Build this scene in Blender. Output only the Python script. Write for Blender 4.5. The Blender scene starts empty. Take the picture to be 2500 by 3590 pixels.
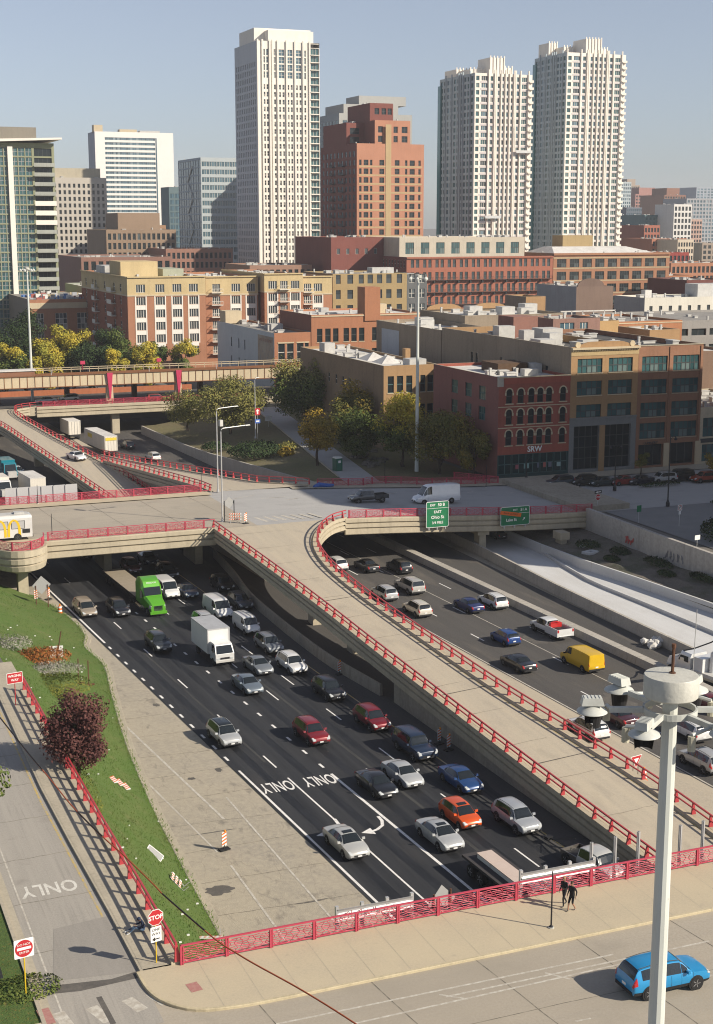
import bpy, bmesh, math, random
from mathutils import Vector, Matrix
R = math.radians
rnd = random.Random(7)
scene = bpy.context.scene
C = scene.collection

# ---------------------------------------------------------------- camera
# world axes: +X runs along the streets, +Y along the expressway; overpass deck is z = 0
cam_d = bpy.data.cameras.new('camera')
cam = bpy.data.objects.new('camera', cam_d); C.objects.link(cam)
cam.location = (0, 0, 38)
cam.rotation_euler = (R(90 - 11.279), 0, R(-21.9))
cam_d.sensor_fit = 'VERTICAL'; cam_d.sensor_height = 36.0; cam_d.sensor_width = 36.0
cam_d.lens = 50.95
cam_d.clip_start = 0.5; cam_d.clip_end = 30000
scene.camera = cam

# ---------------------------------------------------------------- sky, sun, exposure
SUN_EL, SUN_AZ = 31.0, 133.5          # azimuth clockwise from +Y
world = bpy.data.worlds.new('World'); scene.world = world; world.use_nodes = True
wn = world.node_tree.nodes; wl = world.node_tree.links
sky = wn.new('ShaderNodeTexSky'); sky.sky_type = 'NISHITA'; sky.sun_disc = False
sky.sun_elevation = R(SUN_EL); sky.sun_rotation = R(SUN_AZ)
sky.altitude = 200; sky.air_density = 1.0; sky.dust_density = 0.5; sky.ozone_density = 6.0
bg = wn['Background']; bg.inputs['Strength'].default_value = 0.072
hs = wn.new('ShaderNodeHueSaturation'); hs.inputs['Saturation'].default_value = 0.56      # hazy autumn sky, even tone
tn = wn.new('ShaderNodeMix'); tn.data_type = 'RGBA'; tn.blend_type = 'MULTIPLY'; tn.inputs['Factor'].default_value = 1.0; tn.inputs['B'].default_value = (1.0, .98, 1.0, 1)
wl.new(sky.outputs['Color'], hs.inputs['Color']); wl.new(hs.outputs['Color'], tn.inputs['A']); wl.new(tn.outputs['Result'], bg.inputs['Color'])
sd = bpy.data.lights.new('sun', 'SUN'); sd.energy = 4.4; sd.angle = R(0.53); sd.color = (1.0, 0.905, 0.765)
sun = bpy.data.objects.new('sun', sd); C.objects.link(sun)
sv = Vector((math.sin(R(SUN_AZ)) * math.cos(R(SUN_EL)), math.cos(R(SUN_AZ)) * math.cos(R(SUN_EL)), math.sin(R(SUN_EL))))
sun.rotation_euler = sv.to_track_quat('Z', 'Y').to_euler(); sun.location = (150, -150, 250)
scene.view_settings.view_transform = 'Standard'; scene.view_settings.look = 'None'
scene.view_settings.exposure = 0.62; scene.view_settings.gamma = 1.0
scene.view_settings.use_curve_mapping = False
scene.cycles.filter_width = 1.1
scene.cycles.max_bounces = 6; scene.cycles.transparent_max_bounces = 6
scene.cycles.caustics_reflective = False; scene.cycles.caustics_refractive = False

# ---------------------------------------------------------------- helpers
def lerp(a, b, t): return a + (b - a) * t
def sstep(a, b, x):
    t = min(1, max(0, (x - a) / (b - a))); return t * t * (3 - 2 * t)
def zs(x):                       # street level: flat over the cut, then falling to the right
    return -2.0 * sstep(60, 108, x)

class MB:
    """collects faces for ONE mesh"""
    def __init__(s): s.v = []; s.f = []; s.m = []
    def face(s, pts, m=0):
        n = len(s.v); s.v += [tuple(p) for p in pts]; s.f.append(tuple(range(n, n + len(pts)))); s.m.append(m)
    def box(s, x0, y0, z0, x1, y1, z1, m=0, bottom=True):
        n = len(s.v)
        s.v += [(x0,y0,z0),(x1,y0,z0),(x1,y1,z0),(x0,y1,z0),(x0,y0,z1),(x1,y0,z1),(x1,y1,z1),(x0,y1,z1)]
        F = [(0,1,5,4),(1,2,6,5),(2,3,7,6),(3,0,4,7),(4,5,6,7)]
        if bottom: F.append((3,2,1,0))
        for f in F: s.f.append(tuple(n + i for i in f)); s.m.append(m)
    def hull8(s, lo, hi, m=0):
        """lo, hi: four points each, same order (counter-clockwise)"""
        n = len(s.v); s.v += [tuple(p) for p in lo] + [tuple(p) for p in hi]
        for f in [(0,1,5,4),(1,2,6,5),(2,3,7,6),(3,0,4,7),(4,5,6,7),(3,2,1,0)]:
            s.f.append(tuple(n + i for i in f)); s.m.append(m)
    def loft(s, rings, m=0, closed=True, caps=True):
        n = len(s.v); k = len(rings[0])
        for r in rings: s.v += [tuple(p) for p in r]
        for i in range(len(rings) - 1):
            for j in range(k if closed else k - 1):
                a = n + i*k + j; b = n + i*k + (j+1) % k
                s.f.append((a, b, b + k, a + k)); s.m.append(m)
        if caps and closed:
            s.f.append(tuple(n + j for j in range(k))[::-1]); s.m.append(m)
            s.f.append(tuple(n + (len(rings)-1)*k + j for j in range(k))); s.m.append(m)
    def sweep(s, path, prof, m=0, closed=True, caps=True):
        """prof: (offset to the right of travel, height)"""
        rings = []
        for i, p in enumerate(path):
            a = path[max(0, i-1)]; b = path[min(len(path)-1, i+1)]
            tx, ty = b[0]-a[0], b[1]-a[1]; l = math.hypot(tx, ty) or 1
            nx, ny = ty/l, -tx/l
            rings.append([(p[0]+nx*o, p[1]+ny*o, p[2]+h) for o, h in prof])
        s.loft(rings, m, closed, caps)
    def cyl(s, p0, p1, r0, r1=None, n=8, m=0, caps=True):
        r1 = r0 if r1 is None else r1
        p0 = Vector(p0); p1 = Vector(p1); d = (p1-p0).normalized()
        a = d.orthogonal().normalized(); b = d.cross(a)
        rings = [[p + (a*math.cos(2*math.pi*k/n) + b*math.sin(2*math.pi*k/n))*r for k in range(n)] for p, r in ((p0, r0), (p1, r1))]
        s.loft(rings, m, True, caps)
    def tube(s, pts, r, n=6, m=0):
        rings = []
        for i, p in enumerate(pts):
            d = (Vector(pts[min(i+1, len(pts)-1)]) - Vector(pts[max(0, i-1)])).normalized()
            up = Vector((0,0,1)) if abs(d.z) < .95 else Vector((1,0,0))
            a = d.cross(up).normalized(); b = a.cross(d)
            rr = r[i] if isinstance(r, (list, tuple)) else r
            rings.append([Vector(p) + (a*math.cos(2*math.pi*k/n) + b*math.sin(2*math.pi*k/n))*rr for k in range(n)])
        s.loft(rings, m)
    def lathe(s, prof, n=16, m=0, c=(0,0,0)):
        rings = [[(c[0]+r*math.cos(2*math.pi*k/n), c[1]+r*math.sin(2*math.pi*k/n), c[2]+z) for k in range(n)] for r, z in prof]
        s.loft(rings, m)
    def blob(s, c, r, n=8, k=5, m=0, jit=0, rg=rnd):
        rings = []
        for i in range(1, k):
            t = math.pi * i / k; rr = math.sin(t); zz = -math.cos(t)
            rings.append([(c[0]+r[0]*rr*math.cos(2*math.pi*j/n)*(1+rg.uniform(-jit, jit)), c[1]+r[1]*rr*math.sin(2*math.pi*j/n)*(1+rg.uniform(-jit, jit)), c[2]+r[2]*zz*(1+rg.uniform(-jit, jit))) for j in range(n)])
        s.loft(rings, m)
    def add(s, me, mat4, m_off=0):
        n = len(s.v)
        for v in me.vertices: s.v.append(tuple(mat4 @ v.co))
        for p in me.polygons:
            s.f.append(tuple(n + i for i in p.vertices)); s.m.append(p.material_index + m_off)
    def mesh(s, name, mats, smooth=None):
        me = bpy.data.meshes.new(name); me.from_pydata(s.v, [], s.f)
        for mt in (mats if isinstance(mats, (list, tuple)) else [mats]): me.materials.append(mt)
        if any(s.m): me.polygons.foreach_set('material_index', s.m)
        if smooth is not None:
            me.shade_smooth(); me.set_sharp_from_angle(angle=R(smooth))
        me.update(); return me
    def build(s, name, mats, parent=None, loc=None, rz=0, smooth=None):
        return link(name, s.mesh(name, mats, smooth), parent, loc, rz)

def link(name, data, parent=None, loc=None, rz=0, rot=None):
    o = bpy.data.objects.new(name, data); C.objects.link(o)
    if parent is not None: o.parent = parent
    if loc is not None: o.location = loc
    if rot is not None: o.rotation_euler = rot
    elif rz: o.rotation_euler = (0, 0, rz)
    return o
def tag(o, label=None, cat=None, group=None, kind=None):
    if label: o['label'] = label
    if cat: o['category'] = cat
    if group: o['group'] = group
    if kind: o['kind'] = kind
    return o
def thing(name, label, cat, loc=(0,0,0), rz=0, group=None):
    o = link(name, None, None, loc, rz); o.empty_display_size = .5
    return tag(o, label, cat, group)
def resample(pts, step):
    """points at even spacing along a polyline, with tangent angle"""
    out = []; acc = 0; nxt = 0
    for a, b in zip(pts, pts[1:]):
        l = math.dist(a[:2], b[:2])
        while nxt <= acc + l + 1e-6:
            t = (nxt-acc)/l; out.append((tuple(lerp(a[i], b[i], t) for i in range(3)), math.atan2(b[1]-a[1], b[0]-a[0]))); nxt += step
        acc += l
    return out
def smooth_path(pts, n=6):
    """Catmull-Rom through the points"""
    P = [pts[0]] + list(pts) + [pts[-1]]; out = []
    for i in range(1, len(P)-2):
        p0, p1, p2, p3 = P[i-1], P[i], P[i+1], P[i+2]
        for k in range(n):
            t = k/n
            out.append(tuple(.5*((2*p1[j]) + (-p0[j]+p2[j])*t + (2*p0[j]-5*p1[j]+4*p2[j]-p3[j])*t*t + (-p0[j]+3*p1[j]-3*p2[j]+p3[j])*t**3) for j in range(3)))
    out.append(tuple(pts[-1])); return out

# ---------------------------------------------------------------- materials
def mat(name, col, rough=.8, layers=(), metal=0., spec=.35, bump=0., bscale=8., coat=0.):
    """layers: (kind, (sx,sy,sz), lo, hi, colour, amount) mixed over the base in turn"""
    m = bpy.data.materials.new(name); m.use_nodes = True
    N = m.node_tree.nodes; L = m.node_tree.links; b = N['Principled BSDF']
    b.inputs['Roughness'].default_value = rough; b.inputs['Metallic'].default_value = metal
    b.inputs['Specular IOR Level'].default_value = spec
    if coat: b.inputs['Coat Weight'].default_value = coat; b.inputs['Coat Roughness'].default_value = .08
    c4 = (*col, 1); b.inputs['Base Color'].default_value = c4
    if not layers and not bump: return m
    g = N.new('ShaderNodeNewGeometry'); last = None
    for kind, sc, lo, hi, lc, amt in layers:
        if kind == 'island':
            fac_out = g.outputs['Random Per Island']
        elif kind == 'object':
            oi = N.new('ShaderNodeObjectInfo'); fac_out = oi.outputs['Random']
        else:
            mp = N.new('ShaderNodeVectorMath'); mp.operation = 'MULTIPLY'; mp.inputs[1].default_value = sc
            L.new(g.outputs['Position'], mp.inputs[0])
            if kind == 'noise':
                t = N.new('ShaderNodeTexNoise'); t.inputs['Scale'].default_value = 1; t.inputs['Detail'].default_value = 5; t.inputs['Roughness'].default_value = .6
                fac_out = t.outputs['Fac']
            elif kind == 'crack':
                t = N.new('ShaderNodeTexVoronoi'); t.feature = 'DISTANCE_TO_EDGE'; t.inputs['Scale'].default_value = 1
                fac_out = t.outputs['Distance']
                d = N.new('ShaderNodeTexNoise'); d.inputs['Scale'].default_value = 2.5; d.inputs['Detail'].default_value = 4
                ad = N.new('ShaderNodeVectorMath'); ad.operation = 'MULTIPLY_ADD'
                L.new(mp.outputs[0], d.inputs['Vector']); L.new(d.outputs['Color'], ad.inputs[0]); ad.inputs[1].default_value = (.35,.35,.35); L.new(mp.outputs[0], ad.inputs[2])
                L.new(ad.outputs[0], t.inputs['Vector'])
            elif kind == 'wave':
                t = N.new('ShaderNodeTexWave'); t.inputs['Scale'].default_value = 1; t.inputs['Distortion'].default_value = .6; t.inputs['Detail'].default_value = 2
                fac_out = t.outputs['Fac']
            elif kind == 'brick':
                t = N.new('ShaderNodeTexVoronoi'); t.inputs['Scale'].default_value = 1; fac_out = t.outputs['Distance']
            if kind != 'crack': L.new(mp.outputs[0], t.inputs['Vector'])
        mr = N.new('ShaderNodeMapRange'); mr.inputs['From Min'].default_value = lo; mr.inputs['From Max'].default_value = hi
        mr.inputs['To Min'].default_value = 0; mr.inputs['To Max'].default_value = amt
        L.new(fac_out, mr.inputs['Value'])
        mx = N.new('ShaderNodeMix'); mx.data_type = 'RGBA'
        if last is None: mx.inputs['A'].default_value = c4
        else: L.new(last, mx.inputs['A'])
        mx.inputs['B'].default_value = (*lc, 1); L.new(mr.outputs['Result'], mx.inputs['Factor'])
        last = mx.outputs['Result']
    if last is not None: L.new(last, b.inputs['Base Color'])
    if bump:
        t = N.new('ShaderNodeTexNoise'); t.inputs['Scale'].default_value = bscale; t.inputs['Detail'].default_value = 5
        L.new(g.outputs['Position'], t.inputs['Vector'])
        bp = N.new('ShaderNodeBump'); bp.inputs['Strength'].default_value = min(1, bump); bp.inputs['Distance'].default_value = .05
        L.new(t.outputs['Fac'], bp.inputs['Height']); L.new(bp.outputs['Normal'], b.inputs['Normal'])
    return m
def mul(c, k): return tuple(min(1, x*k) for x in c)
def worn(name, col, amt=.5, rough=.85, sc=.6, bump=.15, **k):
    """a wall or paint colour with blotches, fine grain and vertical streaks"""
    return mat(name, col, rough, [('noise', (sc*.4,)*3, .35, .75, mul(col, .62), amt), ('noise', (sc*6,)*3, .35, .7, mul(col, 1.25), amt*.8), ('noise', (sc*3, sc*3, sc*.25), .5, .8, mul(col, .5), amt*.8)], bump=bump, bscale=14, **k)

CONC = (.44,.385,.30)
m_asphalt = mat('new_asphalt', (.013,.015,.018), .75, [('noise', (1.1,.012,1), .38, .66, (.036,.038,.041), .9), ('noise', (9,9,9), .3, .7, (.03,.03,.033), .7), ('noise', (.35,.12,1), .55, .8, (.06,.055,.05), .5)], bump=.3, bscale=30)
m_asphalt_old = mat('weathered_asphalt', (.075,.070,.064), .85, [('noise', (.7,.025,1), .35, .7, (.045,.043,.042), .8), ('noise', (6,6,6), .3, .7, (.10,.093,.085), .7), ('noise', (.4,.06,1), .55, .75, (.16,.14,.115), .7), ('crack', (.16,.12,1), .0, .014, (.04,.04,.04), -.0)], bump=.3, bscale=25)
m_shoulder = mat('cracked_concrete', (.36,.315,.24), .9, [('noise', (.12,.12,1), .35, .7, (.27,.245,.205), .9), ('noise', (3,3,3), .3, .7, (.42,.37,.28), .8), ('noise', (1.1,.5,1), .58, .75, (.15,.135,.115), .8), ('crack', (.42,.16,1), .007, .0, (.18,.155,.125), .5), ('noise', (8,8,8), .62, .8, (.2,.18,.15), .7)], bump=.4, bscale=10)
m_deck = mat('street_concrete', (.37,.32,.245), .85, [('noise', (.04,.9,1), .35, .68, (.275,.245,.20), .8), ('noise', (7,7,7), .3, .7, (.41,.365,.295), .8), ('noise', (.25,.25,1), .55, .75, (.26,.235,.19), .7), ('noise', (.05,.05,1), .45, .7, (.30,.265,.21), .8)], bump=.2, bscale=25)
m_rampdeck = mat('ramp_concrete', (.43,.37,.275), .85, [('noise', (1.0,.03,1), .35, .7, (.33,.29,.235), .9), ('noise', (7,7,7), .3, .7, (.47,.41,.31), .8), ('noise', (.5,.2,1), .55, .75, (.30,.265,.21), .6)], bump=.2, bscale=25)
m_exitdeck = mat('exit_ramp_concrete', (.33,.305,.265), .88, [('noise', (2.2,.05,1), .35, .7, (.24,.225,.20), .8), ('noise', (9,9,9), .3, .7, (.38,.35,.30), .8), ('noise', (.3,.3,1), .6, .75, (.22,.2,.175), .8), ('noise', (5,.15,1), .55, .75, (.2,.185,.165), .6)], bump=.25, bscale=25)
m_walk = mat('sidewalk_concrete', (.46,.39,.27), .85, [('noise', (.35,.35,1), .4, .7, (.37,.32,.24), .8), ('noise', (8,8,8), .3, .7, (.50,.425,.295), .8), ('noise', (2,2,2), .62, .8, (.30,.26,.2), .6)], bump=.15, bscale=30)
m_conc = worn('fascia_concrete', (.42,.365,.265), .55, sc=.5)
m_conc_dark = worn('wall_concrete', (.33,.29,.225), .75, sc=.5)
m_barrier = worn('barrier_concrete', (.40,.37,.32), .7, sc=.6)
m_newconc = mat('new_pavement', (.55,.55,.545), .8, [('noise', (.5,.06,1), .35, .7, (.44,.435,.42), .9), ('noise', (6,6,6), .3, .7, (.60,.60,.59), .6), ('noise', (.2,.2,1), .5, .7, (.48,.47,.45), .7)], bump=.1)
m_kerb = worn('kerb_concrete', (.40,.355,.27), .6, sc=1)
m_kerb_y = worn('yellow_kerb', (.48,.41,.27), .7, sc=1)
m_white = mat('white_road_paint', (.78,.76,.72), .7, [('noise', (5,5,5), .45, .75, (.45,.43,.40), .8), ('noise', (30,30,30), .5, .7, (.3,.3,.3), .35)])
m_worn_white = mat('worn_white_paint', (.55,.52,.45), .75, [('noise', (3,3,3), .4, .6, (.38,.34,.28), .9), ('noise', (20,20,20), .5, .7, (.3,.27,.22), .5)])
m_yellow = mat('yellow_road_paint', (.50,.36,.10), .75, [('noise', (3,3,3), .4, .6, (.36,.32,.25), .95)])
m_patch = mat('dark_patch', (.10,.092,.082), .85, [('noise', (5,5,5), .3, .7, (.15,.135,.115), .8), ('noise', (.8,.8,.8), .4, .7, (.07,.065,.06), .7)], bump=.3, bscale=20)
m_red = mat('red_paint', (.42,.045,.055), .42, [('noise', (2,2,2), .4, .7, (.34,.035,.045), .6), ('noise', (14,14,14), .55, .75, (.50,.10,.10), .5)], spec=.5)
m_redfence = mat('crimson_fence_paint', (.43,.048,.078), .45, [('noise', (2,2,2), .4, .7, (.46,.07,.11), .6), ('noise', (14,14,14), .6, .8, (.22,.03,.04), .5)], spec=.5)
m_grass = mat('lawn', (.066,.11,.02), .9, [('noise', (.25,.25,.25), .35, .65, (.105,.12,.032), .95), ('noise', (.5,.5,.5), .56, .66, (.17,.145,.07), .7), ('noise', (3,3,3), .3, .7, (.04,.085,.012), .8), ('noise', (.9,.9,.9), .6, .8, (.16,.13,.06), .6), ('noise', (14,14,14), .35, .65, (.11,.17,.035), .7)], bump=.9, bscale=22)
m_dry = mat('dry_ground', (.19,.155,.075), .95, [('noise', (.12,.12,.12), .38, .6, (.13,.14,.035), .9), ('noise', (2,2,2), .3, .7, (.09,.075,.045), .8), ('noise', (9,9,9), .4, .7, (.20,.17,.11), .6)], bump=.9, bscale=8)
m_dirt = mat('rubble_dirt', (.16,.14,.115), .95, [('noise', (.3,.3,.3), .45, .6, (.055,.075,.03), .85), ('noise', (3,3,3), .3, .7, (.10,.085,.07), .8), ('noise', (10,10,10), .5, .7, (.24,.21,.18), .7)], bump=1, bscale=6)
m_ground = mat('city_ground', (.17,.155,.135), .9, [('noise', (.02,.02,.02), .4, .6, (.10,.10,.085), .8), ('noise', (.4,.4,.4), .3, .7, (.13,.12,.105), .8)])
m_steel = mat('galvanised_steel', (.55,.55,.54), .45, [('noise', (1,1,1), .4, .7, (.42,.42,.41), .7)], metal=.4, spec=.5)
m_polegrey = mat('pale_grey_pole_paint', (.60,.62,.57), .5, [('noise', (.8,.8,.3), .4, .7, (.50,.51,.46), .7), ('noise', (6,6,6), .66, .76, (.28,.24,.18), .7)], spec=.45)
m_black = mat('black_paint', (.018,.018,.02), .5)
m_rust = mat('rusty_steel', (.12,.055,.03), .85, [('noise', (4,4,4), .4, .7, (.06,.035,.025), .8)])
m_dark = mat('dark_rubber', (.02,.02,.02), .8)

# ================================================================= the setting: ground, roads, ramps
FZ = -6.5                                   # expressway level
def sheet(name, polys, m, parent=None, label=None):
    mb = MB()
    for p in polys: mb.face(p)
    o = mb.build(name, m, parent)
    if parent is None: tag(o, label or name.replace('_', ' '), kind='structure')
    return o
def strip(name, L, Rr, m, parent=None, dz=0.0):
    """sheet between two edge polylines with the same number of points"""
    mb = MB()
    for i in range(len(L)-1):
        mb.face([(*L[i][:2], L[i][2]+dz), (*Rr[i][:2], Rr[i][2]+dz), (*Rr[i+1][:2], Rr[i+1][2]+dz), (*L[i+1][:2], L[i+1][2]+dz)])
    o = mb.build(name, m, parent)
    if parent is None: o['kind'] = 'structure'; o['label'] = name.replace('_', ' ')
    return o

# far ground, one sheet out to the horizon, with the expressway cut left open
G = MB()
Gx = [-9000, 9.6, 17.0, 104.5, 9000]; FAR = 9000
G.face([(-9000,-60,-.25),(9.6,-60,-.25),(9.6,FAR,-.25),(-9000,FAR,-.25)])
G.face([(9.6,-60,-.3),(17,-60,-.3),(17,330,-.3),(9.6,330,-.3)])
xs = [104.5, 112, 9000]
G.face([(104.5,-60,-2.1),(9000,-60,-2.1),(9000,FAR,-2.1),(104.5,FAR,-2.1)])
G.face([(9.6,330,-2.1),(104.5,330,-2.1),(104.5,FAR,-2.1),(9.6,FAR,-2.1)])
G.face([(9.6,330,-7),(104.5,330,-7),(104.5,330,-2.1),(9.6,330,-2.1)])
G.face([(17,-60,-7),(17,330,-7),(17,330,-.3),(17,-60,-.3)])
tag(G.build('ground', m_ground), 'grey city ground running out to the horizon', kind='structure')
bed = sheet('expressway_bed', [[(16.9,-60,FZ-.03),(105,-60,FZ-.03),(105,335,FZ-.03),(16.9,335,FZ-.03)]], m_shoulder, label='cracked pale concrete shoulder of the expressway')

def lane(x120, k):
    return lambda y: x120 - k * (y - 120)
SB = [lane(32.7,.056), lane(35.8,.054), lane(39.35,.056), lane(42.5,.054), lane(45.6,.052), lane(49.2,.045)]
NB = [lane(66.4,.045), lane(70.1,.045), lane(73.7,.045), lane(77.4,.04)]
ys = [330, 260, 200, 181, 165, 148, 135, 120, 108, 95, 85, 75, 60, -60]
road_sb = strip('southbound_carriageway', [(SB[0](y)-.35, y, FZ) for y in ys], [(min(SB[5](y)-.6, 60), y, FZ) for y in ys], m_asphalt)
strip('southbound_inner_shoulder', [(SB[5](y)-.6, y, FZ-.008) for y in ys], [(SB[5](y)+9, y, FZ-.008) for y in ys], m_asphalt_old)
road_nb = strip('northbound_carriageway', [(NB[0](y)-.2, y, FZ) for y in ys], [(80.4 - .036*(y-120), y, FZ) for y in ys], m_asphalt_old)
strip('northbound_shoulder', [(57, y, FZ-.012) for y in ys], [(NB[0](y)-.2, y, FZ-.012) for y in ys], m_rampdeck)
strip('closed_lane', [(80.4 - .036*(y-120), y, FZ-.004) for y in ys], [(86, y, FZ-.004) for y in ys], m_asphalt_old)

# ---- painted lines: every dash is its own sheet, 4 mm above the road
def dash_mesh(w, l):
    mb = MB(); mb.face([(-w/2,-l/2,0),(w/2,-l/2,0),(w/2,l/2,0),(-w/2,l/2,0)]); return mb.mesh('lane_dash', m_white)
def line(fn, y0, y1, w, road, m=None, name='lane_line', z=FZ+.005):
    n = max(2, int(abs(y1-y0)/12)+1); mb = MB()
    yy = [lerp(y0, y1, i/n) for i in range(n+1)]
    for a, b in zip(yy, yy[1:]): mb.face([(fn(a)-w/2, a, z), (fn(a)+w/2, a, z), (fn(b)+w/2, b, z), (fn(b)-w/2, b, z)])
    return mb.build(name, m or m_white, road)
def dashes(fn, y0, y1, step, w, l, road, z=FZ+.005):
    me = dash_mesh(w, l); y = y0
    while y < y1:
        link('lane_dash', me, road, (fn(y), y, z), math.atan2(fn(y)-fn(y+1), 1)); y += step
line(SB[0], 150, 188, .22, road_sb); dashes(SB[0], 112, 149, 3.0, .22, 1.0, road_sb); line(SB[0], 60, 109, .2, road_sb)
dashes(SB[1], 110, 200, 11.6, .15, 3.0, road_sb); line(SB[1], 66, 106, .15, road_sb)
dashes(SB[2], 107.5, 170, 3.55, .22, .95, road_sb); line(SB[2], 66, 105.5, .24, road_sb)
dashes(SB[3], 70, 200, 11.3, .14, 3.2, road_sb); dashes(SB[4], 74, 200, 11.3, .14, 3.4, road_sb)
line(SB[5], 60, 200, .14, road_sb, m_yellow, z=FZ-.002)
for k in (1, 2): dashes(NB[k], 82, 230, 11.0, .15, 3.0, road_nb)
dashes(NB[3], 82, 230, 11.0, .14, 3.2, road_nb); line(NB[0], 60, 200, .16, road_nb, m_worn_white)
line(lambda y: NB[2](y)+.55, 100, 200, .1, road_nb, m_worn_white)
# older lines on the pale shoulder
line(lambda y: 29.5 - .095*(y-98)*(1 if y > 98 else .35), 100, 138, .2, bed, m_worn_white, z=FZ-.02)
line(lambda y: 27.4, 69, 92, .16, bed, m_worn_white, z=FZ-.02)
line(lambda y: 27.2 - .10*(y-94), 94.5, 132, .14, bed, m_worn_white, z=FZ-.02)
line(lambda y: 31.0 - .02*(y-90), 69, 104, .15, bed, m_worn_white, z=FZ-.02)

def eval_mesh(o):
    """mesh of an object with its modifiers or font applied, worked out in a scene of its own so that it stays quick"""
    tmp = bpy.data.scenes.new('workbench'); tmp.collection.objects.link(o)
    with bpy.context.temp_override(scene=tmp, view_layer=tmp.view_layers[0]):
        dg = bpy.context.evaluated_depsgraph_get(); me = bpy.data.meshes.new_from_object(o.evaluated_get(dg))
    bpy.data.scenes.remove(tmp); return me
def text_mesh(s, mt, size=1.0, extrude=0.0, align='CENTER', xs=1.0, ys=1.0, offset=0.0):
    cu = bpy.data.curves.new('lettering', 'FONT'); cu.body = s; cu.size = size; cu.align_x = align; cu.align_y = 'CENTER'
    cu.extrude = extrude; cu.offset = offset; cu.resolution_u = 3
    o = bpy.data.objects.new('lettering', cu)
    me = eval_mesh(o); bpy.data.objects.remove(o); bpy.data.curves.remove(cu)
    me.transform(Matrix.Diagonal((xs, ys, 1, 1))); me.materials.clear(); me.materials.append(mt); return me
only = text_mesh('ONLY', m_white, 1.0, 0, 'CENTER', 1.0, 2.9, .012)
link('only_lettering', only, road_sb, (35.15, 104.6, FZ+.006), R(180))
link('only_lettering', only, road_sb, (38.75, 104.6, FZ+.006), R(180))
mb = MB()      # turn arrow (points to drivers' left)
ap = []
for i in range(9):
    t = i/8*math.pi/2; ap.append((1.25 - 1.05*math.sin(t), .9*(1-math.cos(t))*1.6, 0))
mb.sweep([(1.2, -1.5, 0), (1.15, -.6, 0), (.85, .2, 0), (.2, .75, 0), (-.2, .9, 0)], [(-.13,0),(.13,0)], closed=False)
mb.face([(-.2, 1.5, 0), (-.2, .3, 0), (-1.15, .9, 0)])
arrow = mb.mesh('turn_arrow', m_white); arrow.transform(Matrix.Diagonal((-1,1,1,1)))
link('turn_arrow', arrow, road_sb, ((39.18, 94.53, -6.50)[0], (39.18, 94.53, -6.50)[1], FZ+.006), R(180))
link('turn_arrow', arrow, road_sb, (35.9, 95.3, FZ+.006), R(180))

# ---- patches and stains on the shoulder
def blotch(name, c, rx, ry, m, parent, z, seed):
    rg = random.Random(seed); mb = MB(); n = 22
    mb.face([(c[0]+rx*math.cos(2*math.pi*i/n)*rg.uniform(.7,1.15), c[1]+ry*math.sin(2*math.pi*i/n)*rg.uniform(.7,1.15), z) for i in range(n)])
    return mb.build(name, m, parent)
for i, (u, rx, ry) in enumerate([((25.57, 88.54, -6.50), 1.0, .75), ((27.91, 97.92, -6.50), 1.9, .09), ((31.09, 127.97, -6.50), .35, .5), ((31.83, 109.91, -6.50), .3,.5), ((29.23, 108.83, -6.50), .35,.3),((30.82, 84.64, -6.50),1.2,.12), ((33.96, 111.81, -6.50), .3, .4)]):
    blotch('tar_patch', u, rx, ry, m_patch, bed, FZ-.022, i)

# ---- kerb and gutter along the lawn, then the lawn on its bank
K = [(23.3,60,0),(23.5,75,0),(23.7,84.2,0),(24.4,98.9,0),(25.2,110,0),(26.3,121,0),(27.9,133,0),(29.1,142,0),(28.6,149,0),(29.6,154,0),(29.2,163,0),(27.6,172,0)]
K = smooth_path([(x,y,FZ) for x,y,_ in K], 4)
mb = MB(); mb.sweep(K[::-1], [(-.62,.0),(-.6,.03),(-.18,.02),(-.15,.16),(0,.17),(.12,.1),(.14,-.05),(-.62,-.05)])
tag(mb.build('lawn_kerb', m_kerb), 'concrete kerb and gutter at the foot of the lawn', 'kerb', kind='structure')
lawn = MB(); ny, nx = 90, 16; rgl = random.Random(3)
def top_x(y): return 17.55 if y < 118 else lerp(17.55, 14.5, sstep(118, 150, y))
def kerb_x(y):
    for a, b in zip(K, K[1:]):
        if a[1] <= y <= b[1]: return lerp(a[0], b[0], (y-a[1])/(b[1]-a[1]))
    return K[0][0] if y < K[0][1] else K[-1][0]
def lawn_z(x, y):
    t = (x - top_x(y)) / (kerb_x(y) + .05 - top_x(y))
    t = max(0, min(1, t)); w = lerp(t, sstep(0, 1, t), .45)
    return lerp(-.35, FZ+.08, w) + .12*math.sin(x*1.3+y*.4)*t*(1-t)*2
for i in range(ny+1):
    y = lerp(66, 173, i/ny)
    for j in range(nx+1):
        x = lerp(top_x(y), kerb_x(y)+.05, j/nx)
        lawn.v.append((x, y, lawn_z(x, y) + rgl.uniform(-.03,.03)))
for i in range(ny):
    for j in range(nx):
        a = i*(nx+1)+j; lawn.f.append((a, a+1, a+nx+2, a+nx+1)); lawn.m.append(0)
tag(lawn.build('lawn', m_grass, smooth=60), 'green grass bank between exit ramp and expressway', kind='structure')

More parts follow.
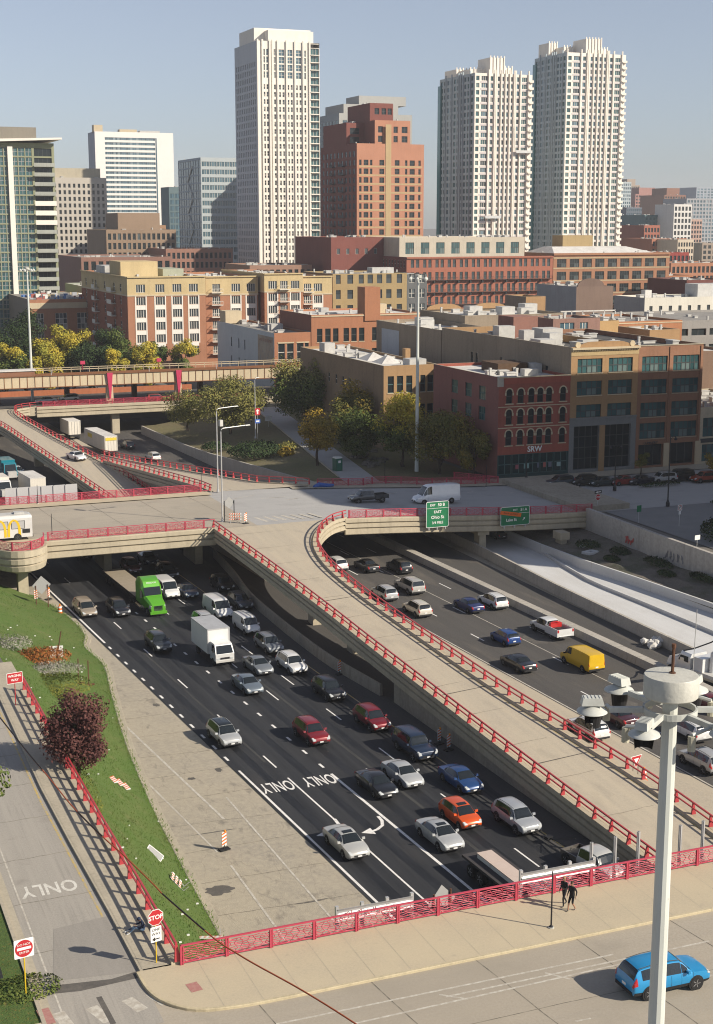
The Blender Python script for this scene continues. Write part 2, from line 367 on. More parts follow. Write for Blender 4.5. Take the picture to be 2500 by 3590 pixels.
# ================================================================= near street
near = sheet('near_street', [[(-80,20,0),(10.2,20,0),(10.2,62.9,0),(-80,62.9,0)], [(10.2,20,0),(120,20,0),(120,62.9,0),(10.2,62.9,0)]], m_deck)
sheet('ramp_mouth', [[(9.4,62.85,-.004),(19,62.85,-.004),(19,68.2,-.004),(9.4,68.2,-.004)]], m_deck, label='concrete at the mouth of the exit ramp')
def rect(name, x0, y0, x1, y1, z, m, parent): return sheet(name, [[(x0,y0,z),(x1,y0,z),(x1,y1,z),(x0,y1,z)]], m, parent)
corner = [(15.2,67.9,0),(15.3,66.0,0),(15.8,64.6,0),(17.0,63.4,0),(19.0,62.95,0),(21.5,62.85,0)]
corner = smooth_path(corner, 4)
mb = MB(); mb.face([(p[0],p[1],.14) for p in corner] + [(120,62.85,.14),(120,67.95,.14)])
side_near = mb.build('near_sidewalk', m_walk); tag(side_near, 'beige concrete sidewalk on the near overpass', kind='structure')
mb = MB(); mb.sweep(corner + [(120,62.85,0)], [(0,-.05),(.16,-.05),(.16,.12),(.14,.147),(0,.147)])
mb.build('kerb', m_kerb_y, side_near)
for x in range(18, 70, 2): rect('sidewalk_joint', x+.3, 62.9, x+.33, 67.9, .144, m_kerb, side_near)
# pavement texture change and road lines
def seg(name, a, b, w, z, m, parent):
    dx, dy = b[0]-a[0], b[1]-a[1]; l = math.hypot(dx, dy); nx, ny = -dy/l*w/2, dx/l*w/2
    return sheet(name, [[(a[0]-nx,a[1]-ny,z),(b[0]-nx,b[1]-ny,z),(b[0]+nx,b[1]+ny,z),(a[0]+nx,a[1]+ny,z)]], m, parent)
seg('lane_line', (28.93, 59.95, 0.00), (44.57, 59.86, 0.00), .13, .005, m_worn_white, near)
seg('lane_line', (23.64, 59.37, 0.00), (39.02, 59.50, 0.00), .13, .005, m_worn_white, near)
seg('lane_line', (20.24, 60.73, 0.00), (38.99, 60.53, 0.00), .13, .005, m_worn_white, near)
seg('lane_line', (40.41, 56.74, 0.00), (42.62, 56.76, 0.00), .12, .005, m_worn_white, near)
seg('lane_line', (33.78, 55.55, 0.00), (34.62, 55.51, 0.00), .12, .005, m_worn_white, near)
for u in (((34.69, 60.19, 0.00), (35.57, 59.16, 0.00)), ((28.71, 60.27, 0.00), (29.87, 59.34, 0.00))): seg('hatch_line', *u, .12, .0055, m_worn_white, near)
# crosswalk bars and dark joint in front of the exit ramp
for q in (((12.25, 65.61, 0.00),(12.79, 63.99, 0.00)),((14.06, 65.70, 0.00),(14.54, 64.38, 0.00)),((15.30, 65.84, 0.00),(15.80, 64.50, 0.00)),((16.22, 66.08, 0.00),(16.60, 64.68, 0.00)),((10.63, 65.73, 0.00),(10.93, 63.88, 0.00))):
    seg('crosswalk_bar', *q, .62, .005, m_worn_white, near)
seg('road_joint', (12.80, 66.43, 0.00), (12.93, 63.67, 0.00), .28, .006, m_patch, near)
seg('tactile_pad', (17.37, 65.77, 0.15), (17.47, 64.88, 0.15), .62, .1475, mat('faded_red_pad', (.36,.16,.14), .9, [('noise',(6,6,6),.4,.7,(.40,.24,.2),.8)]), side_near)
blotch('dirt_streak', (19.07, 64.24, 0.00), 1.0, .18, m_patch, near, .007, 5)
# deck body of the near overpass
mb = MB(); mb.box(16, 30, -1.6, 120, 67.95, -.06); tag(mb.build('near_overpass', m_conc), 'concrete deck body of the near overpass', 'overpass', kind='structure')
mb = MB(); mb.sweep([(17,67.95,0),(120,67.95,0)][::-1], [(0,.17),(.18,.17),(.18,-.4),(.06,-.46),(.22,-.52),(.22,-1.0),(.08,-1.06),(.26,-1.12),(.26,-1.7),(0,-1.7)]); mb.build('fascia', m_conc, bpy.data.objects['near_overpass'])

# ================================================================= exit ramp on the left
yy = [62.9, 68, 75, 85, 95, 105, 115, 125, 140, 160, 200]
exl = lambda y: 10.35 + (.0 if y < 85 else .010*(y-85))
exr = lambda y: 15.25 - (.45*sstep(68, 95, y)) + .012*max(0, y-95)
exit_road = strip('exit_ramp', [(exl(y), y, .004) for y in yy], [(exr(y), y, .004) for y in yy], m_exitdeck)
strip('ramp_walkway', [(exr(y)+.16, y, .16) for y in yy[1:8]], [(17.5, y, .16) for y in yy[1:8]], m_kerb)
mb = MB(); mb.sweep([(exr(y), y, 0) for y in yy[1:9]], [(0,-.1),(.18,-.1),(.18,.15),(.02,.15)])
tag(mb.build('exit_ramp_kerb', m_kerb), 'kerb between exit ramp and walkway', 'kerb', kind='structure')
mb = MB(); mb.sweep([(exl(y)-.55, y, 0) for y in yy[:9]], [(-.1,-.1),(.55,-.1),(.55,.02),(.12,.03),(.1,.14),(-.1,.14)])
tag(mb.build('exit_ramp_gutter', m_kerb), 'kerb and gutter on the left of the exit ramp', 'kerb', kind='structure')
# ledge that carries the fence
mb = MB(); mb.sweep([(17.2,y,0) for y in (67.9,80,95,116.5)], [(-.28,-.3),(.34,-1.2),(.34,.3),(-.28,.3)])
tag(mb.build('fence_ledge', m_conc), 'low concrete ledge under the red ramp fence', 'ledge', kind='structure')
line(lambda y: exr(y)-.35, 70, 150, .13, exit_road, m_yellow, z=.009)
line(lambda y: exl(y)+.45, 64, 120, .10, exit_road, m_worn_white, z=.009)
m_white_faded = mat('faded_white_paint', (.62,.60,.54), .75, [('noise', (4,4,4), .45, .7, (.42,.39,.33), .8)])
link('only_lettering', text_mesh('ONLY', m_white_faded, 1.05, 0, 'CENTER', 1.15, 2.0, .02), exit_road, ((12.57, 79.33, 0.00)[0]+.1, (12.57, 79.33, 0.00)[1]+.2, .01), R(180))
mb = MB(); mb.face([(11.99, 74.40, 0.01), (16.60, 74.99, 0.01), (16.64, 70.53, 0.01), (15.79, 68.07, 0.01), (10.97, 68.80, 0.01)]); mb.build('resurfaced_patch', mat('grey_patch', (.27,.25,.22), .9, [('noise',(3,.3,1),.35,.7,(.22,.205,.18),.8),('noise',(9,9,9),.3,.7,(.31,.285,.25),.7)], bump=.2), exit_road)
mb = MB(); mb.face([(10.78, 68.39, 0.01), (13.76, 67.91, 0.01), (15.11, 68.19, 0.01), (15.11, 67.51, 0.01), (12.04, 67.32, 0.01), (10.66, 67.59, 0.01)]); mb.build('tar_strip', m_patch, exit_road)
m_leafgrass = mat('leafy_grass', (.055,.095,.02), .95, [('noise',(1.5,1.5,1.5),.4,.65,(.035,.06,.012),.9),('noise',(7,7,7),.55,.75,(.25,.13,.03),.8),('noise',(12,12,12),.35,.65,(.10,.16,.04),.6)], bump=1, bscale=12)
sheet('verge', [[(-30,64.9,.05),(exl(66)-.6,64.9,.05),(exl(80)-.6,80,.05),(exl(140)-.6,140,.05),(-30,140,.05)]], m_leafgrass, label='leafy grass verge left of the exit ramp')
sheet('corner_pavement', [[(-30,62.9,.12),(exl(64)-.5,62.9,.12),(exl(65)-.5,64.9,.12),(-30,64.9,.12)]], m_walk, label='pale pavement at the street corner')
seg('tactile_pad', (9.94, 66.13, 0.12), (10.04, 64.61, 0.12), .6, .1255, bpy.data.materials['faded_red_pad'], bpy.data.objects['corner_pavement'])

# ================================================================= overpasses and ramps
GROOVED = [(-.1,.16),(.30,.16),(.34,.05),(.34,-.40),(.10,-.46),(.10,-.58),(.38,-.64),(.38,-1.08),(.12,-1.14),(.12,-1.26),(.40,-1.32),(.40,-1.95),(.3,-2.05),(-.1,-2.05)]
SLIM = [(-.1,.16),(.30,.16),(.32,-.26),(.10,-.31),(.10,-.41),(.34,-.46),(.34,-.80),(.12,-.85),(.12,-.95),(.36,-1.0),(.36,-1.5),(-.1,-1.5)]

# ---- middle overpass (carries the street with the bus and the van)
Y0, Y1 = 173.4, 198.2
xs = [-60, 0, 20, 40, 55] + list(range(60, 112, 4)) + [112]
mid = MB()
for a, b in zip(xs, xs[1:]):
    za, zb = zs(a), zs(b)
    mid.face([(a,Y0,za-1.7),(a,Y1,za-1.7),(b,Y1,zb-1.7),(b,Y0,zb-1.7)])
    for yy_ in (Y0, Y1): mid.face([(a,yy_,za-1.7),(b,yy_,zb-1.7),(b,yy_,zb-.05),(a,yy_,za-.05)])
mid_o = tag(mid.build('middle_overpass', m_conc), 'concrete deck of the middle overpass', 'overpass', kind='structure')
def street_strip(name, y0, y1, x0, x1, dz, m, parent=None, label=None):
    X = sorted(set([x0, x1] + [x for x in xs if x0 < x < x1]))
    mb = MB()
    for a, b in zip(X, X[1:]): mb.face([(a,y0,zs(a)+dz),(b,y0,zs(b)+dz),(b,y1,zs(b)+dz),(a,y1,zs(a)+dz)])
    o = mb.build(name, m, parent)
    if parent is None: tag(o, label or name.replace('_', ' '), kind='structure')
    return o
m_street_grey = mat('street_grey_concrete', (.36,.35,.335), .85, [('noise', (.05,.7,1), .35, .7, (.29,.285,.275), .8), ('noise', (6,6,6), .3, .7, (.40,.39,.37), .7), ('noise', (.25,.25,1), .55, .75, (.25,.245,.235), .7)], bump=.2)
mid_st = street_strip('middle_street', Y0, Y1+.1, -60, 56, 0, m_deck)
mid_st2 = street_strip('middle_street_east', Y0, Y1+.1, 56, 230, 0.0, m_street_grey)
street_strip('cross_street_east', 120, Y0, 107.5, 230, -.001, mat('side_street_asphalt', (.20,.197,.19), .85, [('noise', (.3,.3,1), .4, .7, (.15,.148,.145), .8), ('noise', (6,6,6), .3, .7, (.24,.235,.225), .7)], bump=.2))
wk = street_strip('north_sidewalk', Y1-2.6, Y1+.05, -60, 56.5, .13, m_walk)
street_strip('north_sidewalk_east', Y1-1.6, 202.4, 69, 112, .13, m_kerb)
street_strip('shop_sidewalk', Y1-.2, 202.4, 112, 230, .13, m_kerb)
street_strip('south_sidewalk', Y0, Y0+2.0, -60, 48, .13, m_walk)
street_strip('south_sidewalk_east', Y0, Y0+1.4, 72, 106, .13, m_kerb)
for a, b in (((39.54, 201.65, 0.00),(43.30, 204.26, 0.00)),((36.52, 197.47, 0.00),(48.17, 200.04, 0.00)),((42.39, 197.24, 0.00),(48.50, 201.41, 0.00)),((48.50, 196.22, 0.00),(54.93, 200.74, 0.00)),((53.16, 194.35, 0.00),(60.65, 199.60, 0.00)),((55.98, 190.71, 0.00),(62.14, 193.67, 0.00)),((61.59, 190.96, 0.00),(65.93, 191.04, 0.00)),((64.37, 188.46, -0.20),(67.47, 189.73, -0.20)),((69.89, 187.21, -0.50),(71.94, 188.18, -0.50)),((81.11, 191.23, -0.90),(83.78, 192.46, -0.90)),((94.27, 191.53, -1.60),(96.32, 192.68, -1.60)),((100.50, 190.57, -1.80),(103.07, 191.14, -1.80))):
    x = max(a[0], b[0]); z = zs((a[0]+b[0])/2)+.012
    seg('lane_line', a, b, .14, z, m_worn_white, mid_st if x < 60 else mid_st2)
for i in range(7): 
    x = 58.0 + i*1.25; seg('crosswalk_bar', (x, 175.2), (x-.7, 178.4), .5, .008, m_worn_white, mid_st2)
# near-side fascia, left piece with the rounded bay, right piece after the ramp
def fascia(path, prof, parent, m=m_conc): 
    mb = MB(); mb.sweep(path, prof); return mb.build('fascia', m, parent)
bay = [(22.6 + 3.1*(1-math.cos(t)), 173.2 - 4.6*math.sin(t), 0) for t in [math.pi*i/14 for i in range(15)]]
fascia([(28.9,Y0,0),(34,Y0,0),(42,Y0,0),(50.4,Y0,0)], GROOVED, mid_o)
fascia(bay, [(-.1,.2),(.28,.2),(.30,-.55),(.06,-.62),(.06,-.76),(.30,-.83),(.30,-1.4),(.06,-1.47),(.06,-1.6),(.26,-1.68),(.1,-2.3),(-.5,-2.5)], mid_o)
mb = MB(); mb.face([(p[0],p[1],.15) for p in bay]); mb.face([(p[0],p[1],-2.3) for p in bay][::-1]); mb.build('bay_floor', m_walk, mid_o)
fascia([(-60,Y0,0),(0,Y0,0),(22.4,Y0,0)], GROOVED, mid_o)
fascia([(x,Y0,zs(x)) for x in (68,70,75,80,85,90,95,100,106)], GROOVED, mid_o)
fascia([(x,Y1,zs(x)) for x in (56,30,0,-60)], GROOVED, mid_o); fascia([(x,Y1,zs(x)) for x in (106,100,90,80,72)], GROOVED, mid_o)
def pier(p, sx, sy, zt, name='bridge_pier', label='', cap=None, zb=FZ-.1):
    mb = MB()
    mb.box(p[0]-sx/2, p[1]-sy/2, zb, p[0]+sx/2, p[1]+sy/2, zt)
    if cap: mb.box(p[0]-cap[0]/2, p[1]-cap[1]/2, zt-1.0, p[0]+cap[0]/2, p[1]+cap[1]/2, zt+.02)
    return tag(mb.build(name, m_conc), label, 'pier')
pier((26.04, 173.19, -6.30), 1.2, 1.4, -2.35, label='concrete pier under the rounded bay at the lawn end', cap=(1.8,1.8))
pier((25.5,190), 1.3, 1.3, -1.7, label='concrete pier deep under the left end of the middle overpass')
for x, y, l in ((38.6,186,'shadowed pier between lanes under the middle overpass'),(50.6,185,'shadowed pier under the middle overpass by the ramp'),(63.5,186,'shadowed pier under the middle overpass left of northbound lanes')):
    pier((x,y), 1.0, 6, -1.7, label=l)
pier((88.70, 174.95, -6.00), 1.0, 1.6, zs(88)-1.75, label='square concrete pier with cap beside the exit sign', cap=(1.7,2.2))
pier((98.82, 170.30, -5.50), .9, 1.5, zs(100)-1.75, label='rust stained pier nearest the right abutment', cap=(1.5,2.0))
mb = MB(); mb.box(104.2, Y0+.6, -7, 112, Y1, -1.2); mb.box(97, 186, -7, 104.3, Y1, -2.6)
tag(mb.build('east_abutment', m_conc_dark), 'dark concrete abutment at the right end of the middle overpass', 'abutment')

# ---- ramps: deck, grooved edges, retaining wall
def z1(y): return -max(0, (173.4 - y))*.0526 if y > 150 else -1.23 - (150-y)*.0535
def ramp(name, L, Rr, label, wall_from=None, prof=SLIM, thick=1.3, m=None):
    mb = MB(); n = len(L)
    for i in range(n-1):
        a, b, c, d = L[i], Rr[i], Rr[i+1], L[i+1]
        mb.face([a, b, c, d]); mb.face([(*p[:2], p[2]-thick) for p in (d, c, b, a)])
    o = mb.build(name, m or m_rampdeck); tag(o, label, 'ramp', kind='structure')
    f1 = MB(); f1.sweep(L, prof); f1.build('fascia', m_conc, o)
    f2 = MB(); f2.sweep(Rr[::-1], prof); f2.build('fascia', m_conc, o)
    if wall_from is not None:
        for E, sgn in ((L, 1), (Rr[::-1], 1)):
            pts = [p for p in E if p[1] < wall_from]
            w = MB()
            for a, b in zip(pts, pts[1:]):
                w.face([(a[0],a[1],FZ-.1),(b[0],b[1],FZ-.1),(b[0],b[1],b[2]-.3),(a[0],a[1],a[2]-.3)])
            w.build('retaining_wall', m_conc_dark, o)
    return o
L1 = smooth_path([(50.4,173.6,0),(51.0,161,0),(51.5,149.5,0),(51.9,136,0),(52.1,124,0),(52.6,104,0),(53.1,87.6,0),(53.6,76,0),(54.2,60,0),(54.6,45,0)], 5)
L1 = [(x,y,z1(y)) for x,y,_ in L1]
R1a = smooth_path([(68.2,173.6,0),(65.2,171.6,0),(61.9,166.9,0),(59.5,160.8,0),(58.0,153,0),(57.5,144,0),(57.6,133,0),(58.3,112,0),(59.4,98.6,0),(60.1,88.7,0),(60.2,76,0),(60.6,60,0),(61,45,0)], 5)
R1a = [(x,y,z1(y)) for x,y,_ in R1a]
def at_y(P, y):
    for a, b in zip(P, P[1:]):
        if a[1] >= y >= b[1]: return tuple(lerp(a[k], b[k], (a[1]-y)/max(1e-6, a[1]-b[1])) for k in range(3))
    return P[0] if y > P[0][1] else P[-1]
yr = sorted(set([p[1] for p in R1a]), reverse=True)
R1 = [at_y(R1a, y) for y in yr]; L1b = [at_y(L1, min(y, 173.6)) for y in yr]
ramp1 = ramp('entrance_ramp', L1b, R1, 'beige concrete entrance ramp descending from the middle overpass', wall_from=124)
# joints across the ramp
for y in (112, 96, 141): 
    a, b = at_y(L1, y), at_y(R1, y); seg('deck_joint', (a[0]+.3, y-.4), (b[0]-.3, y+.5), .12, z1(y)+.03, m_patch, ramp1)
for E, s in ((L1b, 1), (R1, -1)):
    mb = MB(); mb.sweep([(x+s*.62, y, z+.006) for x, y, z in E if y < 172], [(-.06,0),(.06,0)], closed=False); mb.build('edge_line', m_yellow, ramp1)
    mb = MB(); mb.sweep([(x+s*.28, y, z) for x, y, z in E if y < 172.5], [(-.28,.0),(-.28,.16),(.16,.16),(.2,0)]); mb.build('kerb', m_walk, ramp1)
for y in (149, 137): pier((54.8, y), 1.0, 1.6, z1(y)-1.25, label='concrete pier under the %s of the entrance ramp' % ('upper span' if y > 140 else 'middle span'), cap=(4.6,1.7))

def z2(y): return -max(0, 302-y)*.0555
L2 = [(x,y,z2(y)) for x,y,_ in smooth_path([(28,306.5,0),(33.5,303,0),(37.5,296,0),(40.4,286,0),(42.2,270,0),(43.6,257,0),(46.2,232,0),(48.2,213,0),(49.4,200,0)], 4)]
R2 = [(x,y,z2(y)) for x,y,_ in smooth_path([(50.5,306.5,0),(47.6,305,0),(45.4,302,0),(44.9,296,0),(46.3,284,0),(49.0,265,0),(51.6,249,0),(53.2,235,0),(55.0,214,0),(56.0,200,0)], 4)]
yr2 = sorted(set(p[1] for p in R2), reverse=True)
ramp2 = ramp('far_entrance_ramp', [at_y(L2, y) for y in yr2], [at_y(R2, y) for y in yr2], 'curved concrete ramp descending from the far overpass at left', wall_from=235)
def z3(y): return -max(0, y-200)*.055
L3 = [(x,y,z3(y)) for x,y,_ in [(52.2,247,0),(53.6,236,0),(55.2,222,0),(57.1,202.6,0),(57.3,198,0)]]
R3 = [(x,y,z3(y)) for x,y,_ in [(53.6,257,0),(57.0,239,0),(61.4,221,0),(66.0,204,0),(72.0,198,0)]]
ramp3 = ramp('merging_ramp', L3, R3, 'short concrete ramp rising to the middle street', wall_from=300)
# far overpass under the elevated railway
FY0, FY1 = 305.5, 327
mb = MB(); mb.box(-80, FY0, -1.7, 110, FY1, -.05); far_o = tag(mb.build('far_overpass', m_conc), 'concrete deck of the far overpass below the railway', 'overpass', kind='structure')
sheet('far_street', [[(-80,FY0,0),(150,FY0,0),(150,FY1,0),(-80,FY1,0)]], m_asphalt_old)
fascia([(50.5,FY0,0),(60,FY0,0),(80,FY0,0),(104,FY0,0)], GROOVED, far_o)
fascia([(-60,FY0,0),(28,FY0,0)], GROOVED, far_o)
pier((67.5,307.5), 1.6, 1.6, -1.6, label='concrete pier under the far overpass')
pier((34,309), 1.6, 1.6, -1.6, label='dark pier behind the curved far ramp')
for y, x, l in ((270,44.6,'upper'),(240,48.0,'lower')): pier((x, y), 1.6, 1.4, z2(y)-1.2, label='round ended pier under the %s part of the far ramp' % l)

# ---- barriers on the expressway floor
JERSEY = [(-.3,0),(-.3,.08),(-.16,.32),(-.09,.95),(.09,.95),(.16,.32),(.3,.08),(.3,0)]
def wall(name, path, prof, m, label, cat='barrier', joints=None):
    mb = MB(); mb.sweep(path, prof); o = mb.build(name, m); tag(o, label, cat)
    if joints:
        g = MB(); g.sweep([(0,-.02,0),(0,.02,0)], [(a*1.012, h*1.004) for a, h in prof]); me = g.mesh('joint', m_conc_dark)
        for (p, ang) in resample(path, joints): link('joint', me, o, p, ang - math.pi/2)
    return o
W = [(0-.18,0),(-.1,1.15),(.12,1.15),(.18,0)]
wall('barrier_wall', smooth_path([(53.6,185,FZ),(52.4,172,FZ),(51.0,161,FZ),(50.6,151,FZ),(50.5,141,FZ),(50.7,133,FZ),(51.3,127,FZ),(51.8,122.5,FZ)], 4), W, m_conc_dark, 'weathered concrete barrier wall beneath the entrance ramp', joints=9)
wall('barrier_wall', [(78.6-.036*(y-165)+.8, y, FZ) for y in (200,172,150,130,110,85,50)], [(-.35,0),(-.35,.1),(-.2,.35),(-.14,.8),(.9,.8),(1.0,.3),(1.05,0)], m_barrier, 'long low concrete median barrier between northbound and closed lanes', joints=6)
wall('barrier_wall', [(x, y, FZ) for x, y in ((88.2,200),(87.6,172),(86.6,150),(86.3,130),(86.2,100),(86.4,60))], [(-.3,0),(-.28,.3),(-.16,1.35),(.18,1.35),(.2,0)], m_barrier, 'tall concrete barrier left of the new white pavement', joints=9)
# new pavement, its raised edge and right hand wall
slab = strip('new_white_pavement', [(x, y, FZ+.12) for x, y in ((88.4,200),(88,172),(87,150),(86.7,130),(86.6,100),(86.8,60))], [(x, y, FZ+.12) for x, y in ((95,200),(94.6,172),(93.2,152),(93.4,130),(93.8,100),(94,60))], m_newconc)
mb = MB(); mb.sweep([(x, y, FZ+.1) for x, y in ((96,172),(94.6,163),(93.4,154),(93.3,150),(93.6,142),(93.8,130),(94,100),(94.2,60))], [(-.1,0),(-.1,.42),(.1,.42),(.1,0)])
mb.build('raised_edge', m_newconc, slab)
strip('new_service_lane', [(x, y, FZ+.08) for x, y in ((95,200),(94.6,172),(93.2,152),(93.4,130),(93.8,100),(94,60))], [(x, y, FZ+.3) for x, y in ((97,200),(96.3,172),(97.3,152),(98.7,130),(100.4,100),(102,60))], m_newconc)
wall('barrier_wall', [(x, y, FZ+.2) for x, y in ((95.6,182),(95.6,170),(96.2,160),(97.4,149),(98.7,134),(100.6,110),(103,60))], [(-.16,0),(-.12,1.25),(.16,1.25),(.2,0)], m_newconc, 'new pale concrete wall below the rubble bank', joints=12)
# rubble bank and the retaining wall below the cross street
RW = [(104.6,173.2),(104.3,165),(104.0,155),(103.9,143),(103.8,120),(103.8,60)]
bank = MB(); nb = 40; rgb = random.Random(5)
for i in range(nb+1):
    y = lerp(184, 60, i/nb)
    xa = lerp(95.6, 103, sstep(175, 60, y)) if y > 175 else lerp(95.8, 103, (175-y)/115)
    for j in range(9):
        t = j/8; bank.v.append((lerp(xa, 104.3, t), y, lerp(FZ+.9, -4.3, t) + rgb.uniform(-.16,.2)*(1 if 0 < j < 8 else 0)))
for i in range(nb):
    for j in range(8):
        a = i*9+j; bank.f.append((a, a+1, a+10, a+9)); bank.m.append(0)
tag(bank.build('rubble_bank', m_dirt), 'weedy dirt bank with rubble below the retaining wall', kind='structure')
mb = MB()
for (xa,ya),(xb,yb) in zip(RW, RW[1:]): pass
mb.sweep([(x, y, 0) for x, y in RW], [(-.25,-7),(-.25,-1.25),(.25,-1.25),(.25,-7)])
rw = tag(mb.build('retaining_wall', worn('retaining_wall_concrete', (.38,.355,.32), .8, sc=.4)), 'long stained concrete retaining wall with graffiti below the side street', 'wall')
def graffiti(name, y, z, w, h, m, parent, x, seed):
    rg = random.Random(seed); mb = MB()
    for k in range(5):
        y0 = y - k*w/5; pts = [(x, y0 - rg.uniform(0, w/6), z + rg.uniform(0, h)) for _ in range(5)]
        mb.tube(pts, h*.09, 4)
    return mb.build(name, m, parent)
m_gred = mat('red_graffiti', (.45,.09,.08), .8); m_ggrey = mat('grey_graffiti', (.2,.2,.21), .8)
graffiti('graffiti', 162.0, -3.9, 1.9, 1.1, m_gred, rw, 103.86, 1)
graffiti('graffiti', 152.5, -4.0, 4.2, 1.2, m_ggrey, rw, 103.68, 2)
# concrete frames lying on the bank
for (px, lab) in (((99.32, 163.35, -5.20), 'square concrete frame lying on the dirt bank, nearer one'), ((100.72, 166.40, -5.10), 'square concrete frame lying on the dirt bank, farther one')):
    mb = MB()
    for a in ((-1,-.7,1,-.35),(-1,.35,1,.7),(-1,-.35,-.45,.35),(.45,-.35,1,.35)): mb.box(a[0],a[1],0,a[2],a[3],.35)
    tag(mb.build('concrete_collar', m_newconc, None, (px[0], px[1], px[2]-.1), R(20)), lab, 'concrete collar')

# ================================================================= red fences
def wavy_panel(w, h=.98):
    mb = MB(); rg = random.Random(int(w*100))
    for k in range(8):
        z = .12 + k*(h-.2)/7; pts = []
        for i in range(9):
            x = w*i/8; pts.append((x, .03*math.sin(i*1.7+k), z + (.045*math.sin(i*1.9 + k*1.3) if k % 2 else .02*math.sin(i*2.3+k))))
        mb.tube(pts, .024, 4)
    for k in range(7):
        x = w*(k+.5)/7; s = 1 if k % 2 else -1
        mb.tube([(x-.12*s,0,.14),(x+.10*s,.02,h*.38),(x-.08*s,0,h*.66),(x+.1*s,0,h-.08)], .022, 4)
    return mb
def ornamental_fence(path, step, label, m=m_redfence, h=1.05, name='red_fence', group=None, base=0.0):
    o = thing(name, label, 'fence', path[0], 0, group)
    off = Vector(path[0]); pm = wavy_panel(step).mesh('panel', m)
    pst = MB(); pst.box(-.05,-.07,0,.05,.07,h+.02); pst.box(.09,-.05,0,.14,.05,h-.05); pstm = pst.mesh('post', m)
    ra = MB(); ra.sweep([tuple(Vector(p)-off) for p in path], [(-.06,h-.02),(-.06,h+.05),(.06,h+.05),(.06,h-.02)]); ra.build('top_rail', m, o)
    rb = MB(); rb.sweep([tuple(Vector(p)-off) for p in path], [(-.035,.08),(-.035,.14),(.035,.14),(.035,.08)]); rb.build('bottom_rail', m, o)
    S = resample(path, step)
    for i, (p, ang) in enumerate(S):
        link('post', pstm, o, Vector(p)-off, ang)
        if i < len(S)-1:
            q = S[i+1][0]; a2 = math.atan2(q[1]-p[1], q[0]-p[0])
            pl = link('panel', pm, o, Vector(p)-off, rot=(0, -math.atan2(q[2]-p[2], math.dist(p[:2], q[:2])), a2)); pl.scale.x = math.dist(p[:2], q[:2])/step
    return o
def rail_fence(path, step, label, m=m_red, h=.9, name='ramp_railing', lean=1):
    o = thing(name, label, 'railing', path[0]); off = Vector(path[0])
    p_ = MB(); p_.hull8([(-.07,-.24,0),(.07,-.24,0),(.07,.12,0),(-.07,.12,0)], [(-.06,-.06,h-.05),(.06,-.06,h-.05),(.06,.07,h-.05),(-.06,.07,h-.05)]); pm = p_.mesh('post', m)
    for z, r in ((h, .055), (h*.52, .045)):
        rr = MB(); rr.sweep([tuple(Vector(p)-off) for p in path], [(-r,z-r),(-r,z+r),(r,z+r),(r,z-r)]); rr.build('rail', m, o)
    for p, ang in resample(path, step): link('post', pm, o, Vector(p)-off, ang if lean > 0 else ang + math.pi)
    return o
def off_path(P, d, dz):
    out = []
    for i, p in enumerate(P):
        a = P[max(0,i-1)]; b = P[min(len(P)-1,i+1)]; tx, ty = b[0]-a[0], b[1]-a[1]; l = math.hypot(tx,ty) or 1
        out.append((p[0]+ty/l*d, p[1]-tx/l*d, p[2]+dz))
    return out
ornamental_fence([(17.4,67.75,.15),(61.5,67.75,.15)], 2.45, 'long crimson ornamental fence along the near sidewalk')
ornamental_fence([(29.3,Y0,.16),(50.4,Y0,.16)], 2.45, 'crimson ornamental fence on the near side of the middle overpass, left of the ramp')
ornamental_fence(off_path(bay, -.05, .2), 2.3, 'curved crimson fence around the rounded overpass bay')
ornamental_fence([(x,Y0,zs(x)+.16) for x in (68.6,74,80,86,92,98,105.5)], 2.45, 'crimson ornamental fence behind the two green exit signs')
ornamental_fence([(-40,Y1,.16),(20,Y1,.16),(56.6,Y1,.16)], 2.45, 'crimson fence on the far side of the middle overpass at left')
ornamental_fence([(x,y,zs(x)+.14) for x,y in ((73.5,198.4),(78,198.4),(81,198.5),(82,199.6),(86,200.2),(89,199.5),(91,198.4),(97,198.4),(103.6,198.4))], 2.45, 'crimson fence behind the dark pickup with a bowed out middle', m=m_redfence)
ornamental_fence([(103.6,198.4,-1.85),(98.5,204,-1.7)], 2.45, 'short crimson fence turning back beside the brick corner shop')
rail_fence([(17.2,67.9,.3),(17.2,75,.3),(17.12,85,.3),(17.1,100,.3),(17.2,116.5,.3)], 2.1, 'red two rail fence beside the exit ramp walkway', h=1.0)
rail_fence(off_path([p for p in L1b if p[1] > 66], .12, .16), 2.15, 'red two rail fence on the left edge of the entrance ramp')
rail_fence(off_path([p for p in R1 if p[1] > 66][::-1], .12, .16), 2.15, 'red two rail fence curving along the right edge of the entrance ramp')
ornamental_fence([(96,FY0,.16),(72,FY0,.16),(50.5,FY0,.16)], 2.45, 'red fence along the far overpass in front of the railway column')
rail_fence(off_path([at_y(L2, y) for y in yr2], .12, .16), 2.3, 'red two rail fence on the left edge of the far ramp')
rail_fence(off_path([at_y(R2, y) for y in yr2][::-1], .12, .16), 2.3, 'red two rail fence on the right edge of the far ramp')
rail_fence(off_path(L3, .12, .16), 2.2, 'red two rail fence on the left of the merging ramp')
rail_fence(off_path(R3[::-1], .12, .16), 2.2, 'red two rail fence on the right of the merging ramp')

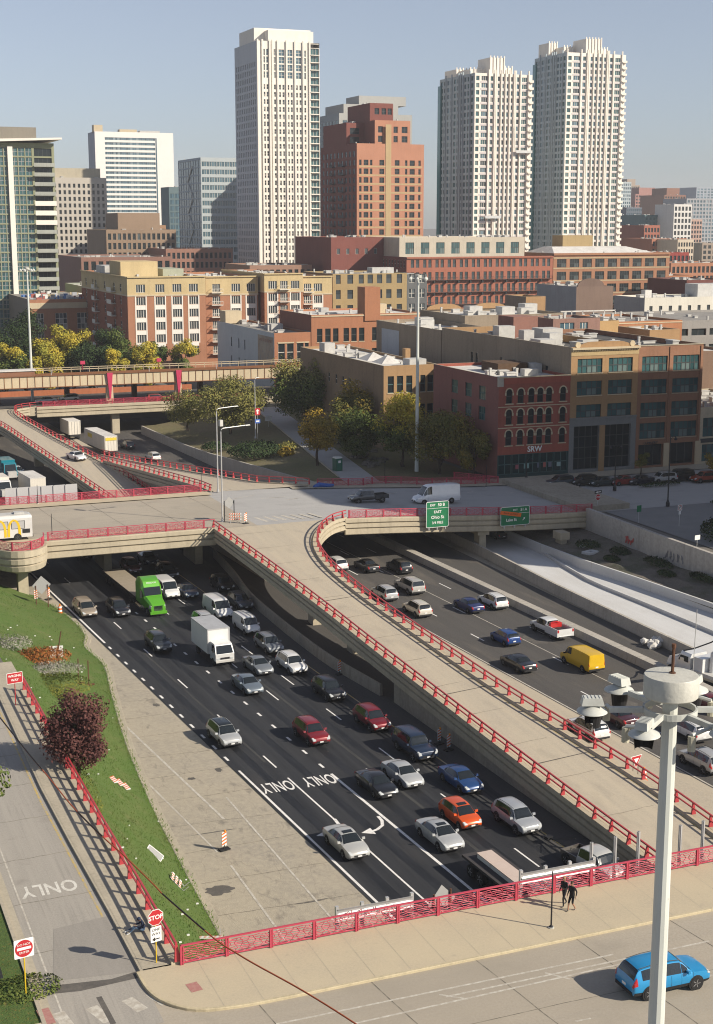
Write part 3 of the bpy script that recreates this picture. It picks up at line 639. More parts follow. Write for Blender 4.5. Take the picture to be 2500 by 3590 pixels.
# ================================================================= slab joints, seams and stains on the pavements
m_joint = mat('joint_filler', (.12,.105,.085), .9, [('noise',(1.5,1.5,1.5),.4,.6,(.26,.23,.18),.9)])
def joint(parent, a, c, z, w=.05, seed=0, n=9):
    rg = random.Random(seed); mb = MB(); pts = [(lerp(a[0],c[0],i/n)+rg.uniform(-.04,.04), lerp(a[1],c[1],i/n)+rg.uniform(-.07,.07), (z if not isinstance(z, tuple) else lerp(z[0], z[1], i/n))) for i in range(n+1)]
    mb.sweep(pts, [(-w/2,0),(w/2,0)], closed=False); return mb.build('pavement_joint', m_joint, parent)
for i, y in enumerate(range(70, 142, 5)): joint(bed, (kerb_x(y)+.7, y), (SB[0](y)-.5, y-.5+(i%3)*.4), FZ-.021, .05, i)
for i, y in enumerate(range(72, 150, 6)): joint(exit_road, (exl(y)+.05, y), (exr(y)-.05, y+.2), .0095, .05, 40+i)
for i, x in enumerate(range(20, 76, 6)): joint(near, (x+2.2, 45), (x, 62.7), .0045, .06, 60+i)
for y in (57.2, 51.5): joint(near, (12, y), (80, y), .0047, .05, int(y), 40)
for i, y in enumerate(range(72, 172, 7)):
    a_, b_ = at_y(L1, y), at_y(R1, y); joint(ramp1, (a_[0]+.5, y-.3), (b_[0]-.5, y+.4), z1(y)+.012, .05, 80+i)
for i, x in enumerate(range(4, 56, 7)): joint(mid_st, (x+1.5, 175.4), (x, 195.4), .011, .05, 120+i)
# wheel paths and patches on the carriageway
m_oil = mat('oil_stained_asphalt', (.011,.012,.014), .6, [('noise',(2,.3,1),.4,.65,(.022,.023,.026),.9)])
m_grit = mat('dusty_asphalt', (.05,.05,.048), .85, [('noise',(2,.15,1),.4,.62,(.02,.021,.024),.95),('noise',(12,12,12),.4,.7,(.07,.068,.062),.6)])
for k, (fa, fb) in enumerate(((0,1),(1,2),(2,3),(3,4),(4,5))):
    line(lambda y: (SB[fa](y)+SB[fb](y))/2, 68, 190, .75, road_sb, m_oil, 'oil_streak', FZ+.0022)
line(lambda y: SB[5](y)-.95, 68, 190, .5, road_sb, m_grit, 'dust_strip', FZ+.0024); line(lambda y: SB[3](y)+.45, 68, 190, .28, road_sb, m_grit, 'seam', FZ+.0026); line(lambda y: SB[1](y)-.4, 110, 190, .22, road_sb, m_grit, 'seam', FZ+.0026)
for i, (x, y, rx, ry) in enumerate(((48.0,118,.9,4.0),(48.6,104,.7,3.0),(50.6,98,.6,5.0),(49.6,89,.5,3.5),(75.3,134,1.7,2.2),(71.8,112,1.5,3.0),(77.0,150,1.3,3.5))): blotch('asphalt_patch', (x,y), rx, ry, m_grit if x < 60 else m_patch, road_sb if x < 60 else road_nb, FZ+.003 if x > 60 or x < 48.5 else FZ+.0031, 70+i)

# ================================================================= buildings
def wallmat(name, col, amt=.45, sc=.5): return worn(name, col, amt, .9, sc, .12)
m_glass = mat('window_glass', (.035,.045,.05), .12, [('island', (1,1,1), .55, .62, (.11,.13,.135), .8), ('island', (1,1,1), .80, .84, (.34,.33,.30), .8)], spec=.6)
m_glass_dark = mat('dark_window_glass', (.018,.024,.026), .12, [('island', (1,1,1), .8, .85, (.10,.12,.12), .7)], spec=.5)
m_glass_teal = mat('teal_window_glass', (.03,.075,.08), .1, [('island', (1,1,1), .35, .5, (.05,.12,.125), .8), ('island', (1,1,1), .75, .8, (.16,.21,.20), .8)], spec=.6)
m_glass_blue = mat('blue_window_glass', (.10,.17,.21), .12, [('island', (1,1,1), .4, .6, (.055,.10,.125), .9), ('island', (1,1,1), .8, .86, (.27,.33,.35), .8)], spec=.6)
m_frame_w = mat('white_window_frame', (.62,.59,.52), .6); m_frame_d = mat('dark_window_frame', (.05,.055,.055), .6)
m_frame_t = mat('teal_window_frame', (.06,.13,.13), .6); m_frame_g = mat('grey_window_frame', (.30,.30,.29), .6)
m_stone = worn('cream_stone', (.52,.43,.29), .4, .85, 1.0)
m_roof_w = mat('white_roof_membrane', (.62,.60,.56), .85, [('noise',(.3,.3,.3),.4,.7,(.45,.43,.40),.8),('noise',(2,2,2),.5,.7,(.35,.33,.3),.5)])
m_roof_g = mat('gravel_roof', (.26,.245,.22), .9, [('noise',(.3,.3,.3),.4,.7,(.17,.16,.15),.8),('noise',(4,4,4),.4,.7,(.32,.30,.27),.6)])
m_roof_d = mat('tar_roof', (.06,.058,.056), .9, [('noise',(.3,.3,.3),.4,.7,(.12,.115,.11),.8)])
m_unit = mat('rooftop_unit_paint', (.50,.49,.46), .6, [('noise',(1,1,1),.4,.7,(.36,.35,.33),.7)])
m_iron = mat('black_iron', (.02,.02,.02), .6)

_wc = {}
def window_mesh(w, h, style, depth, mf, mg, mw=None):
    """style: (panes across, panes up, arch?)"""
    key = (round(w,2), round(h,2), style, depth, mf.name, mg.name, mw.name if mw else '')
    if key in _wc: return _wc[key]
    nx, nz = style[0], style[1]; arch = len(style) > 2; mb = MB(); t = min(.07, w*.06)
    y = depth
    cw, ch = w/nx, h/nz
    for i in range(nx):
        for j in range(nz):
            a, b, c, d = -w/2+i*cw, -w/2+(i+1)*cw, j*ch, (j+1)*ch
            mb.face([(a,y,c),(b,y,c),(b,y,d),(a,y,d)], 1)
    yf = depth-.05
    for i in range(nx+1):
        x = -w/2+i*cw; k = t if 0 < i < nx else t*1.3
        xa, xb = max(-w/2, x-k), min(w/2, x+k); mb.face([(xa,yf,0),(xb,yf,0),(xb,yf,h),(xa,yf,h)], 0)
    for j in range(nz+1):
        z = j*ch; za, zb_ = max(0, z-t), min(h, z+t); mb.face([(-w/2,yf-.01,za),(w/2,yf-.01,za),(w/2,yf-.01,zb_),(-w/2,yf-.01,zb_)], 0)
    if arch:
        r = w/2; zc = h-r
        for s in (-1, 1):
            pts = [(s*r*math.cos(a), .0, zc+r*math.sin(a)) for a in [math.pi/2*i/6 for i in range(7)]]
            mb.face([(s*r,0,h)] + (pts if s < 0 else pts), 2)
    me = mb.mesh('window', [mf, mg] + ([mw] if mw else [])); _wc[key] = me; return me

class Bld:
    def __init__(s, name, label, x0, x1, y0, y1, zt, mwall, zb=-2.1, cat='building', mleft=None, mroof=None, parapet=.5, group=None, base=None):
        if base is None: s.o = thing(name, label, cat, (x0, y0, zb), 0, group); s.off = (0,0,0); s.org = (x0,y0,zb); s.cnt = [0]
        else: s.o = base.o; s.org = base.org; s.off = (x0-s.org[0], y0-s.org[1], zb-s.org[2]); s.cnt = base.cnt
        s.W, s.D, s.H = x1-x0, y1-y0, zt-zb; s.zb = zb; s.mw = mwall; s.ml = mleft or mwall
        s.wall = MB(); s.wins = []; s.mroof = mroof or m_roof_g; s.par = parapet; s.done = set()
        s.mats = [s.mw, s.ml]
    def slot(s, m):
        if m not in s.mats: s.mats.append(m)
        return s.mats.index(m)
    def P(s, side, u, d, z):
        p = (u, d, z) if side == 'F' else (d, s.D-u, z) if side == 'L' else (s.W-d, u, z) if side == 'R' else (s.W-u, s.D-d, z)
        return tuple(a+b for a, b in zip(p, s.off))
    def face(s, side, cols=(), rows=(), style=(1,2), mf=None, mg=None, depth=.18, u0=0, u1=None, z0=0, z1=None, plane=0., m=None, skip=None, arch=False, split=None):
        """a flat wall with real openings; cols and rows in metres (rows from the base)"""
        s.done.add(side)
        u1 = u1 if u1 is not None else (s.W if side in 'FB' else s.D); z1 = s.H if z1 is None else z1
        mi = s.slot(m) if m else (1 if side == 'L' else 0); P = s.P; w = s.wall
        cols = sorted(cols); rows = sorted(rows); mf = mf or m_frame_w; mg = mg or m_glass
        def q(a, b, c, d, dd=0): w.face([P(side,a,plane,c),P(side,b,plane,c),P(side,b,plane,d),P(side,a,plane,d)], mi)
        cur = u0
        for ci, (a, b) in enumerate(cols):
            if a > cur + 1e-4: q(cur, a, z0, z1)
            zc = z0
            for ri, (c, d) in enumerate(rows):
                if skip and skip(ci, ri): continue
                if c > zc + 1e-4: q(a, b, zc, c)
                for (e, f, g, h) in ((a,c,a,d),(b,c,b,d)):
                    w.face([P(side,e,plane,f),P(side,e,plane+depth,f),P(side,g,plane+depth,h),P(side,g,plane,h)], mi)
                for zz in (c, d): w.face([P(side,a,plane,zz),P(side,b,plane,zz),P(side,b,plane+depth,zz),P(side,a,plane+depth,zz)], mi)
                st = style(ci, ri) if callable(style) else style
                g_ = mg(ci, ri) if callable(mg) else mg
                s.wins.append((side, (a+b)/2, c, b-a, d-c, plane, st, mf, g_, depth, s.mats[mi] if len(st) > 2 else None)); zc = d
            if zc < z1 - 1e-4: q(a, b, zc, z1)
            cur = b
        if cur < u1 - 1e-4: q(cur, u1, z0, z1)
    def box(s, name, x0, y0, z0, x1, y1, z1, m):
        mb = MB(); mb.box(x0,y0,z0,x1,y1,z1); return mb.build(name, m, s.o, s.off)
    def band(s, name, z, h, out, m, side='F', u0=None, u1=None):
        if side == 'F': return s.box(name, u0 if u0 is not None else -.02, -out, z, u1 if u1 is not None else s.W+.02, .02, z+h, m)
        return s.box(name, -out, u0 if u0 is not None else .0, z, .02, u1 if u1 is not None else s.D, z+h, m)
    def sills(s, rows, cols, m, h=.15, out=.1, lintel=False):
        for a, b in cols:
            me = MB(); me.box(-(b-a)/2-.1, -out, -h, (b-a)/2+.1, .03, 0); me = me.mesh('window_sill', m)
            for c, d in rows:
                link('window_sill', me, s.o, ((a+b)/2, 0, c))
                if lintel: link('lintel', me, s.o, ((a+b)/2, .03, d+h))
    def finish(s, roof=True, limit=300, wallname='wall'):
        for side, L in (('F', s.W), ('L', s.D), ('R', s.D), ('B', s.W)):
            if side not in s.done: s.face(side)
        if roof:
            z = s.H - s.par; w = s.wall; mi = s.slot(s.mroof)
            w0 = s.wall; ox, oy, oz = s.off
            class _W:
                def face(_, pts, m): w0.face([(p[0]+ox, p[1]+oy, p[2]+oz) for p in pts], m)
            w = _W()
            w.face([(0.25,.25,z),(s.W-.25,.25,z),(s.W-.25,s.D-.25,z),(.25,s.D-.25,z)], mi)
            k = 1 if s.ml is not s.mw else 0
            for (a, b) in (((0,0),(s.W,0)),((s.W,0),(s.W,s.D)),((s.W,s.D),(0,s.D)),((0,s.D),(0,0))):
                ia = [.25 if v == 0 else v-.25 for v in a]; ib = [.25 if v == 0 else v-.25 for v in b]
                w.face([(*a,s.H),(*b,s.H),(*ib,s.H),(*ia,s.H)], s.slot(m_kerb)); w.face([(*ia,s.H),(*ib,s.H),(*ib,z),(*ia,z)], 0)
        if roof and s.W > 6 and s.D > 6:          # vents, hatches and ducts scattered on the roof
            rg_ = random.Random(int(s.W*37+s.D*11)); zt_ = s.H - s.par
            for k in range(min(16, int(s.W*s.D/45)+4)):
                w_, d_, h_ = rg_.choice(((.5,.5,.9),(.9,.9,.5),(1.6,1.0,.8),(.35,.35,1.3),(2.4,.5,.45),(1.2,2.0,1.1)))
                key = ('vent', w_, d_, h_)
                if key not in _wc:
                    v_ = MB(); v_.box(-w_/2,-d_/2,0,w_/2,d_/2,h_*.8); v_.box(-w_*.58,-d_*.58,h_*.8,w_*.58,d_*.58,h_); _wc[key] = v_.mesh('roof_vent', m_unit)
                link('roof_vent', _wc[key], s.o, (rg_.uniform(1.6, s.W-1.6)+s.off[0], rg_.uniform(1.6, s.D-1.6)+s.off[1], zt_+.02+s.off[2]))
        s.wall.build(wallname, s.mats, s.o)
        rot = {'F': 0, 'L': -math.pi/2, 'R': math.pi/2, 'B': math.pi}
        s.wins.sort(key=lambda q: -(q[3]*q[4]) + (100 if q[0] in 'RB' else 0))
        rest = MB(); rmats = []
        for i, (side, u, z, w, h, pl, st, mf, mg, dep, mw) in enumerate(s.wins):
            me = window_mesh(w, h, st, dep, mf, mg, mw)
            loc = s.P(side, u, pl, z)
            if s.cnt[0] < limit: link('window', me, s.o, loc, rot[side]); s.cnt[0] += 1
            else:
                T = Matrix.Translation(loc) @ Matrix.Rotation(rot[side], 4, 'Z')
                if (mf, mg) not in rmats: rmats.append((mf, mg))
                rest.add(me, T, 2*rmats.index((mf, mg)))
        if rest.f:
            o = rest.build('windows', [m for p in rmats for m in p], s.o); o['kind'] = 'stuff'
        return s
def even(n, total, w, m0=0.0, m1=None):
    """n openings of width w spread evenly"""
    m1 = m0 if m1 is None else m1; pitch = (total-m0-m1)/n
    return [(m0+pitch*(i+.5)-w/2, m0+pitch*(i+.5)+w/2) for i in range(n)]
def floors(n, z0, pitch, h): return [(z0+i*pitch, z0+i*pitch+h) for i in range(n)]
def scl(pairs, k, off=0): return [((a-off)*k, (b-off)*k) for a, b in pairs]

# ---------------- the row behind the shop street
brick_deep = wallmat('deep_red_brick', (.29,.085,.06)); brick_maroon = wallmat('maroon_brick', (.235,.10,.085)); brick_sign = wallmat('red_sign_band', (.34,.09,.06))
tan_brick = wallmat('tan_brick', (.34,.21,.105)); grey_tan = wallmat('grey_tan_brick', (.28,.225,.165), .6); stone_grey = wallmat('grey_stone', (.20,.205,.20))
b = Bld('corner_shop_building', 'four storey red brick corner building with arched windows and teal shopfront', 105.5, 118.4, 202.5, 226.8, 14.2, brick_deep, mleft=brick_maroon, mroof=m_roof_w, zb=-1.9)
cx = [1.9, 3.95, 5.85, 7.45, 9.05, 11.6]; cw = 1.08
cols = [(x-cw/2, x+cw/2) for x in cx]; rows = [(5.2,7.6),(8.55,10.95),(11.9,14.2)]
b.face('F', cols, rows, (1,2,'arch'), m_frame_d, m_glass_dark, z0=5.05)
b.face('F', even(5, 12.9, 2.35, .1), [(.55,3.7)], (2,2), m_frame_t, mat('shop_glass', (.012,.035,.036), .1, spec=.5), z0=0, z1=3.72, m=mat('teal_shopfront', (.02,.055,.055), .6))
b.face('F', z0=3.72, z1=5.05, m=brick_sign)
b.face('L', [(7.2,9.6),(12.4,14.8),(17.4,19.8)], [(8.7,10.9),(12.0,14.2)], (3,2), m_frame_t, m_glass_teal)
hm = MB(); pts = [(.72*math.cos(a), -.06, .72*math.sin(a)) for a in [math.pi*i/10 for i in range(11)]]
for p, q in zip(pts, pts[1:]):
    k = .74; a, c = Vector(p), Vector(q); ai, ci = Vector((p[0]*k, -.06, p[2]*k)), Vector((q[0]*k, -.06, q[2]*k))
    hm.face([a, c, ci, ai]); hm.face([a, c, c+Vector((0,.1,0)), a+Vector((0,.1,0))]); hm.face([ai, ci, ci+Vector((0,.1,0)), ai+Vector((0,.1,0))])
hm.box(-.78,-.09,-.5,-.54,.03,-.05); hm.box(.54,-.09,-.5,.78,.03,-.05); hood_me = hm.mesh('stone_hood', m_stone)
sl = MB(); sl.box(-.75,-.1,-.16,.75,.04,0); sill_me = sl.mesh('window_sill', m_stone)
for x in cx:
    for c, d in rows:
        link('stone_hood', hood_me, b.o, (x, 0, d-.52)); link('window_sill', sill_me, b.o, (x, 0, c))
for z in (7.95, 11.3): b.band('brick_course', z, .14, .05, m_stone)
b.box('corner_stone', -.04, -.04, 14.6, .85, .4, 16.14, wallmat('pale_corner_stone', (.42,.38,.32)))
b.band('parapet_band', 15.0, 1.0, .06, brick_sign, u0=1.0); b.band('cornice', 15.95, .18, .12, m_stone)
tx = text_mesh('SRW', mat('white_sign_letters', (.85,.84,.80), .5), 1.25, .04, offset=.02); link('sign_lettering', tx, b.o, (6.6, -.12, 4.4), rot=(R(90),0,0))
for x, w, h, c in ((3.6,.55,.7,(.35,.10,.12)),(5.3,.9,.8,(.25,.40,.38)),(7.5,.5,.8,(.12,.14,.2)),(8.6,.5,.8,(.4,.12,.1)),(9.6,.6,.8,(.15,.16,.2)),(11.2,.7,.7,(.3,.42,.4))):
    mb = MB(); mb.box(x-w/2,.10,1.3,x+w/2,.13,1.3+h); mb.build('shop_poster', mat('poster', c, .6), b.o)
b.box('rooftop_deck', 5.0, 10, 15.6, 10.5, 16, 17.2, wallmat('dark_timber', (.10,.06,.035))); b.box('rooftop_unit', 10.8, 8.5, 15.6, 12.4, 11, 17.1, m_unit); b.box('rooftop_unit', 7.0, 4.5, 15.6, 9.5, 6, 16.7, m_unit)
b.finish()

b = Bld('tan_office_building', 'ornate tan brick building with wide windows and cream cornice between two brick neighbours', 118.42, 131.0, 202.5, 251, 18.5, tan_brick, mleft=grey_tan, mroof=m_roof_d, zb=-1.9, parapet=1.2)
cols = [(1.2,5.8),(7.0,11.5)]; rows = [(9.0,11.1),(12.6,14.9),(16.2,18.5)]
b.face('F', cols, rows, (5,2), m_frame_d, m_glass_teal, z0=8.8)
b.face('F', [(.9,5.6),(6.7,11.6)], [(.5,7.6)], (4,4), m_frame_d, mat('tall_dark_glass', (.012,.02,.022), .1, spec=.5), z1=8.8, m=stone_grey, depth=.5)
b.box('centre_pier', 5.62, -.06, 0, 6.68, .5, 7.6, tan_brick)
b.face('L', [(12.5,13.4),(14.4,15.3),(24,24.9),(28.6,29.5),(30.8,31.7),(36,37),(38,39),(40,41)], [(14.4,16.8)], (1,2), m_frame_d, m_glass)
b.band('cornice', 20.0, .32, .5, m_stone); b.band('frieze', 19.0, .95, .06, worn('frieze_brick', (.42,.31,.16), .5)); b.band('stone_course', 8.7, .3, .15, stone_grey)
dn = MB()
for i in range(40): dn.box(.1+i*.314, -.3, 19.78, .26+i*.314, 0, 19.99)
dn.build('dentils', m_stone, b.o)
pp = MB(); n = 16
prof = [(.0+12.58*i/n, 20.34 + (.75*sstep(0,.28,i/n)*sstep(0,.28,1-i/n)+.12*math.sin(math.pi*i/n))) for i in range(n+1)]
for (xa,za),(xb,zb_) in zip(prof, prof[1:]): pp.hull8([(xa,-.02,20.33),(xb,-.02,20.33),(xb,.35,20.33),(xa,.35,20.33)], [(xa,-.02,za),(xb,-.02,zb_),(xb,.35,zb_),(xa,.35,za)])
pp.build('shaped_parapet', tan_brick, b.o)
for x in (1.15, 11.3):
    rm = MB(); rm.cyl((x,-.12,20.75),(x,.3,20.75),.48,n=14); rm.build('roundel', m_stone, b.o)
b.sills(rows, cols, m_stone)
for x0, y0, w, d, h in ((1,12,3,3.5,1.6),(5,16,2.4,2.4,2.3),(8,10,3,2,1.5),(7,22,4,4,2.6),(1.5,28,3.2,2.4,2.8),(2.2,20,2.0,2.0,2.6)): b.box('rooftop_unit', x0, y0, 19.1, x0+w, y0+d, 19.1+h, m_unit)
b.box('stair_head', 6.5, 32, 19, 11.5, 38, 23.2, wallmat('stair_head_brick', (.26,.13,.10)))
b.finish()

bb = wallmat('brown_brick', (.27,.14,.085))
b = Bld('brown_office_building', 'four storey brown brick building at the right end with paired wide windows', 131.02, 143.5, 202.5, 240, 18.4, bb, mroof=m_roof_d, zb=-1.9, parapet=.8)
cols = [(.7,5.6),(6.7,11.8)]; rows = [(4.9,7.5),(8.5,10.9),(12.3,14.7),(16.0,18.5)]
b.face('F', cols, rows, (6,2), m_frame_d, m_glass_teal, z0=4.4)
b.face('F', [(.6,5.4),(6.9,11.6)], [(.3,3.9)], (3,1), m_frame_d, m_glass_dark, z1=4.4, depth=.6)
b.sills(rows, cols, wallmat('tan_sill', (.40,.32,.22)))
for x in (5.55, 11.75): b.box('stone_pier', x-.05, -.1, 0, x+1.0, .3, 4.0, m_stone)
for x in (6.15, 12.2): b.box('brick_pier', x-.22, -.14, 4.05, x+.22, .05, 20.0, bb)
b.band('coping', 20.2, .14, .08, m_kerb)
tx = text_mesh('LUMNERY', m_frame_d, .62, .03); link('sign_lettering', tx, b.o, (2.9, -.08, 4.15), rot=(R(90),0,0))
b.finish()
cream = wallmat('cream_render', (.50,.43,.31))
b = Bld('cream_shop_building', 'low cream shop building at the right edge of the picture', 143.55, 162, 202.5, 226, 7.7, cream, zb=-1.9, mroof=m_roof_g)
b.face('F', [(.6,4.6),(5.6,9.6),(10.6,14.6)], [(.4,3.3),(4.6,7.8)], (4,2), m_frame_d, m_glass_teal)
b.band('sign_band', 3.6, .7, .08, m_frame_d, u0=.2, u1=9); b.finish()
b = Bld('ochre_party_wall_building', 'dark brown brick wall building behind the cream shop', 143.6, 168, 227, 262, 14.6, wallmat('party_wall_brick', (.20,.13,.09)), mroof=m_roof_w); b.finish()

# ---------------- the middle block
white_patch = wallmat('pale_blue_paint', (.42,.45,.48), .4)
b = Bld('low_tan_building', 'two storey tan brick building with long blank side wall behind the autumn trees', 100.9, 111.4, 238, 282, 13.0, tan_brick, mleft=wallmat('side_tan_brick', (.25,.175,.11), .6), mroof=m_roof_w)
b.face('F', [(.8,2.0),(2.6,3.8),(4.4,5.6),(7.2,8.2),(8.6,9.8)], [(5.2,8.0),(10.2,13.2)], (1,2), m_frame_t, m_glass_dark)
b.face('L', [(16,17),(20,21),(23.5,24.5),(27,28),(30.5,31.5)], [(9.6,11.4)], (1,2), m_frame_w, m_glass_dark)
b.sills([(5.2,8),(10.2,13.2)], [(.8,2.0),(2.6,3.8),(4.4,5.6),(7.2,8.2),(8.6,9.8)], m_stone)
b.box('rooftop_unit', 5.5, 1.0, 14.6, 8.8, 4, 16.0, m_unit); b.box('rooftop_unit', 1.2, 33, 14.6, 3.4, 36, 16.6, m_unit); b.box('brick_chimney', 8.2, 9, 14.6, 9.2, 10.4, 17.2, tan_brick)
for y in (8, 15): sk = MB(); sk.hull8([(3,y,14.6),(7.5,y,14.6),(7.5,y+5,14.6),(3,y+5,14.6)], [(5.2,y+2.4,16),(5.3,y+2.4,16),(5.3,y+2.6,16),(5.2,y+2.6,16)]); sk.build('skylight', m_roof_w, b.o)
b.finish()
b = Bld('brown_rear_building', 'long windowless brown brick building with white roof left of the lamp mast', 118.3, 130.4, 251.1, 283, 18.0, grey_tan, mroof=m_roof_w, parapet=.9)
mb = MB(); mb.box(-.04, 20, 12, .0, 29, 18.6); mb.build('pale_painted_patch', white_patch, b.o)
b.box('rooftop_unit', 3, 16, 19.2, 6, 19, 21, m_unit); b.box('rooftop_unit', 7, 25, 19.2, 10, 28, 20.8, m_unit); b.finish()
b = Bld('arched_parapet_building', 'brown brick building with white roof and two curved tan gables', 130.6, 154, 266, 288, 19.6, grey_tan, mleft=grey_tan, mroof=m_roof_w, parapet=.6)
for cxx in (5.5, 16.5):
    ga = MB()
    for i in range(10):
        a0, a1 = math.pi*i/10, math.pi*(i+1)/10
        xa, xb = cxx-4.2*math.cos(a0), cxx-4.2*math.cos(a1)
        ga.hull8([(xa,21.4,21.7),(xb,21.4,21.7),(xb,21.8,21.7),(xa,21.8,21.7)], [(xa,21.4,21.72+1.2*math.sin(a0)),(xb,21.4,21.72+1.2*math.sin(a1)),(xb,21.8,21.72+1.2*math.sin(a1)),(xa,21.8,21.72+1.2*math.sin(a0))])
    ga.build('curved_gable', tan_brick, b.o)
for x0,y0,w,d,h in ((10,3,3,3,2),(15,4,3,2,1.6),(18,8,3,3,2.2),(6,10,3,3,1.8)): b.box('rooftop_unit', x0,y0,21.1,x0+w,y0+d,21.1+h,m_unit)
b.finish()
b = Bld('stair_tower_building', 'tall narrow tan brick stair tower rising above the white roofs', 157.5, 162.5, 290, 300, 21.8, tan_brick, mleft=grey_tan, mroof=m_roof_w); b.face('F', [(1,2)], [(16,19)], (1,1)); b.finish()
b = Bld('ochre_block_building', 'squat ochre brick roof block beside the rooftop air units', 150.5, 160, 255, 263, 18.6, wallmat('ochre_brick', (.40,.26,.12)), mroof=m_roof_w); b.finish()
b = Bld('penthouse_block', 'reddish brick block with sliding windows behind the tan cornice', 136.8, 147, 241, 251, 20.3, wallmat('mauve_brick', (.26,.155,.125)), mroof=m_roof_g)
b.face('F', [(1.5,4.6),(5.8,7.6)], [(19.4,21.6)], (3,1), m_frame_w, m_glass_blue); b.finish()
b = Bld('arched_brick_building', 'orange brick building with two arched openings behind the brown office', 163, 180, 262, 285, 17.8, wallmat('orange_brick', (.38,.17,.085)), mroof=m_roof_g)
b.face('F', [(3,5.2),(6.6,8.8)], [(14,17.8)], (1,1,'arch'), m_frame_w, m_glass_dark); b.band('coping', 19.4, .2, .1, m_stone); b.finish()
b = Bld('tan_low_block', 'plain tan brick block with pale metal canopy, right of the arched openings', 152.3, 159, 232, 243, 18.4, tan_brick, mroof=m_roof_w); b.finish()
b = Bld('grey_parking_garage', 'grey concrete parking garage with long openings at the right edge', 183.7, 227.7, 272, 305, 16.8, wallmat('garage_concrete', (.27,.255,.235)), mroof=m_roof_g)
b.face('F', even(9, 44, 3.9, .5), floors(5, 1.6, 3.5, 1.5), (2,1), m_frame_d, m_glass_dark, depth=.4); b.finish()
wp = wallmat('white_painted_brick', (.62,.585,.50), .35)
b = Bld('white_painted_building', 'white painted brick building with small windows at the right', 214.7, 258.1, 330, 345, 18.6, wp, mleft=wallmat('grey_side_wall', (.33,.33,.32)), mroof=m_roof_w)
b.face('F', even(14, 43.4, 1.0, .5), floors(4, 4.0, 4.2, 1.9), (1,2), m_frame_d, m_glass); b.box('rooftop_unit', 4, 6, 20.2, 6, 8, 22.4, m_roof_w)
b.box('cooling_unit', 20, 5, 20.2, 30, 11, 23.8, m_unit); b.finish()
b = Bld('curved_gable_warehouse', 'grey and brown warehouse side with rounded gable in front of the frame building', 223.3, 236, 380, 404, 19.4, wallmat('warehouse_brick', (.19,.13,.10)), mleft=wallmat('grey_render', (.30,.31,.32)), mroof=m_roof_g, parapet=.3)
ga = MB()
for i in range(10):
    a0, a1 = math.pi*i/10, math.pi*(i+1)/10; xa, xb = 5-4.6*math.cos(a0), 5-4.6*math.cos(a1)
    ga.hull8([(xa,0,21.5),(xb,0,21.5),(xb,.5,21.5),(xa,.5,21.5)], [(xa,0,21.52+2.4*math.sin(a0)),(xb,0,21.52+2.4*math.sin(a1)),(xb,.5,21.52+2.4*math.sin(a1)),(xa,.5,21.52+2.4*math.sin(a0))])
ga.build('rounded_gable', wallmat('gable_brick', (.17,.115,.09)), b.o); b.finish()
b = Bld('glazed_roof_building', 'low building with white glazed rooftop frame and clutter', 172.8, 190, 300, 322, 15.2, grey_tan, mroof=m_roof_w)
fr = MB()
for x in range(0, 16, 3): fr.box(.5+x, 2, 16.6, .7+x, 2.2, 19.6)
fr.box(.5, 2, 19.4, 15.7, 2.25, 19.7); fr.box(.5, 2, 16.8, 15.7, 2.25, 17.0); fr.build('white_frame', m_roof_w, b.o)
for x0,y0,w,d,h in ((6,3,3,2,1.4),(11,3,2,2,1.8),(15,4,3,2,1.3)): b.box('rooftop_unit', x0,y0,16.8,x0+w,y0+d,16.8+h,m_unit)
b.finish()

# ---------------- beyond the railway
white_side = wallmat('blue_white_side_wall', (.52,.535,.54), .3); orange = wallmat('orange_red_brick', (.36,.16,.085))
b = Bld('mural_building', 'brick building with white painted side wall and faded mural', 109.8, 118.9, 325, 372, 12.6, orange, mleft=white_side, mroof=m_roof_g)
b.face('F', [(.9,2.6),(3.1,4.8),(5.6,7.3),(7.6,8.6)], [(3.0,6.2),(8.0,12.2)], (1,2), m_frame_w, m_glass_dark); b.sills([(3.0,6.2),(8.0,12.2)], [(.9,4.8),(5.6,8.6)], m_stone, .3, .12, True)
b.face('L', [(12,12.9),(18.4,19.3),(23.4,24.3)], [(4.2,6.6),(9.0,11.4)], (1,2), m_frame_d, m_glass_dark)
mb = MB(); mb.box(-.03, .6, 5.2, .02, 12.5, 13.6); mb.build('mural', mat('mural_paint', (.42,.34,.26), .9, [('noise',(.3,.3,.3),.4,.6,(.36,.27,.20),.9),('noise',(1.2,1.2,1.2),.55,.7,(.20,.25,.28),.7)]), b.o)
tx = text_mesh('SAINT LOUIS ASSEMBLY', mat('mural_letters', (.28,.10,.07), .9), .95, .0); link('mural_lettering', tx, b.o, (-.045, 6.5, 12.5), rot=(R(90),0,R(-90)))
b.box('brick_chimney', .2, 40, 14.4, 4.6, 45, 17.6, m_stone); b.box('rooftop_unit', 4, 14, 14.2, 7, 17, 15.8, m_unit); b.finish()
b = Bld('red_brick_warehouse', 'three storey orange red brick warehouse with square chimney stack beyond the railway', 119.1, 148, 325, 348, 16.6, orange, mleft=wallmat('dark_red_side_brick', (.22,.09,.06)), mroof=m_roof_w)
c1 = [(1.4,2.8),(3.5,4.9),(5.5,6.9),(8.2,9.6),(10.2,11.6),(12.2,13.6),(15.6,16.8),(18.4,19.6),(21.6,22.8),(24.6,25.8)]
b.face('F', c1, [(2.5,5.6),(7.2,10.4),(12.2,15.4)], (1,2), m_frame_d, m_glass_dark); b.sills([(7.2,10.4),(12.2,15.4)], c1, m_stone)
b.band('cornice', 18.2, .3, .15, m_stone)
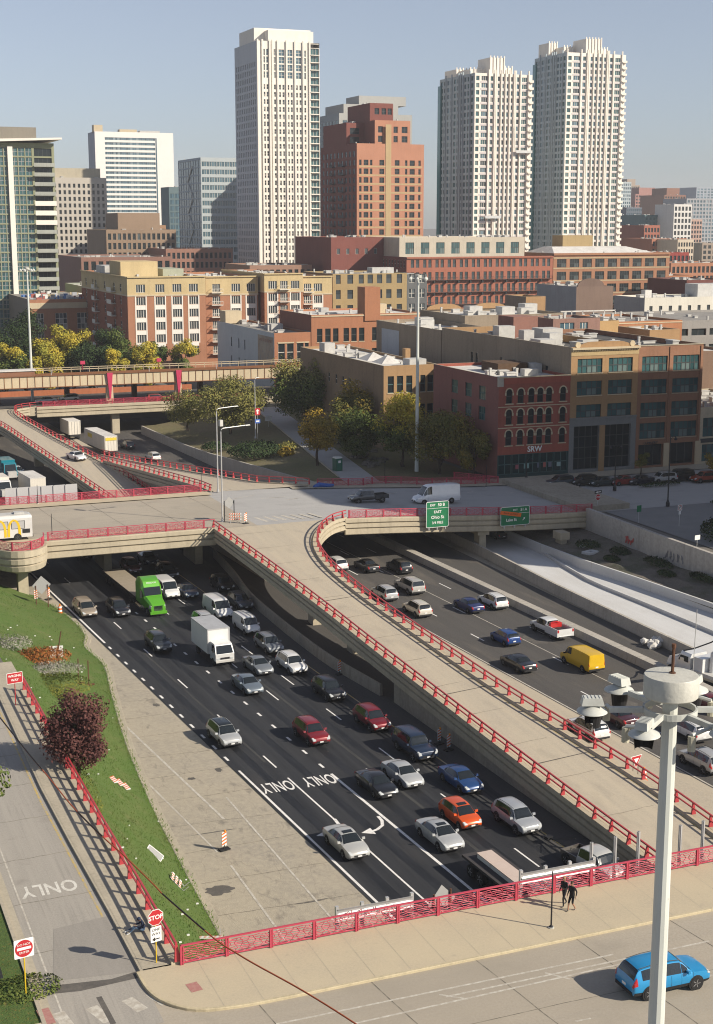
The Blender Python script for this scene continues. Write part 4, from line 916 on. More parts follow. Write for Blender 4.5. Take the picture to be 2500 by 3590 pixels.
b.box('chimney_stack', 13.6, -.3, 17, 17.6, 4.5, 25.0, orange); b.box('rooftop_unit', 18, 6, 18.2, 22, 9, 20.6, m_stone); b.box('rooftop_unit', 7, 12, 18.1, 9, 14, 19.6, m_unit)
mb = MB(); mb.box(-.03, 1, 12.2, .02, 6.5, 14.8); mb.build('blue_graffiti', mat('graffiti_blue', (.05,.14,.22), .8, [('noise',(1,1,1),.45,.6,(.2,.10,.08),.9)]), b.o)
b.finish()
yb = wallmat('mustard_brick', (.34,.25,.125)); slate = wallmat('slate_grey_paint', (.12,.125,.125))
b = Bld('mustard_loft_building', 'four storey mustard brick loft with pale blinds behind the red warehouse', 153.3, 177, 400, 425, 23.4, yb, mleft=wallmat('olive_side_brick', (.20,.155,.085)), mroof=m_roof_g)
b.face('F', [(1.0,2.5),(4.6,6.4),(8.2,9.8),(11.0,12.7),(14.0,15.7),(17.0,18.7),(20.4,22.1)], floors(5, 5, 4.4, 2.6), (1,2), m_frame_d, m_glass); b.box('rooftop_unit', 15, 6, 25, 22, 10, 27, m_unit); b.finish()
b = Bld('slate_annex_building', 'narrow slate grey annex between mustard loft and red lofts', 177.05, 183.6, 400, 425, 23.0, slate, mroof=m_roof_g)
b.face('F', [(.6,2.6),(3.9,5.8)], floors(5, 5, 4.4, 2.6), (2,2), m_frame_w, m_glass); b.finish()

# apartment block with balconies, stepped front
mus = wallmat('mustard_upper_brick', (.50,.39,.21)); redb = wallmat('rust_red_brick', (.35,.165,.095)); trim = worn('white_trim', (.72,.69,.62), .2)
balc = MB(); balc.box(-1.6,-1.3,0,1.6,0,.18)
for i in range(9): balc.box(-1.6+i*.4-.02,-1.3,.18,-1.6+i*.4+.02,-1.26,1.15)
balc.box(-1.6,-1.32,1.1,1.6,-1.24,1.2); balc.box(-1.6,-1.3,1.1,-1.54,0,1.2); balc.box(1.54,-1.3,1.1,1.6,0,1.2); balc_me = balc.mesh('balcony', m_frame_w)
def apartment(name, label, x0, x1, y0, y1, zt, bays, balc_x, lcols=(), ztop_m=4.9):
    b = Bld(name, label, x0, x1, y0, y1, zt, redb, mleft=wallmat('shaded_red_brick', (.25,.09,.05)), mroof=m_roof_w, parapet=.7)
    H = b.H; rz = floors(6, H-4.1-5*3.35, 3.35, 2.15); top = rz[-1]; low = rz[:-1]
    cols = sorted([(x-1.25, x+1.25) for x in bays] + [(x-1.1, x+1.1) for x in balc_x])
    b.face('F', cols, [top], (4,1), m_frame_w, m_glass, z0=H-ztop_m, m=mus); b.face('F', cols, low, (4,1), m_frame_w, m_glass, z1=H-ztop_m)
    b.face('L', lcols, low, (2,2), m_frame_w, m_glass, z1=H-ztop_m); b.face('L', lcols, [top], (2,2), m_frame_w, m_glass, z0=H-ztop_m, m=mus)
    for x in bays:
        for s in (-1, 1): b.box('white_surround', x+s*1.45-.15, -.07, low[1][0]-.4, x+s*1.45+.15, .02, low[-1][1]+.5, trim)
        b.box('white_surround', x-1.6, -.08, low[-1][1]+.2, x+1.6, .02, low[-1][1]+.55, trim)
        for r in low[1:]: b.box('spandrel_panel', x-1.28, -.04, r[0]-1.2, x+1.28, .03, r[0]-.05, trim)
    b.band('stone_course', H-ztop_m-.15, .4, .12, m_stone); b.band('cornice', H-.15, .35, .35, mus); b.band('stone_course', H-ztop_m-.15, .4, .12, m_stone, 'L'); b.band('cornice', H-.15, .35, .3, mus, 'L')
    for x in balc_x:
        for r in rz: link('balcony', balc_me, b.o, (x, 0, r[0]-.3))
    b.finish(); return b
ap1 = apartment('apartment_block', 'red and mustard brick apartment block with white window bays, corner wing beside the trees', 88.9, 110.5, 385, 446, 23.8, [3.6, 8.9, 13.6, 18.2], [], [(6,8),(16,18),(20,22),(32,34),(44,46),(52,54)])
for x, y, w in ((88.9, 399, 7.5), (88.9, 421, 6)):
    for k in range(6): 
        bx = MB(); z = 25.9-4.1-5*3.35+k*3.35-.3; bx.box(x-1.4-88.9, y-385, z, x-88.9, y+w-385-2, z+.18); bx.box(x-1.45-88.9, y-385, z+.18, x-1.36-88.9, y+w-385-2, z+1.2)
        bx.build('side_balcony', m_frame_w, ap1.o)
apartment('apartment_block', 'red and mustard brick apartment block, middle wing with a column of white balconies', 111.4, 126.5, 388, 430, 23.5, [8.6, 13.0], [3.0])
apartment('apartment_block', 'red and mustard brick apartment block, projecting wing with roof overhang next to mustard loft', 127.2, 138.5, 384.6, 425, 24.2, [2.4, 9.0], [5.7])
apartment('apartment_block', 'red and mustard brick apartment block, last narrow wing in the shadow of the loft', 139.2, 148.5, 388, 425, 23.2, [5.0], [1.9])
ap1.box('penthouse', 2, 16, 25.1, 12.5, 30, 29.6, mus); ap1.box('rooftop_unit', 1.5, 34, 25.1, 14, 46, 28.0, m_unit); ap1.box('elevator_box', 15, 20, 25.1, 21, 34, 27.4, wallmat('sage_render', (.35,.36,.27)))

b = Bld('brick_block_with_clutter', 'new brick block with white framed window bays and bright roof clutter by the trees', 72, 92, 440, 490, 15.6, redb, mleft=wallmat('construct_side', (.20,.17,.14)), mroof=m_roof_g, parapet=.1)
b.face('F', [(1.5,4),(7.5,11),(14,17.5)], [(2,8.2),(8.8,13.6)], (3,3), m_frame_w, m_glass); b.face('F', z0=0, z1=.01); b.band('fret_band', 15.0, 1.7, .2, m_stone)
rg = random.Random(11); cl = MB()
clm = [mat('clutter_'+n, c, .6) for n, c in (('blue',(.10,.20,.42)),('white',(.65,.65,.62)),('grey',(.35,.36,.38)),('red',(.35,.10,.08)),('tan',(.4,.33,.22)))]
for i in range(60):
    x, y, w = rg.uniform(.5,19), rg.uniform(.5,30), rg.uniform(.5,1.8); cl.box(x, y, 17.62, x+w, y+w*.8, 17.7+rg.uniform(.3,1.1), rg.randrange(5))
cl.build('roof_clutter', clm, b.o)['kind'] = 'stuff'
b.finish()
b = Bld('low_glass_podium', 'low grey podium with glass front behind the apartment block', 96, 125, 480, 510, 17.6, wallmat('podium_grey', (.30,.32,.27)), mroof=m_roof_w); b.face('F', even(7,29,3,.5), floors(4,4,4,2.2), (2,1), m_frame_d, m_glass_teal); b.finish()

# ---------------- red lofts with balconies and the frame building
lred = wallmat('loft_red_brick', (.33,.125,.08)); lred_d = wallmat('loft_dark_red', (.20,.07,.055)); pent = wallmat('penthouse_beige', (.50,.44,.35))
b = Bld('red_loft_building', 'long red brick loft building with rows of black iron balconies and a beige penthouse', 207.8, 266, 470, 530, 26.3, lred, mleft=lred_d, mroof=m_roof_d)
cols = []
for i in range(12): x = 1.6 + i*4.75; cols += [(x, x+1.25), (x+2.0, x+3.25)]
rows = floors(6, 3.2, 4.3, 2.7)
b.face('F', cols, rows, (1,2), m_frame_d, m_glass); b.face('L', even(22, 60, 1.1, 1), floors(6, 3.2, 4.3, 2.5), (1,2), m_frame_w, m_glass)
bal = MB(); bal.box(-2.0,-1.2,0,2.0,0,.15)
for i in range(9): bal.box(-2+i*.5-.03,-1.2,.15,-2+i*.5+.03,-1.15,1.1)
bal.box(-2,-1.22,1.02,2,-1.14,1.12); bal.box(-2.6,-1.0,-.9,-2.0,-.2,.1); bme = bal.mesh('iron_balcony', m_iron)
for i in range(12):
    for r in rows[1:5]: link('iron_balcony', bme, b.o, (3.2+i*4.75, 0, r[0]-.25))
b.band('cornice', 27.8, .5, .4, lred)
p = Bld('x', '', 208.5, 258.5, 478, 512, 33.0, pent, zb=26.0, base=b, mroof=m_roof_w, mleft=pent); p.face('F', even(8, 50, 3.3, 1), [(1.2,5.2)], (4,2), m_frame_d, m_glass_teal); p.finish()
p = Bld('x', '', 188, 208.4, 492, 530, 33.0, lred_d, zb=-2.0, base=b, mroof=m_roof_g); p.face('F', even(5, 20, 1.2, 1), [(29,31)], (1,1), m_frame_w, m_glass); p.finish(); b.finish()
forange = wallmat('frame_brick', (.33,.165,.095)); fconc = worn('frame_spandrel', (.40,.31,.19), .5)
b = Bld('frame_warehouse_building', 'brown brick and concrete frame warehouse with big dark windows and white roof', 266.2, 316, 470, 500, 27.2, forange, mroof=m_roof_w)
cols = even(9, 49.8, 3.9, .8); rows = floors(6, 1.4, 4.55, 3.0)
b.face('F', cols, rows, (4,2), m_frame_d, m_glass_dark)
for r in rows: b.band('spandrel_course', r[0]-.55, .45, .1, fconc); 
b.band('spandrel_course', rows[5][1]+.15, .5, .1, fconc); b.band('cornice', 28.5, .7, .5, forange)
hr = MB(); hr.hull8([(2,3,29),(46,3,29),(46,27,29),(2,27,29)], [(6,12,31.4),(38,12,31.4),(38,18,31.4),(6,18,31.4)]); hr.build('white_hip_roof', m_roof_w, b.o)
b.box('elevator_box', 14, 18, 29, 27, 26, 35.5, yb); b.finish()

# ---------------- high rises
tw = wallmat('tower_white', (.76,.71,.63), .2, .1); tws = wallmat('tower_white_shade', (.50,.52,.54), .2, .1)  # tws: same tower white, darkened and blued to carry the left face's shade
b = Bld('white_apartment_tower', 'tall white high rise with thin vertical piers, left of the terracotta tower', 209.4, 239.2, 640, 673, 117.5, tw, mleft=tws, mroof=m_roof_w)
k = 25.2/382
cols = [((a-300)*k, (c-300)*k) for a, c in ((344,359),(368,383),(421,434),(457,471),(482,496),(518,531),(542,555),(580,593),(605,618),(640,653))]
rows = floors(31, 2.0, 3.23, 2.1)
b.face('F', cols, rows, (1,2), m_frame_w, m_glass, u1=25.2, z1=103.5, depth=.3)
b.face('F', [cols[0],cols[1],cols[2],((457-300)*k,(496-300)*k),((518-300)*k,(555-300)*k),((580-300)*k,(618-300)*k),cols[9]], floors(4, 103.8, 3.23, 2.7), (2,2), m_frame_w, m_glass_blue, u1=25.2, z0=103.5, depth=.3)
b.face('F', [(25.5,29.6)], floors(36, 1.5, 3.23, 2.75), (3,1), m_frame_w, m_glass_teal, u0=25.2, depth=.5, z1=117.5)
b.face('L', even(11, 33, 1.15, 1.5), floors(34, 2.0, 3.23, 2.2), (1,2), m_frame_g, m_glass_blue, depth=.3)
for x in (0, 2.2, 5.7, 6.9, 9.4, 13.6, 17.6, 21.5, 24.6): b.box('pier', x-.0, -.55, 0, x+.75, .02, 120.2, tw)
sb = MB(); sb.box(0,-.9,0,4.2,0,.25); sbm = sb.mesh('balcony', tw)
for i in range(36): link('balcony', sbm, b.o, (25.4, 0, 1.1+3.23*i))
b.box('crown', 1.5, 8, 118, 28.5, 30, 126, tw); b.box('crown', 6.5, 3, 118, 28, 9, 124.8, tw); b.finish()

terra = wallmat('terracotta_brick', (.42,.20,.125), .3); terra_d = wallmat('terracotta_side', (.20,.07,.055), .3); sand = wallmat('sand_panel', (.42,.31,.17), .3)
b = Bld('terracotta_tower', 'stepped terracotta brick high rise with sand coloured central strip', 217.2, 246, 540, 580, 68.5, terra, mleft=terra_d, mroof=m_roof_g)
rows = floors(19, 2, 3.35, 2.1)
def tower_face(v, cols, rows, z0=0): v.face('F', cols, rows, (2,2), m_frame_d, m_glass_dark, depth=.3)
tower_face(b, [(1.0,2.0),(2.9,4.9),(5.6,6.6),(9.6,11.6),(16.2,18.2),(20.6,21.6),(22.6,24.8),(26.4,27.4)], rows)
b.face('L', even(9, 40, 1.8, 1), floors(20, 2, 3.35, 2.1), (2,2), m_frame_d, m_glass_blue)
b.box('sand_strip', 12.2, -.12, 0, 14.6, .03, 78, sand)
for r in rows: b.band('sand_spandrel', r[0]-.75, .6, .04, sand, u0=.9, u1=28)
v = Bld('x', '', 225.2, 240.4, 541, 575, 77.5, terra, zb=68, base=b, mleft=terra_d, mroof=m_roof_g); tower_face(v, [(1.4,3.4),(8.0,9.8),(11.5,14)], floors(2, 1.2, 3.6, 2.4)); v.finish()
v = Bld('x', '', 217.6, 225.2, 552, 578, 77.0, terra_d, zb=68, base=b, mroof=m_roof_g); tower_face(v, [(1.5,5.5)], floors(2, 1.2, 3.4, 2.4)); v.finish()
v = Bld('x', '', 226, 236, 548, 572, 84.5, lred_d, zb=77, base=b, mroof=m_roof_g); tower_face(v, [(2,4),(5,7),(7.6,9.4)], [(3.2,5.6)]); v.finish()
for sx, sy in ((-.3, 14), (-.3, 25)):
    bb_ = MB(); bb_.box(-1.4,-1.7,0,0,1.7,.15); bb_.box(-1.42,-1.7,.15,-1.36,1.7,1.2); bbm = bb_.mesh('iron_balcony', m_iron)
    for i in range(19): link('iron_balcony', bbm, b.o, (0, sy, 1.8+3.35*i))
b.finish()
grt = wallmat('grey_tower_concrete', (.36,.36,.34), .2)
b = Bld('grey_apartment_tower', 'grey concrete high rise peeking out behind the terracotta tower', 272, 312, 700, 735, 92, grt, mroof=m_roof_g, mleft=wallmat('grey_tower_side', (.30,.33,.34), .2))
b.face('F', even(9, 40, 2.4, 1), floors(29, 2, 3.1, 1.9), (2,1), m_frame_g, m_glass_blue); b.face('L', even(7, 35, 2.8, 1), floors(29, 2, 3.1, 1.9), (2,1), m_frame_g, m_glass_teal)
b.box('crown', 4, 4, 93, 34, 30, 99, grt); b.box('crown', 14, 8, 99, 40, 26, 103.6, grt); b.finish()

kw = wallmat('ribbed_white_concrete', (.76,.71,.63), .2, .1); kg = wallmat('ribbed_white_shade', (.36,.42,.45), .2, .1); kl = wallmat('lavender_spandrel', (.56,.52,.51), .2)  # kg: the white concrete with bluish shade put into its colour
def kinzie(name, label, x0, x1, y0, y1, zt, steps, tealcorner, nfl):
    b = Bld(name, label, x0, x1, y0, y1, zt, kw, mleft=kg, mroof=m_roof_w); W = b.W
    fr = [(.025,.085),(.12,.23),(.275,.325),(.40,.44),(.475,.515),(.55,.59),(.625,.665),(.73,.78),(.82,.91)]
    rows = floors(nfl, 1.2, 3.06, 2.0)
    b.face('F', scl(fr, W), rows, lambda c, r: (3,1) if c in (1,8) else (1,1), m_frame_w, lambda c, r: m_glass_teal if c in (0,8) or (c+r) % 5 == 0 else (m_glass_blue if (c*3+r) % 3 else m_glass), depth=.3)
    b.face('L', even(10, b.D, 2.2, .5), rows, (1,1), m_frame_g, lambda c, r: m_glass_teal if c % 4 in (0, 1) else m_glass_blue, depth=.3)
    for f in (.0,.235,.34,.365,.45,.525,.60,.675,.70,.785,.925): b.box('rib', f*W, -.6, 0, f*W+.55, .02, b.H+1.6, kw)
    for r in rows[::1]: b.band('spandrel', r[0]-1.0, .85, .05, kl, u0=.10*W, u1=.92*W)
    for f in (.1,.3,.36,.42,.62,.8): b.box('rib', -.5, f*b.D, 0, .02, f*b.D+.5, b.H+1.2, kg)
    sb = MB(); sb.box(0,-1.3,0,2.0,0,.22); sb.box(0,-1.32,.22,2.0,-1.26,1.1); me = sb.mesh('balcony', kw)
    for r in rows: link('balcony', me, b.o, (W-1.9, 0, r[0]-.3))
    for (xa, xb, ya, yb_, h) in steps:
        c = MB(); c.box(xa, ya, b.H-.5, xb, yb_, b.H+h)
        n = int((xb-xa)/1.6)
        for i in range(n+1): c.box(xa+i*(xb-xa-.5)/max(1,n), ya-.35, b.H-3, xa+i*(xb-xa-.5)/max(1,n)+.5, ya, b.H+h+.8)
        c.build('crown', kw, b.o)
    b.box('teal_corner', -.8, b.D-2.5, 2, 1.2, b.D+.4, b.H-3, mat('teal_curtain', (.05,.16,.17), .15, [('wave',(0,0,2.05),.0,.25,(.20,.30,.31),.7)], spec=.6))
    b.finish(); return b
kinzie('ribbed_white_tower', 'white ribbed high rise with stepped top and hanging work platforms, left of its taller twin', 297.6, 326.6, 600, 636.2, 103.3, [(1,8,21,33,3.4),(10,17.4,5,17,7.4),(16.5,22.5,7,26,3.5),(2.6,12,10,26,2.6)], True, 34)
kinzie('ribbed_white_tower', 'tallest white ribbed high rise at the right with comb like crown', 366.9, 400.2, 640, 672, 119.0, [(1.0,6,20,30,6.5),(11.5,20.5,2,14,7.0),(5,30,12,28,4.0)], True, 39)
for (x, z, yb_, lab) in ((322, 69, 599, 'upper'), (307, 40, 599, 'lower')):
    mb = MB(); mb.box(-4,-1.3,0,4,-.4,.15); mb.box(-4,-1.32,.15,4,-1.26,1.2); mb.box(-4,-.44,.15,4,-.4,1.2); mb.cyl((-3.5,-.8,1),(-3.5,-.8,12),.06,n=4); mb.cyl((3.5,-.8,1),(3.5,-.8,12),.06,n=4)
    tag(mb.build('work_platform', m_steel, None, (x, yb_, z)), '%s window cleaning platform hanging on the left ribbed white tower' % lab, 'platform')

# left glass tower with balconies
gt = wallmat('olive_tower_frame', (.26,.27,.17), .2); m_curt = m_glass_teal
b = Bld('glass_apartment_tower', 'dark glass high rise with a white fin and stacked balconies at the left edge', 58, 88.4, 480, 540, 63.0, gt, mroof=m_roof_g)
b.face('F', [(1+i*2.25, 3.0+i*2.25) for i in range(10)], floors(21, 1, 3.0, 2.6), (2,2), m_frame_g, m_glass_teal, u1=23.4)
b.face('F', [(24.0,29.6)], floors(21, 1, 3.0, 2.5), (4,1), m_frame_d, m_glass_dark, u0=23.4, depth=.4)
b.box('white_fin', 15.6, -.6, 0, 17.2, .05, 64, tw)
sb = MB(); sb.box(-3.3,-1.6,0,3.3,0,.25); sb.box(-3.3,-1.62,.25,3.3,-1.56,1.2); me1 = sb.mesh('balcony', wallmat('balcony_grey', (.33,.34,.30)))
sb = MB(); sb.box(-3.4,-1.6,-.2,3.4,0,.25); sb.box(-3.4,-1.64,-.2,3.4,-1.56,1.3); me2 = sb.mesh('balcony', tw)
for i in range(1, 20): link('balcony', me2 if i in (13,14,15) else me1, b.o, (26.9, 0, .7+3.0*i))
cn = MB(); cn.hull8([(-2,-2,64.6),(32.5,-3,66.2),(32.5,30,66.2),(-2,30,64.6)], [(-2,-2,65.6),(32.5,-3,66.8),(32.5,30,66.8),(-2,30,65.6)]); cn.build('roof_canopy', tw, b.o)
b.box('plant_room', 3, 6, 65, 26, 24, 70.3, wallmat('plant_brown', (.21,.19,.155))); b.finish()
bg_ = wallmat('beige_grid_concrete', (.46,.42,.36), .2)
b = Bld('beige_grid_tower', 'beige concrete slab with a dense window grid, behind the glass tower', 118, 153.2, 700, 730, 59, bg_, mroof=m_roof_g)
b.face('F', even(15, 35, 1.15, .4), floors(19, 1.5, 3.05, 1.9), (1,1), m_frame_g, m_glass_dark, depth=.4); b.box('crown', 4, 3, 60.5, 33, 25, 65.5, wallmat('tan_crown', (.44,.39,.29))); b.finish()
ww = wallmat('white_office_panel', (.76,.73,.68), .15)
b = Bld('white_office_slab', 'wide white office slab with blue ribbon windows on the left skyline', 211.9, 266.2, 1000, 1022, 98.5, ww, mleft=wallmat('office_side', (.34,.37,.40), .2), mroof=m_roof_g)
b.face('F', [(6.8,41.5)], floors(27, 12, 3.2, 1.7), (24,1), m_frame_g, m_glass_blue, depth=.3, u1=54.3)
b.box('recess_slot', 41.8, -.1, 10, 42.6, .02, 97, m_glass_blue); b.box('rooftop_unit', 0, 2, 100, 6, 8, 105, m_stone); b.box('rooftop_unit', 18, 4, 100, 30, 10, 102.6, m_stone); b.box('rooftop_unit', 32, 4, 100, 46, 10, 102, m_unit); b.finish()
b = Bld('braced_glass_tower', 'pale blue glass tower with diagonal bracing left of the white high rise', 214, 244, 750, 795, 71.5, wallmat('glass_tower_frame', (.42,.46,.47), .2), mroof=m_roof_g)
b.face('L', even(9, 45, 4.4, .4), floors(18, 1, 4.0, 3.3), (2,1), m_frame_w, m_glass_blue); b.face('F', even(7, 30, 3.9, .4), floors(18, 1, 4.0, 2.5), (3,1), m_frame_w, m_glass_blue)
br = MB()
for i in range(4):
    z = 4+i*16.5
    for a, c in (((-.1,16,z),(-.1,26,z+8)),((-.1,26,z+8),(-.1,16,z+16))): br.cyl(a, c, .35, n=4)
br.build('diagonal_brace', m_frame_w, b.o); b.finish()
b = Bld('blue_sliver_tower', 'narrow dark blue tower squeezed between white slab and braced tower', 236, 256, 900, 920, 60, wallmat('sliver', (.12,.17,.18), .2)); b.face('F', even(6,20,2.6,.3), floors(15,2,3.8,2.8), (2,1), m_frame_d, m_glass_blue); b.finish()
b = Bld('round_top_tower', 'pale tower with rounded roof between terracotta and ribbed towers', 345, 380, 860, 890, 70, wallmat('roundtop', (.42,.37,.31), .2), mroof=m_roof_g)
b.face('F', even(10,35,1.4,.5), floors(21,2,3.2,2), (1,1), m_frame_g, m_glass); 
ar = MB()
for i in range(10):
    a0, a1 = math.pi*i/10, math.pi*(i+1)/10; xa, xb = 17.5-17.5*math.cos(a0), 17.5-17.5*math.cos(a1)
    ar.hull8([(xa,0,72),(xb,0,72),(xb,20,72),(xa,20,72)], [(xa,0,72.1+8*math.sin(a0)),(xb,0,72.1+8*math.sin(a1)),(xb,20,72.1+8*math.sin(a1)),(xa,20,72.1+8*math.sin(a0))])
ar.build('rounded_roof', m_frame_g, b.o); b.finish()
b = Bld('hazy_white_tower', 'hazy white glass tower far behind the rounded roof', 640, 680, 1500, 1530, 104, wallmat('hazyw', (.5,.52,.52), .2)); b.face('F', even(8,40,3,.5), floors(26,4,3.7,2), (1,1), m_frame_w, m_glass_blue); b.finish()

# ---------------- far skyline on the right and low blocks between: (name, label, ul, ur, vtop, b, depth, colour, columns, floor height, glass)
FARB = [
 ('hazy_glass_tower', 'pale hazy glass tower just right of the tallest white high rise', (812.40, 78.88), (824.54, 79.00), 1300, 30, (.42,.47,.48), 5, 3.6, m_glass_blue),
 ('tan_stone_tower', 'tan stone tower with stepped top, leftmost of the far right skyline', (944.23, 81.66), (963.18, 81.84), 1500, 40, (.36,.29,.23), 7, 3.5, m_glass_dark),
 ('slate_office_tower', 'dark slate office tower below the tan stone tower', (788.27, 53.03), (806.18, 53.10), 1250, 30, (.12,.14,.17), 8, 3.6, m_glass_blue),
 ('pink_brick_tower', 'dusty pink brick tower on the far right skyline', (893.67, 69.29), (928.27, 69.53), 1400, 40, (.36,.19,.16), 10, 3.4, m_glass_dark),
 ('striped_brown_tower', 'brown tower with pale bands and a mansard top on the right skyline', (864.71, 66.40), (890.82, 66.58), 1300, 45, (.25,.13,.09), 8, 3.4, m_glass_dark),
 ('column_office_tower', 'blue grey office tower with tall window columns at the right', (823.49, 61.05), (874.76, 61.36), 1200, 40, (.33,.33,.34), 14, 3.6, m_glass_blue),
 ('distant_slab_tower', 'distant grey slab behind the column office tower', (1181.61, 85.56), (1238.33, 86.06), 1700, 40, (.32,.35,.39), 10, 3.6, m_glass_blue),
 ('green_glass_office', 'green glass office block low on the right skyline', (582.91, 43.60), (611.40, 43.66), 900, 40, (.10,.17,.175), 9, 3.6, m_glass_teal),
 ('white_grid_office', 'white grid office block in front of the green glass office', (593.74, 50.87), (608.56, 50.94), 880, 24, (.62,.60,.56), 5, 4.2, m_glass_dark),
 ('pink_grid_block', 'small pinkish block right of the white grid office', (691.34, 40.81), (701.98, 40.82), 1000, 20, (.45,.30,.24), 4, 3.6, m_glass_dark),
 ('beige_low_block', 'flat beige block below the far skyline right of the tall tower', (533.23, 32.15), (551.74, 32.11), 850, 30, (.50,.44,.36), 5, 4.5, m_glass_dark),
 ('brick_step_block', 'stepped orange brick block at the right, below the glass office', (492.20, 36.68), (503.23, 36.68), 760, 30, (.33,.12,.08), 5, 4.0, m_glass_dark),
 ('brick_long_block', 'long orange brick block with dark windows under the white grid office', (458.60, 29.48), (481.53, 29.39), 700, 30, (.36,.15,.09), 10, 4.0, m_glass_dark),
 ('pale_grid_block', 'pale concrete block with square windows right of the long brick block', (462.04, 29.18), (472.43, 29.14), 680, 30, (.52,.44,.34), 6, 3.6, m_glass_dark),
 ('crimson_flat_block', 'flat crimson brick block at the right edge', (416.37, 23.67), (428.18, 23.59), 620, 25, (.26,.05,.04), 5, 4.5, m_glass_dark),
 ('grey_flat_block', 'flat grey block left of the crimson one', (419.62, 23.28), (429.80, 23.21), 640, 25, (.30,.29,.28), 4, 4.5, m_glass_dark),
 ('tan_right_block', 'orange brick block with pale cornice at the far right, upper', (377.49, 20.31), (409.98, 19.99), 560, 25, (.36,.17,.10), 14, 4.2, m_glass_dark),
 ('orange_right_block', 'orange brick block with white trim right of the frame warehouse', (322.79, 18.10), (333.40, 17.96), 480, 25, (.36,.15,.07), 5, 4.5, m_glass),
 ('maroon_right_block', 'dark maroon brick block behind the white painted building', (303.44, 18.09), (322.49, 17.82), 440, 25, (.15,.055,.045), 9, 4.5, m_glass),
 ('brown_stepped_block', 'stepped brown brick block in front of the white office slab', (134.87, 35.22), (165.35, 35.17), 620, 40, (.27,.19,.13), 14, 4.0, m_glass_dark),
 ('brown_upper_block', 'upper brown brick block with roof structures below the white office slab', (149.75, 37.01), (171.25, 37.00), 660, 30, (.33,.20,.12), 10, 4.0, m_glass_dark),
 ('low_red_shed', 'long low red shed with pale roof edge in front of the brown blocks', (111.85, 25.15), (147.30, 24.85), 560, 50, (.24,.13,.10), 12, 5.0, m_glass_dark),
 ('red_window_block', 'red brick block with neat rows of windows left of the white tower', (152.83, 27.59), (181.46, 27.40), 590, 30, (.28,.15,.11), 14, 3.8, m_glass_dark),
 ('flat_red_roof_block', 'low red roofed block at the foot of the white high rise', (159.98, 23.19), (183.67, 22.94), 500, 30, (.29,.17,.12), 10, 4.0, m_glass_dark),
 ('distant_wide_block', 'wide tan block on the horizon right of the skyline towers', (632.72, 23.70), (665.88, 23.53), 900, 40, (.30,.24,.19), 8, 3.8, m_glass_dark),
]
for name, lab, (xa, za), (xb, zb_), yb_, dep, col, nc, fh, gl in FARB:
    wm = wallmat(name+'_wall', col, .3, .2)
    b = Bld(name, lab, xa, xb, yb_, yb_+dep, za, wm, mroof=m_roof_g)
    nf = max(1, int((b.H-2)/fh)); cw = b.W/nc
    nf_vis = min(nf, int(60/fh)+1)
    b.face('F', even(nc, b.W, cw*.62, .01*b.W), [(b.H-1.2-(i+1)*fh+.9, b.H-1.2-i*fh-.4) for i in range(nf_vis)], (1,1), m_frame_g, gl, depth=.3)
    if name in ('striped_brown_tower', 'brown_stepped_block', 'tan_stone_tower', 'pink_brick_tower'): b.box('crown', b.W*.2, 4, b.H, b.W*.8, dep*.7, b.H+7, wm)
    b.finish(limit=60)
bb_ = Bld('offscreen_shade_tower', 'unseen tall tan tower right of the side street, shaped for its shade', 141, 151.5, 117, 165, 59, wallmat('off_tan', (.42,.34,.25)), mroof=m_roof_g)  # out of view; height and width set by the shade it casts
bb_.face('L', even(12, 48, 1.8, 1), floors(16, 4, 3.3, 1.9), (2,1)); bb_.face('B', even(3, 10.5, 1.8, .6), floors(16, 4, 3.3, 1.9), (2,1))
v = Bld('x', '', 151.5, 205, 117, 165, 47, wallmat('off_tan2', (.40,.32,.24)), base=bb_, mroof=m_roof_g); v.face('B', even(13, 53.5, 1.8, 1), floors(13, 4, 3.3, 1.9), (2,1)); v.finish(); bb_.finish()

# ================================================================= elevated railway over the far street
m_girder = worn('cream_girder_paint', (.52,.43,.29), .45, .6, .6); m_rustline = mat('rust_brown', (.20,.085,.035), .8); m_crimson = mat('crimson_bracket', (.48,.04,.10), .5)
EY = 306.2
el = thing('elevated_railway', 'cream girder elevated railway with crimson brackets crossing the far street', 'railway', (30, EY, 0))
mb = MB(); mb.box(-110, 0, 4.2, 74, .35, 6.5); mb.build('girder', m_girder, el)
st = MB(); st.box(-.05,-.09,4.2,.05,0,6.5); stm = st.mesh('stiffener', m_rustline)
for i in range(-14, 47): link('stiffener', stm, el, (i*1.58, 0, 0))
mb = MB(); mb.box(-110,-.25,6.5,74,.5,6.62); mb.box(-110,-.25,4.08,74,.5,4.2); mb.build('flange', m_rustline, el)
mb = MB(); mb.box(74, .1, 4.9, 140, .5, 6.3); mb.build('girder', m_girder, el)
mb = MB(); mb.box(-110, .4, 5.6, 140, 9.6, 6.1); mb.build('track_bed', m_rust, el)
for y in (1.6, 3.1, 6.0, 7.5):
    mb = MB(); mb.box(-110, y-.05, 6.1, 140, y+.05, 6.28); mb.build('rail', m_rustline, el)
mb = MB(); mb.box(-110, 9.5, 6.7, 140, 9.6, 6.85); mb.box(-110, 9.5, 7.15, 140, 9.6, 7.27); mb.build('handrail', m_girder, el)
hp = MB(); hp.box(-.04,9.5,6.1,.04,9.6,7.3); hpm = hp.mesh('handrail_post', m_girder)
for i in range(-20, 60): link('handrail_post', hpm, el, (i*2, 0, 0))
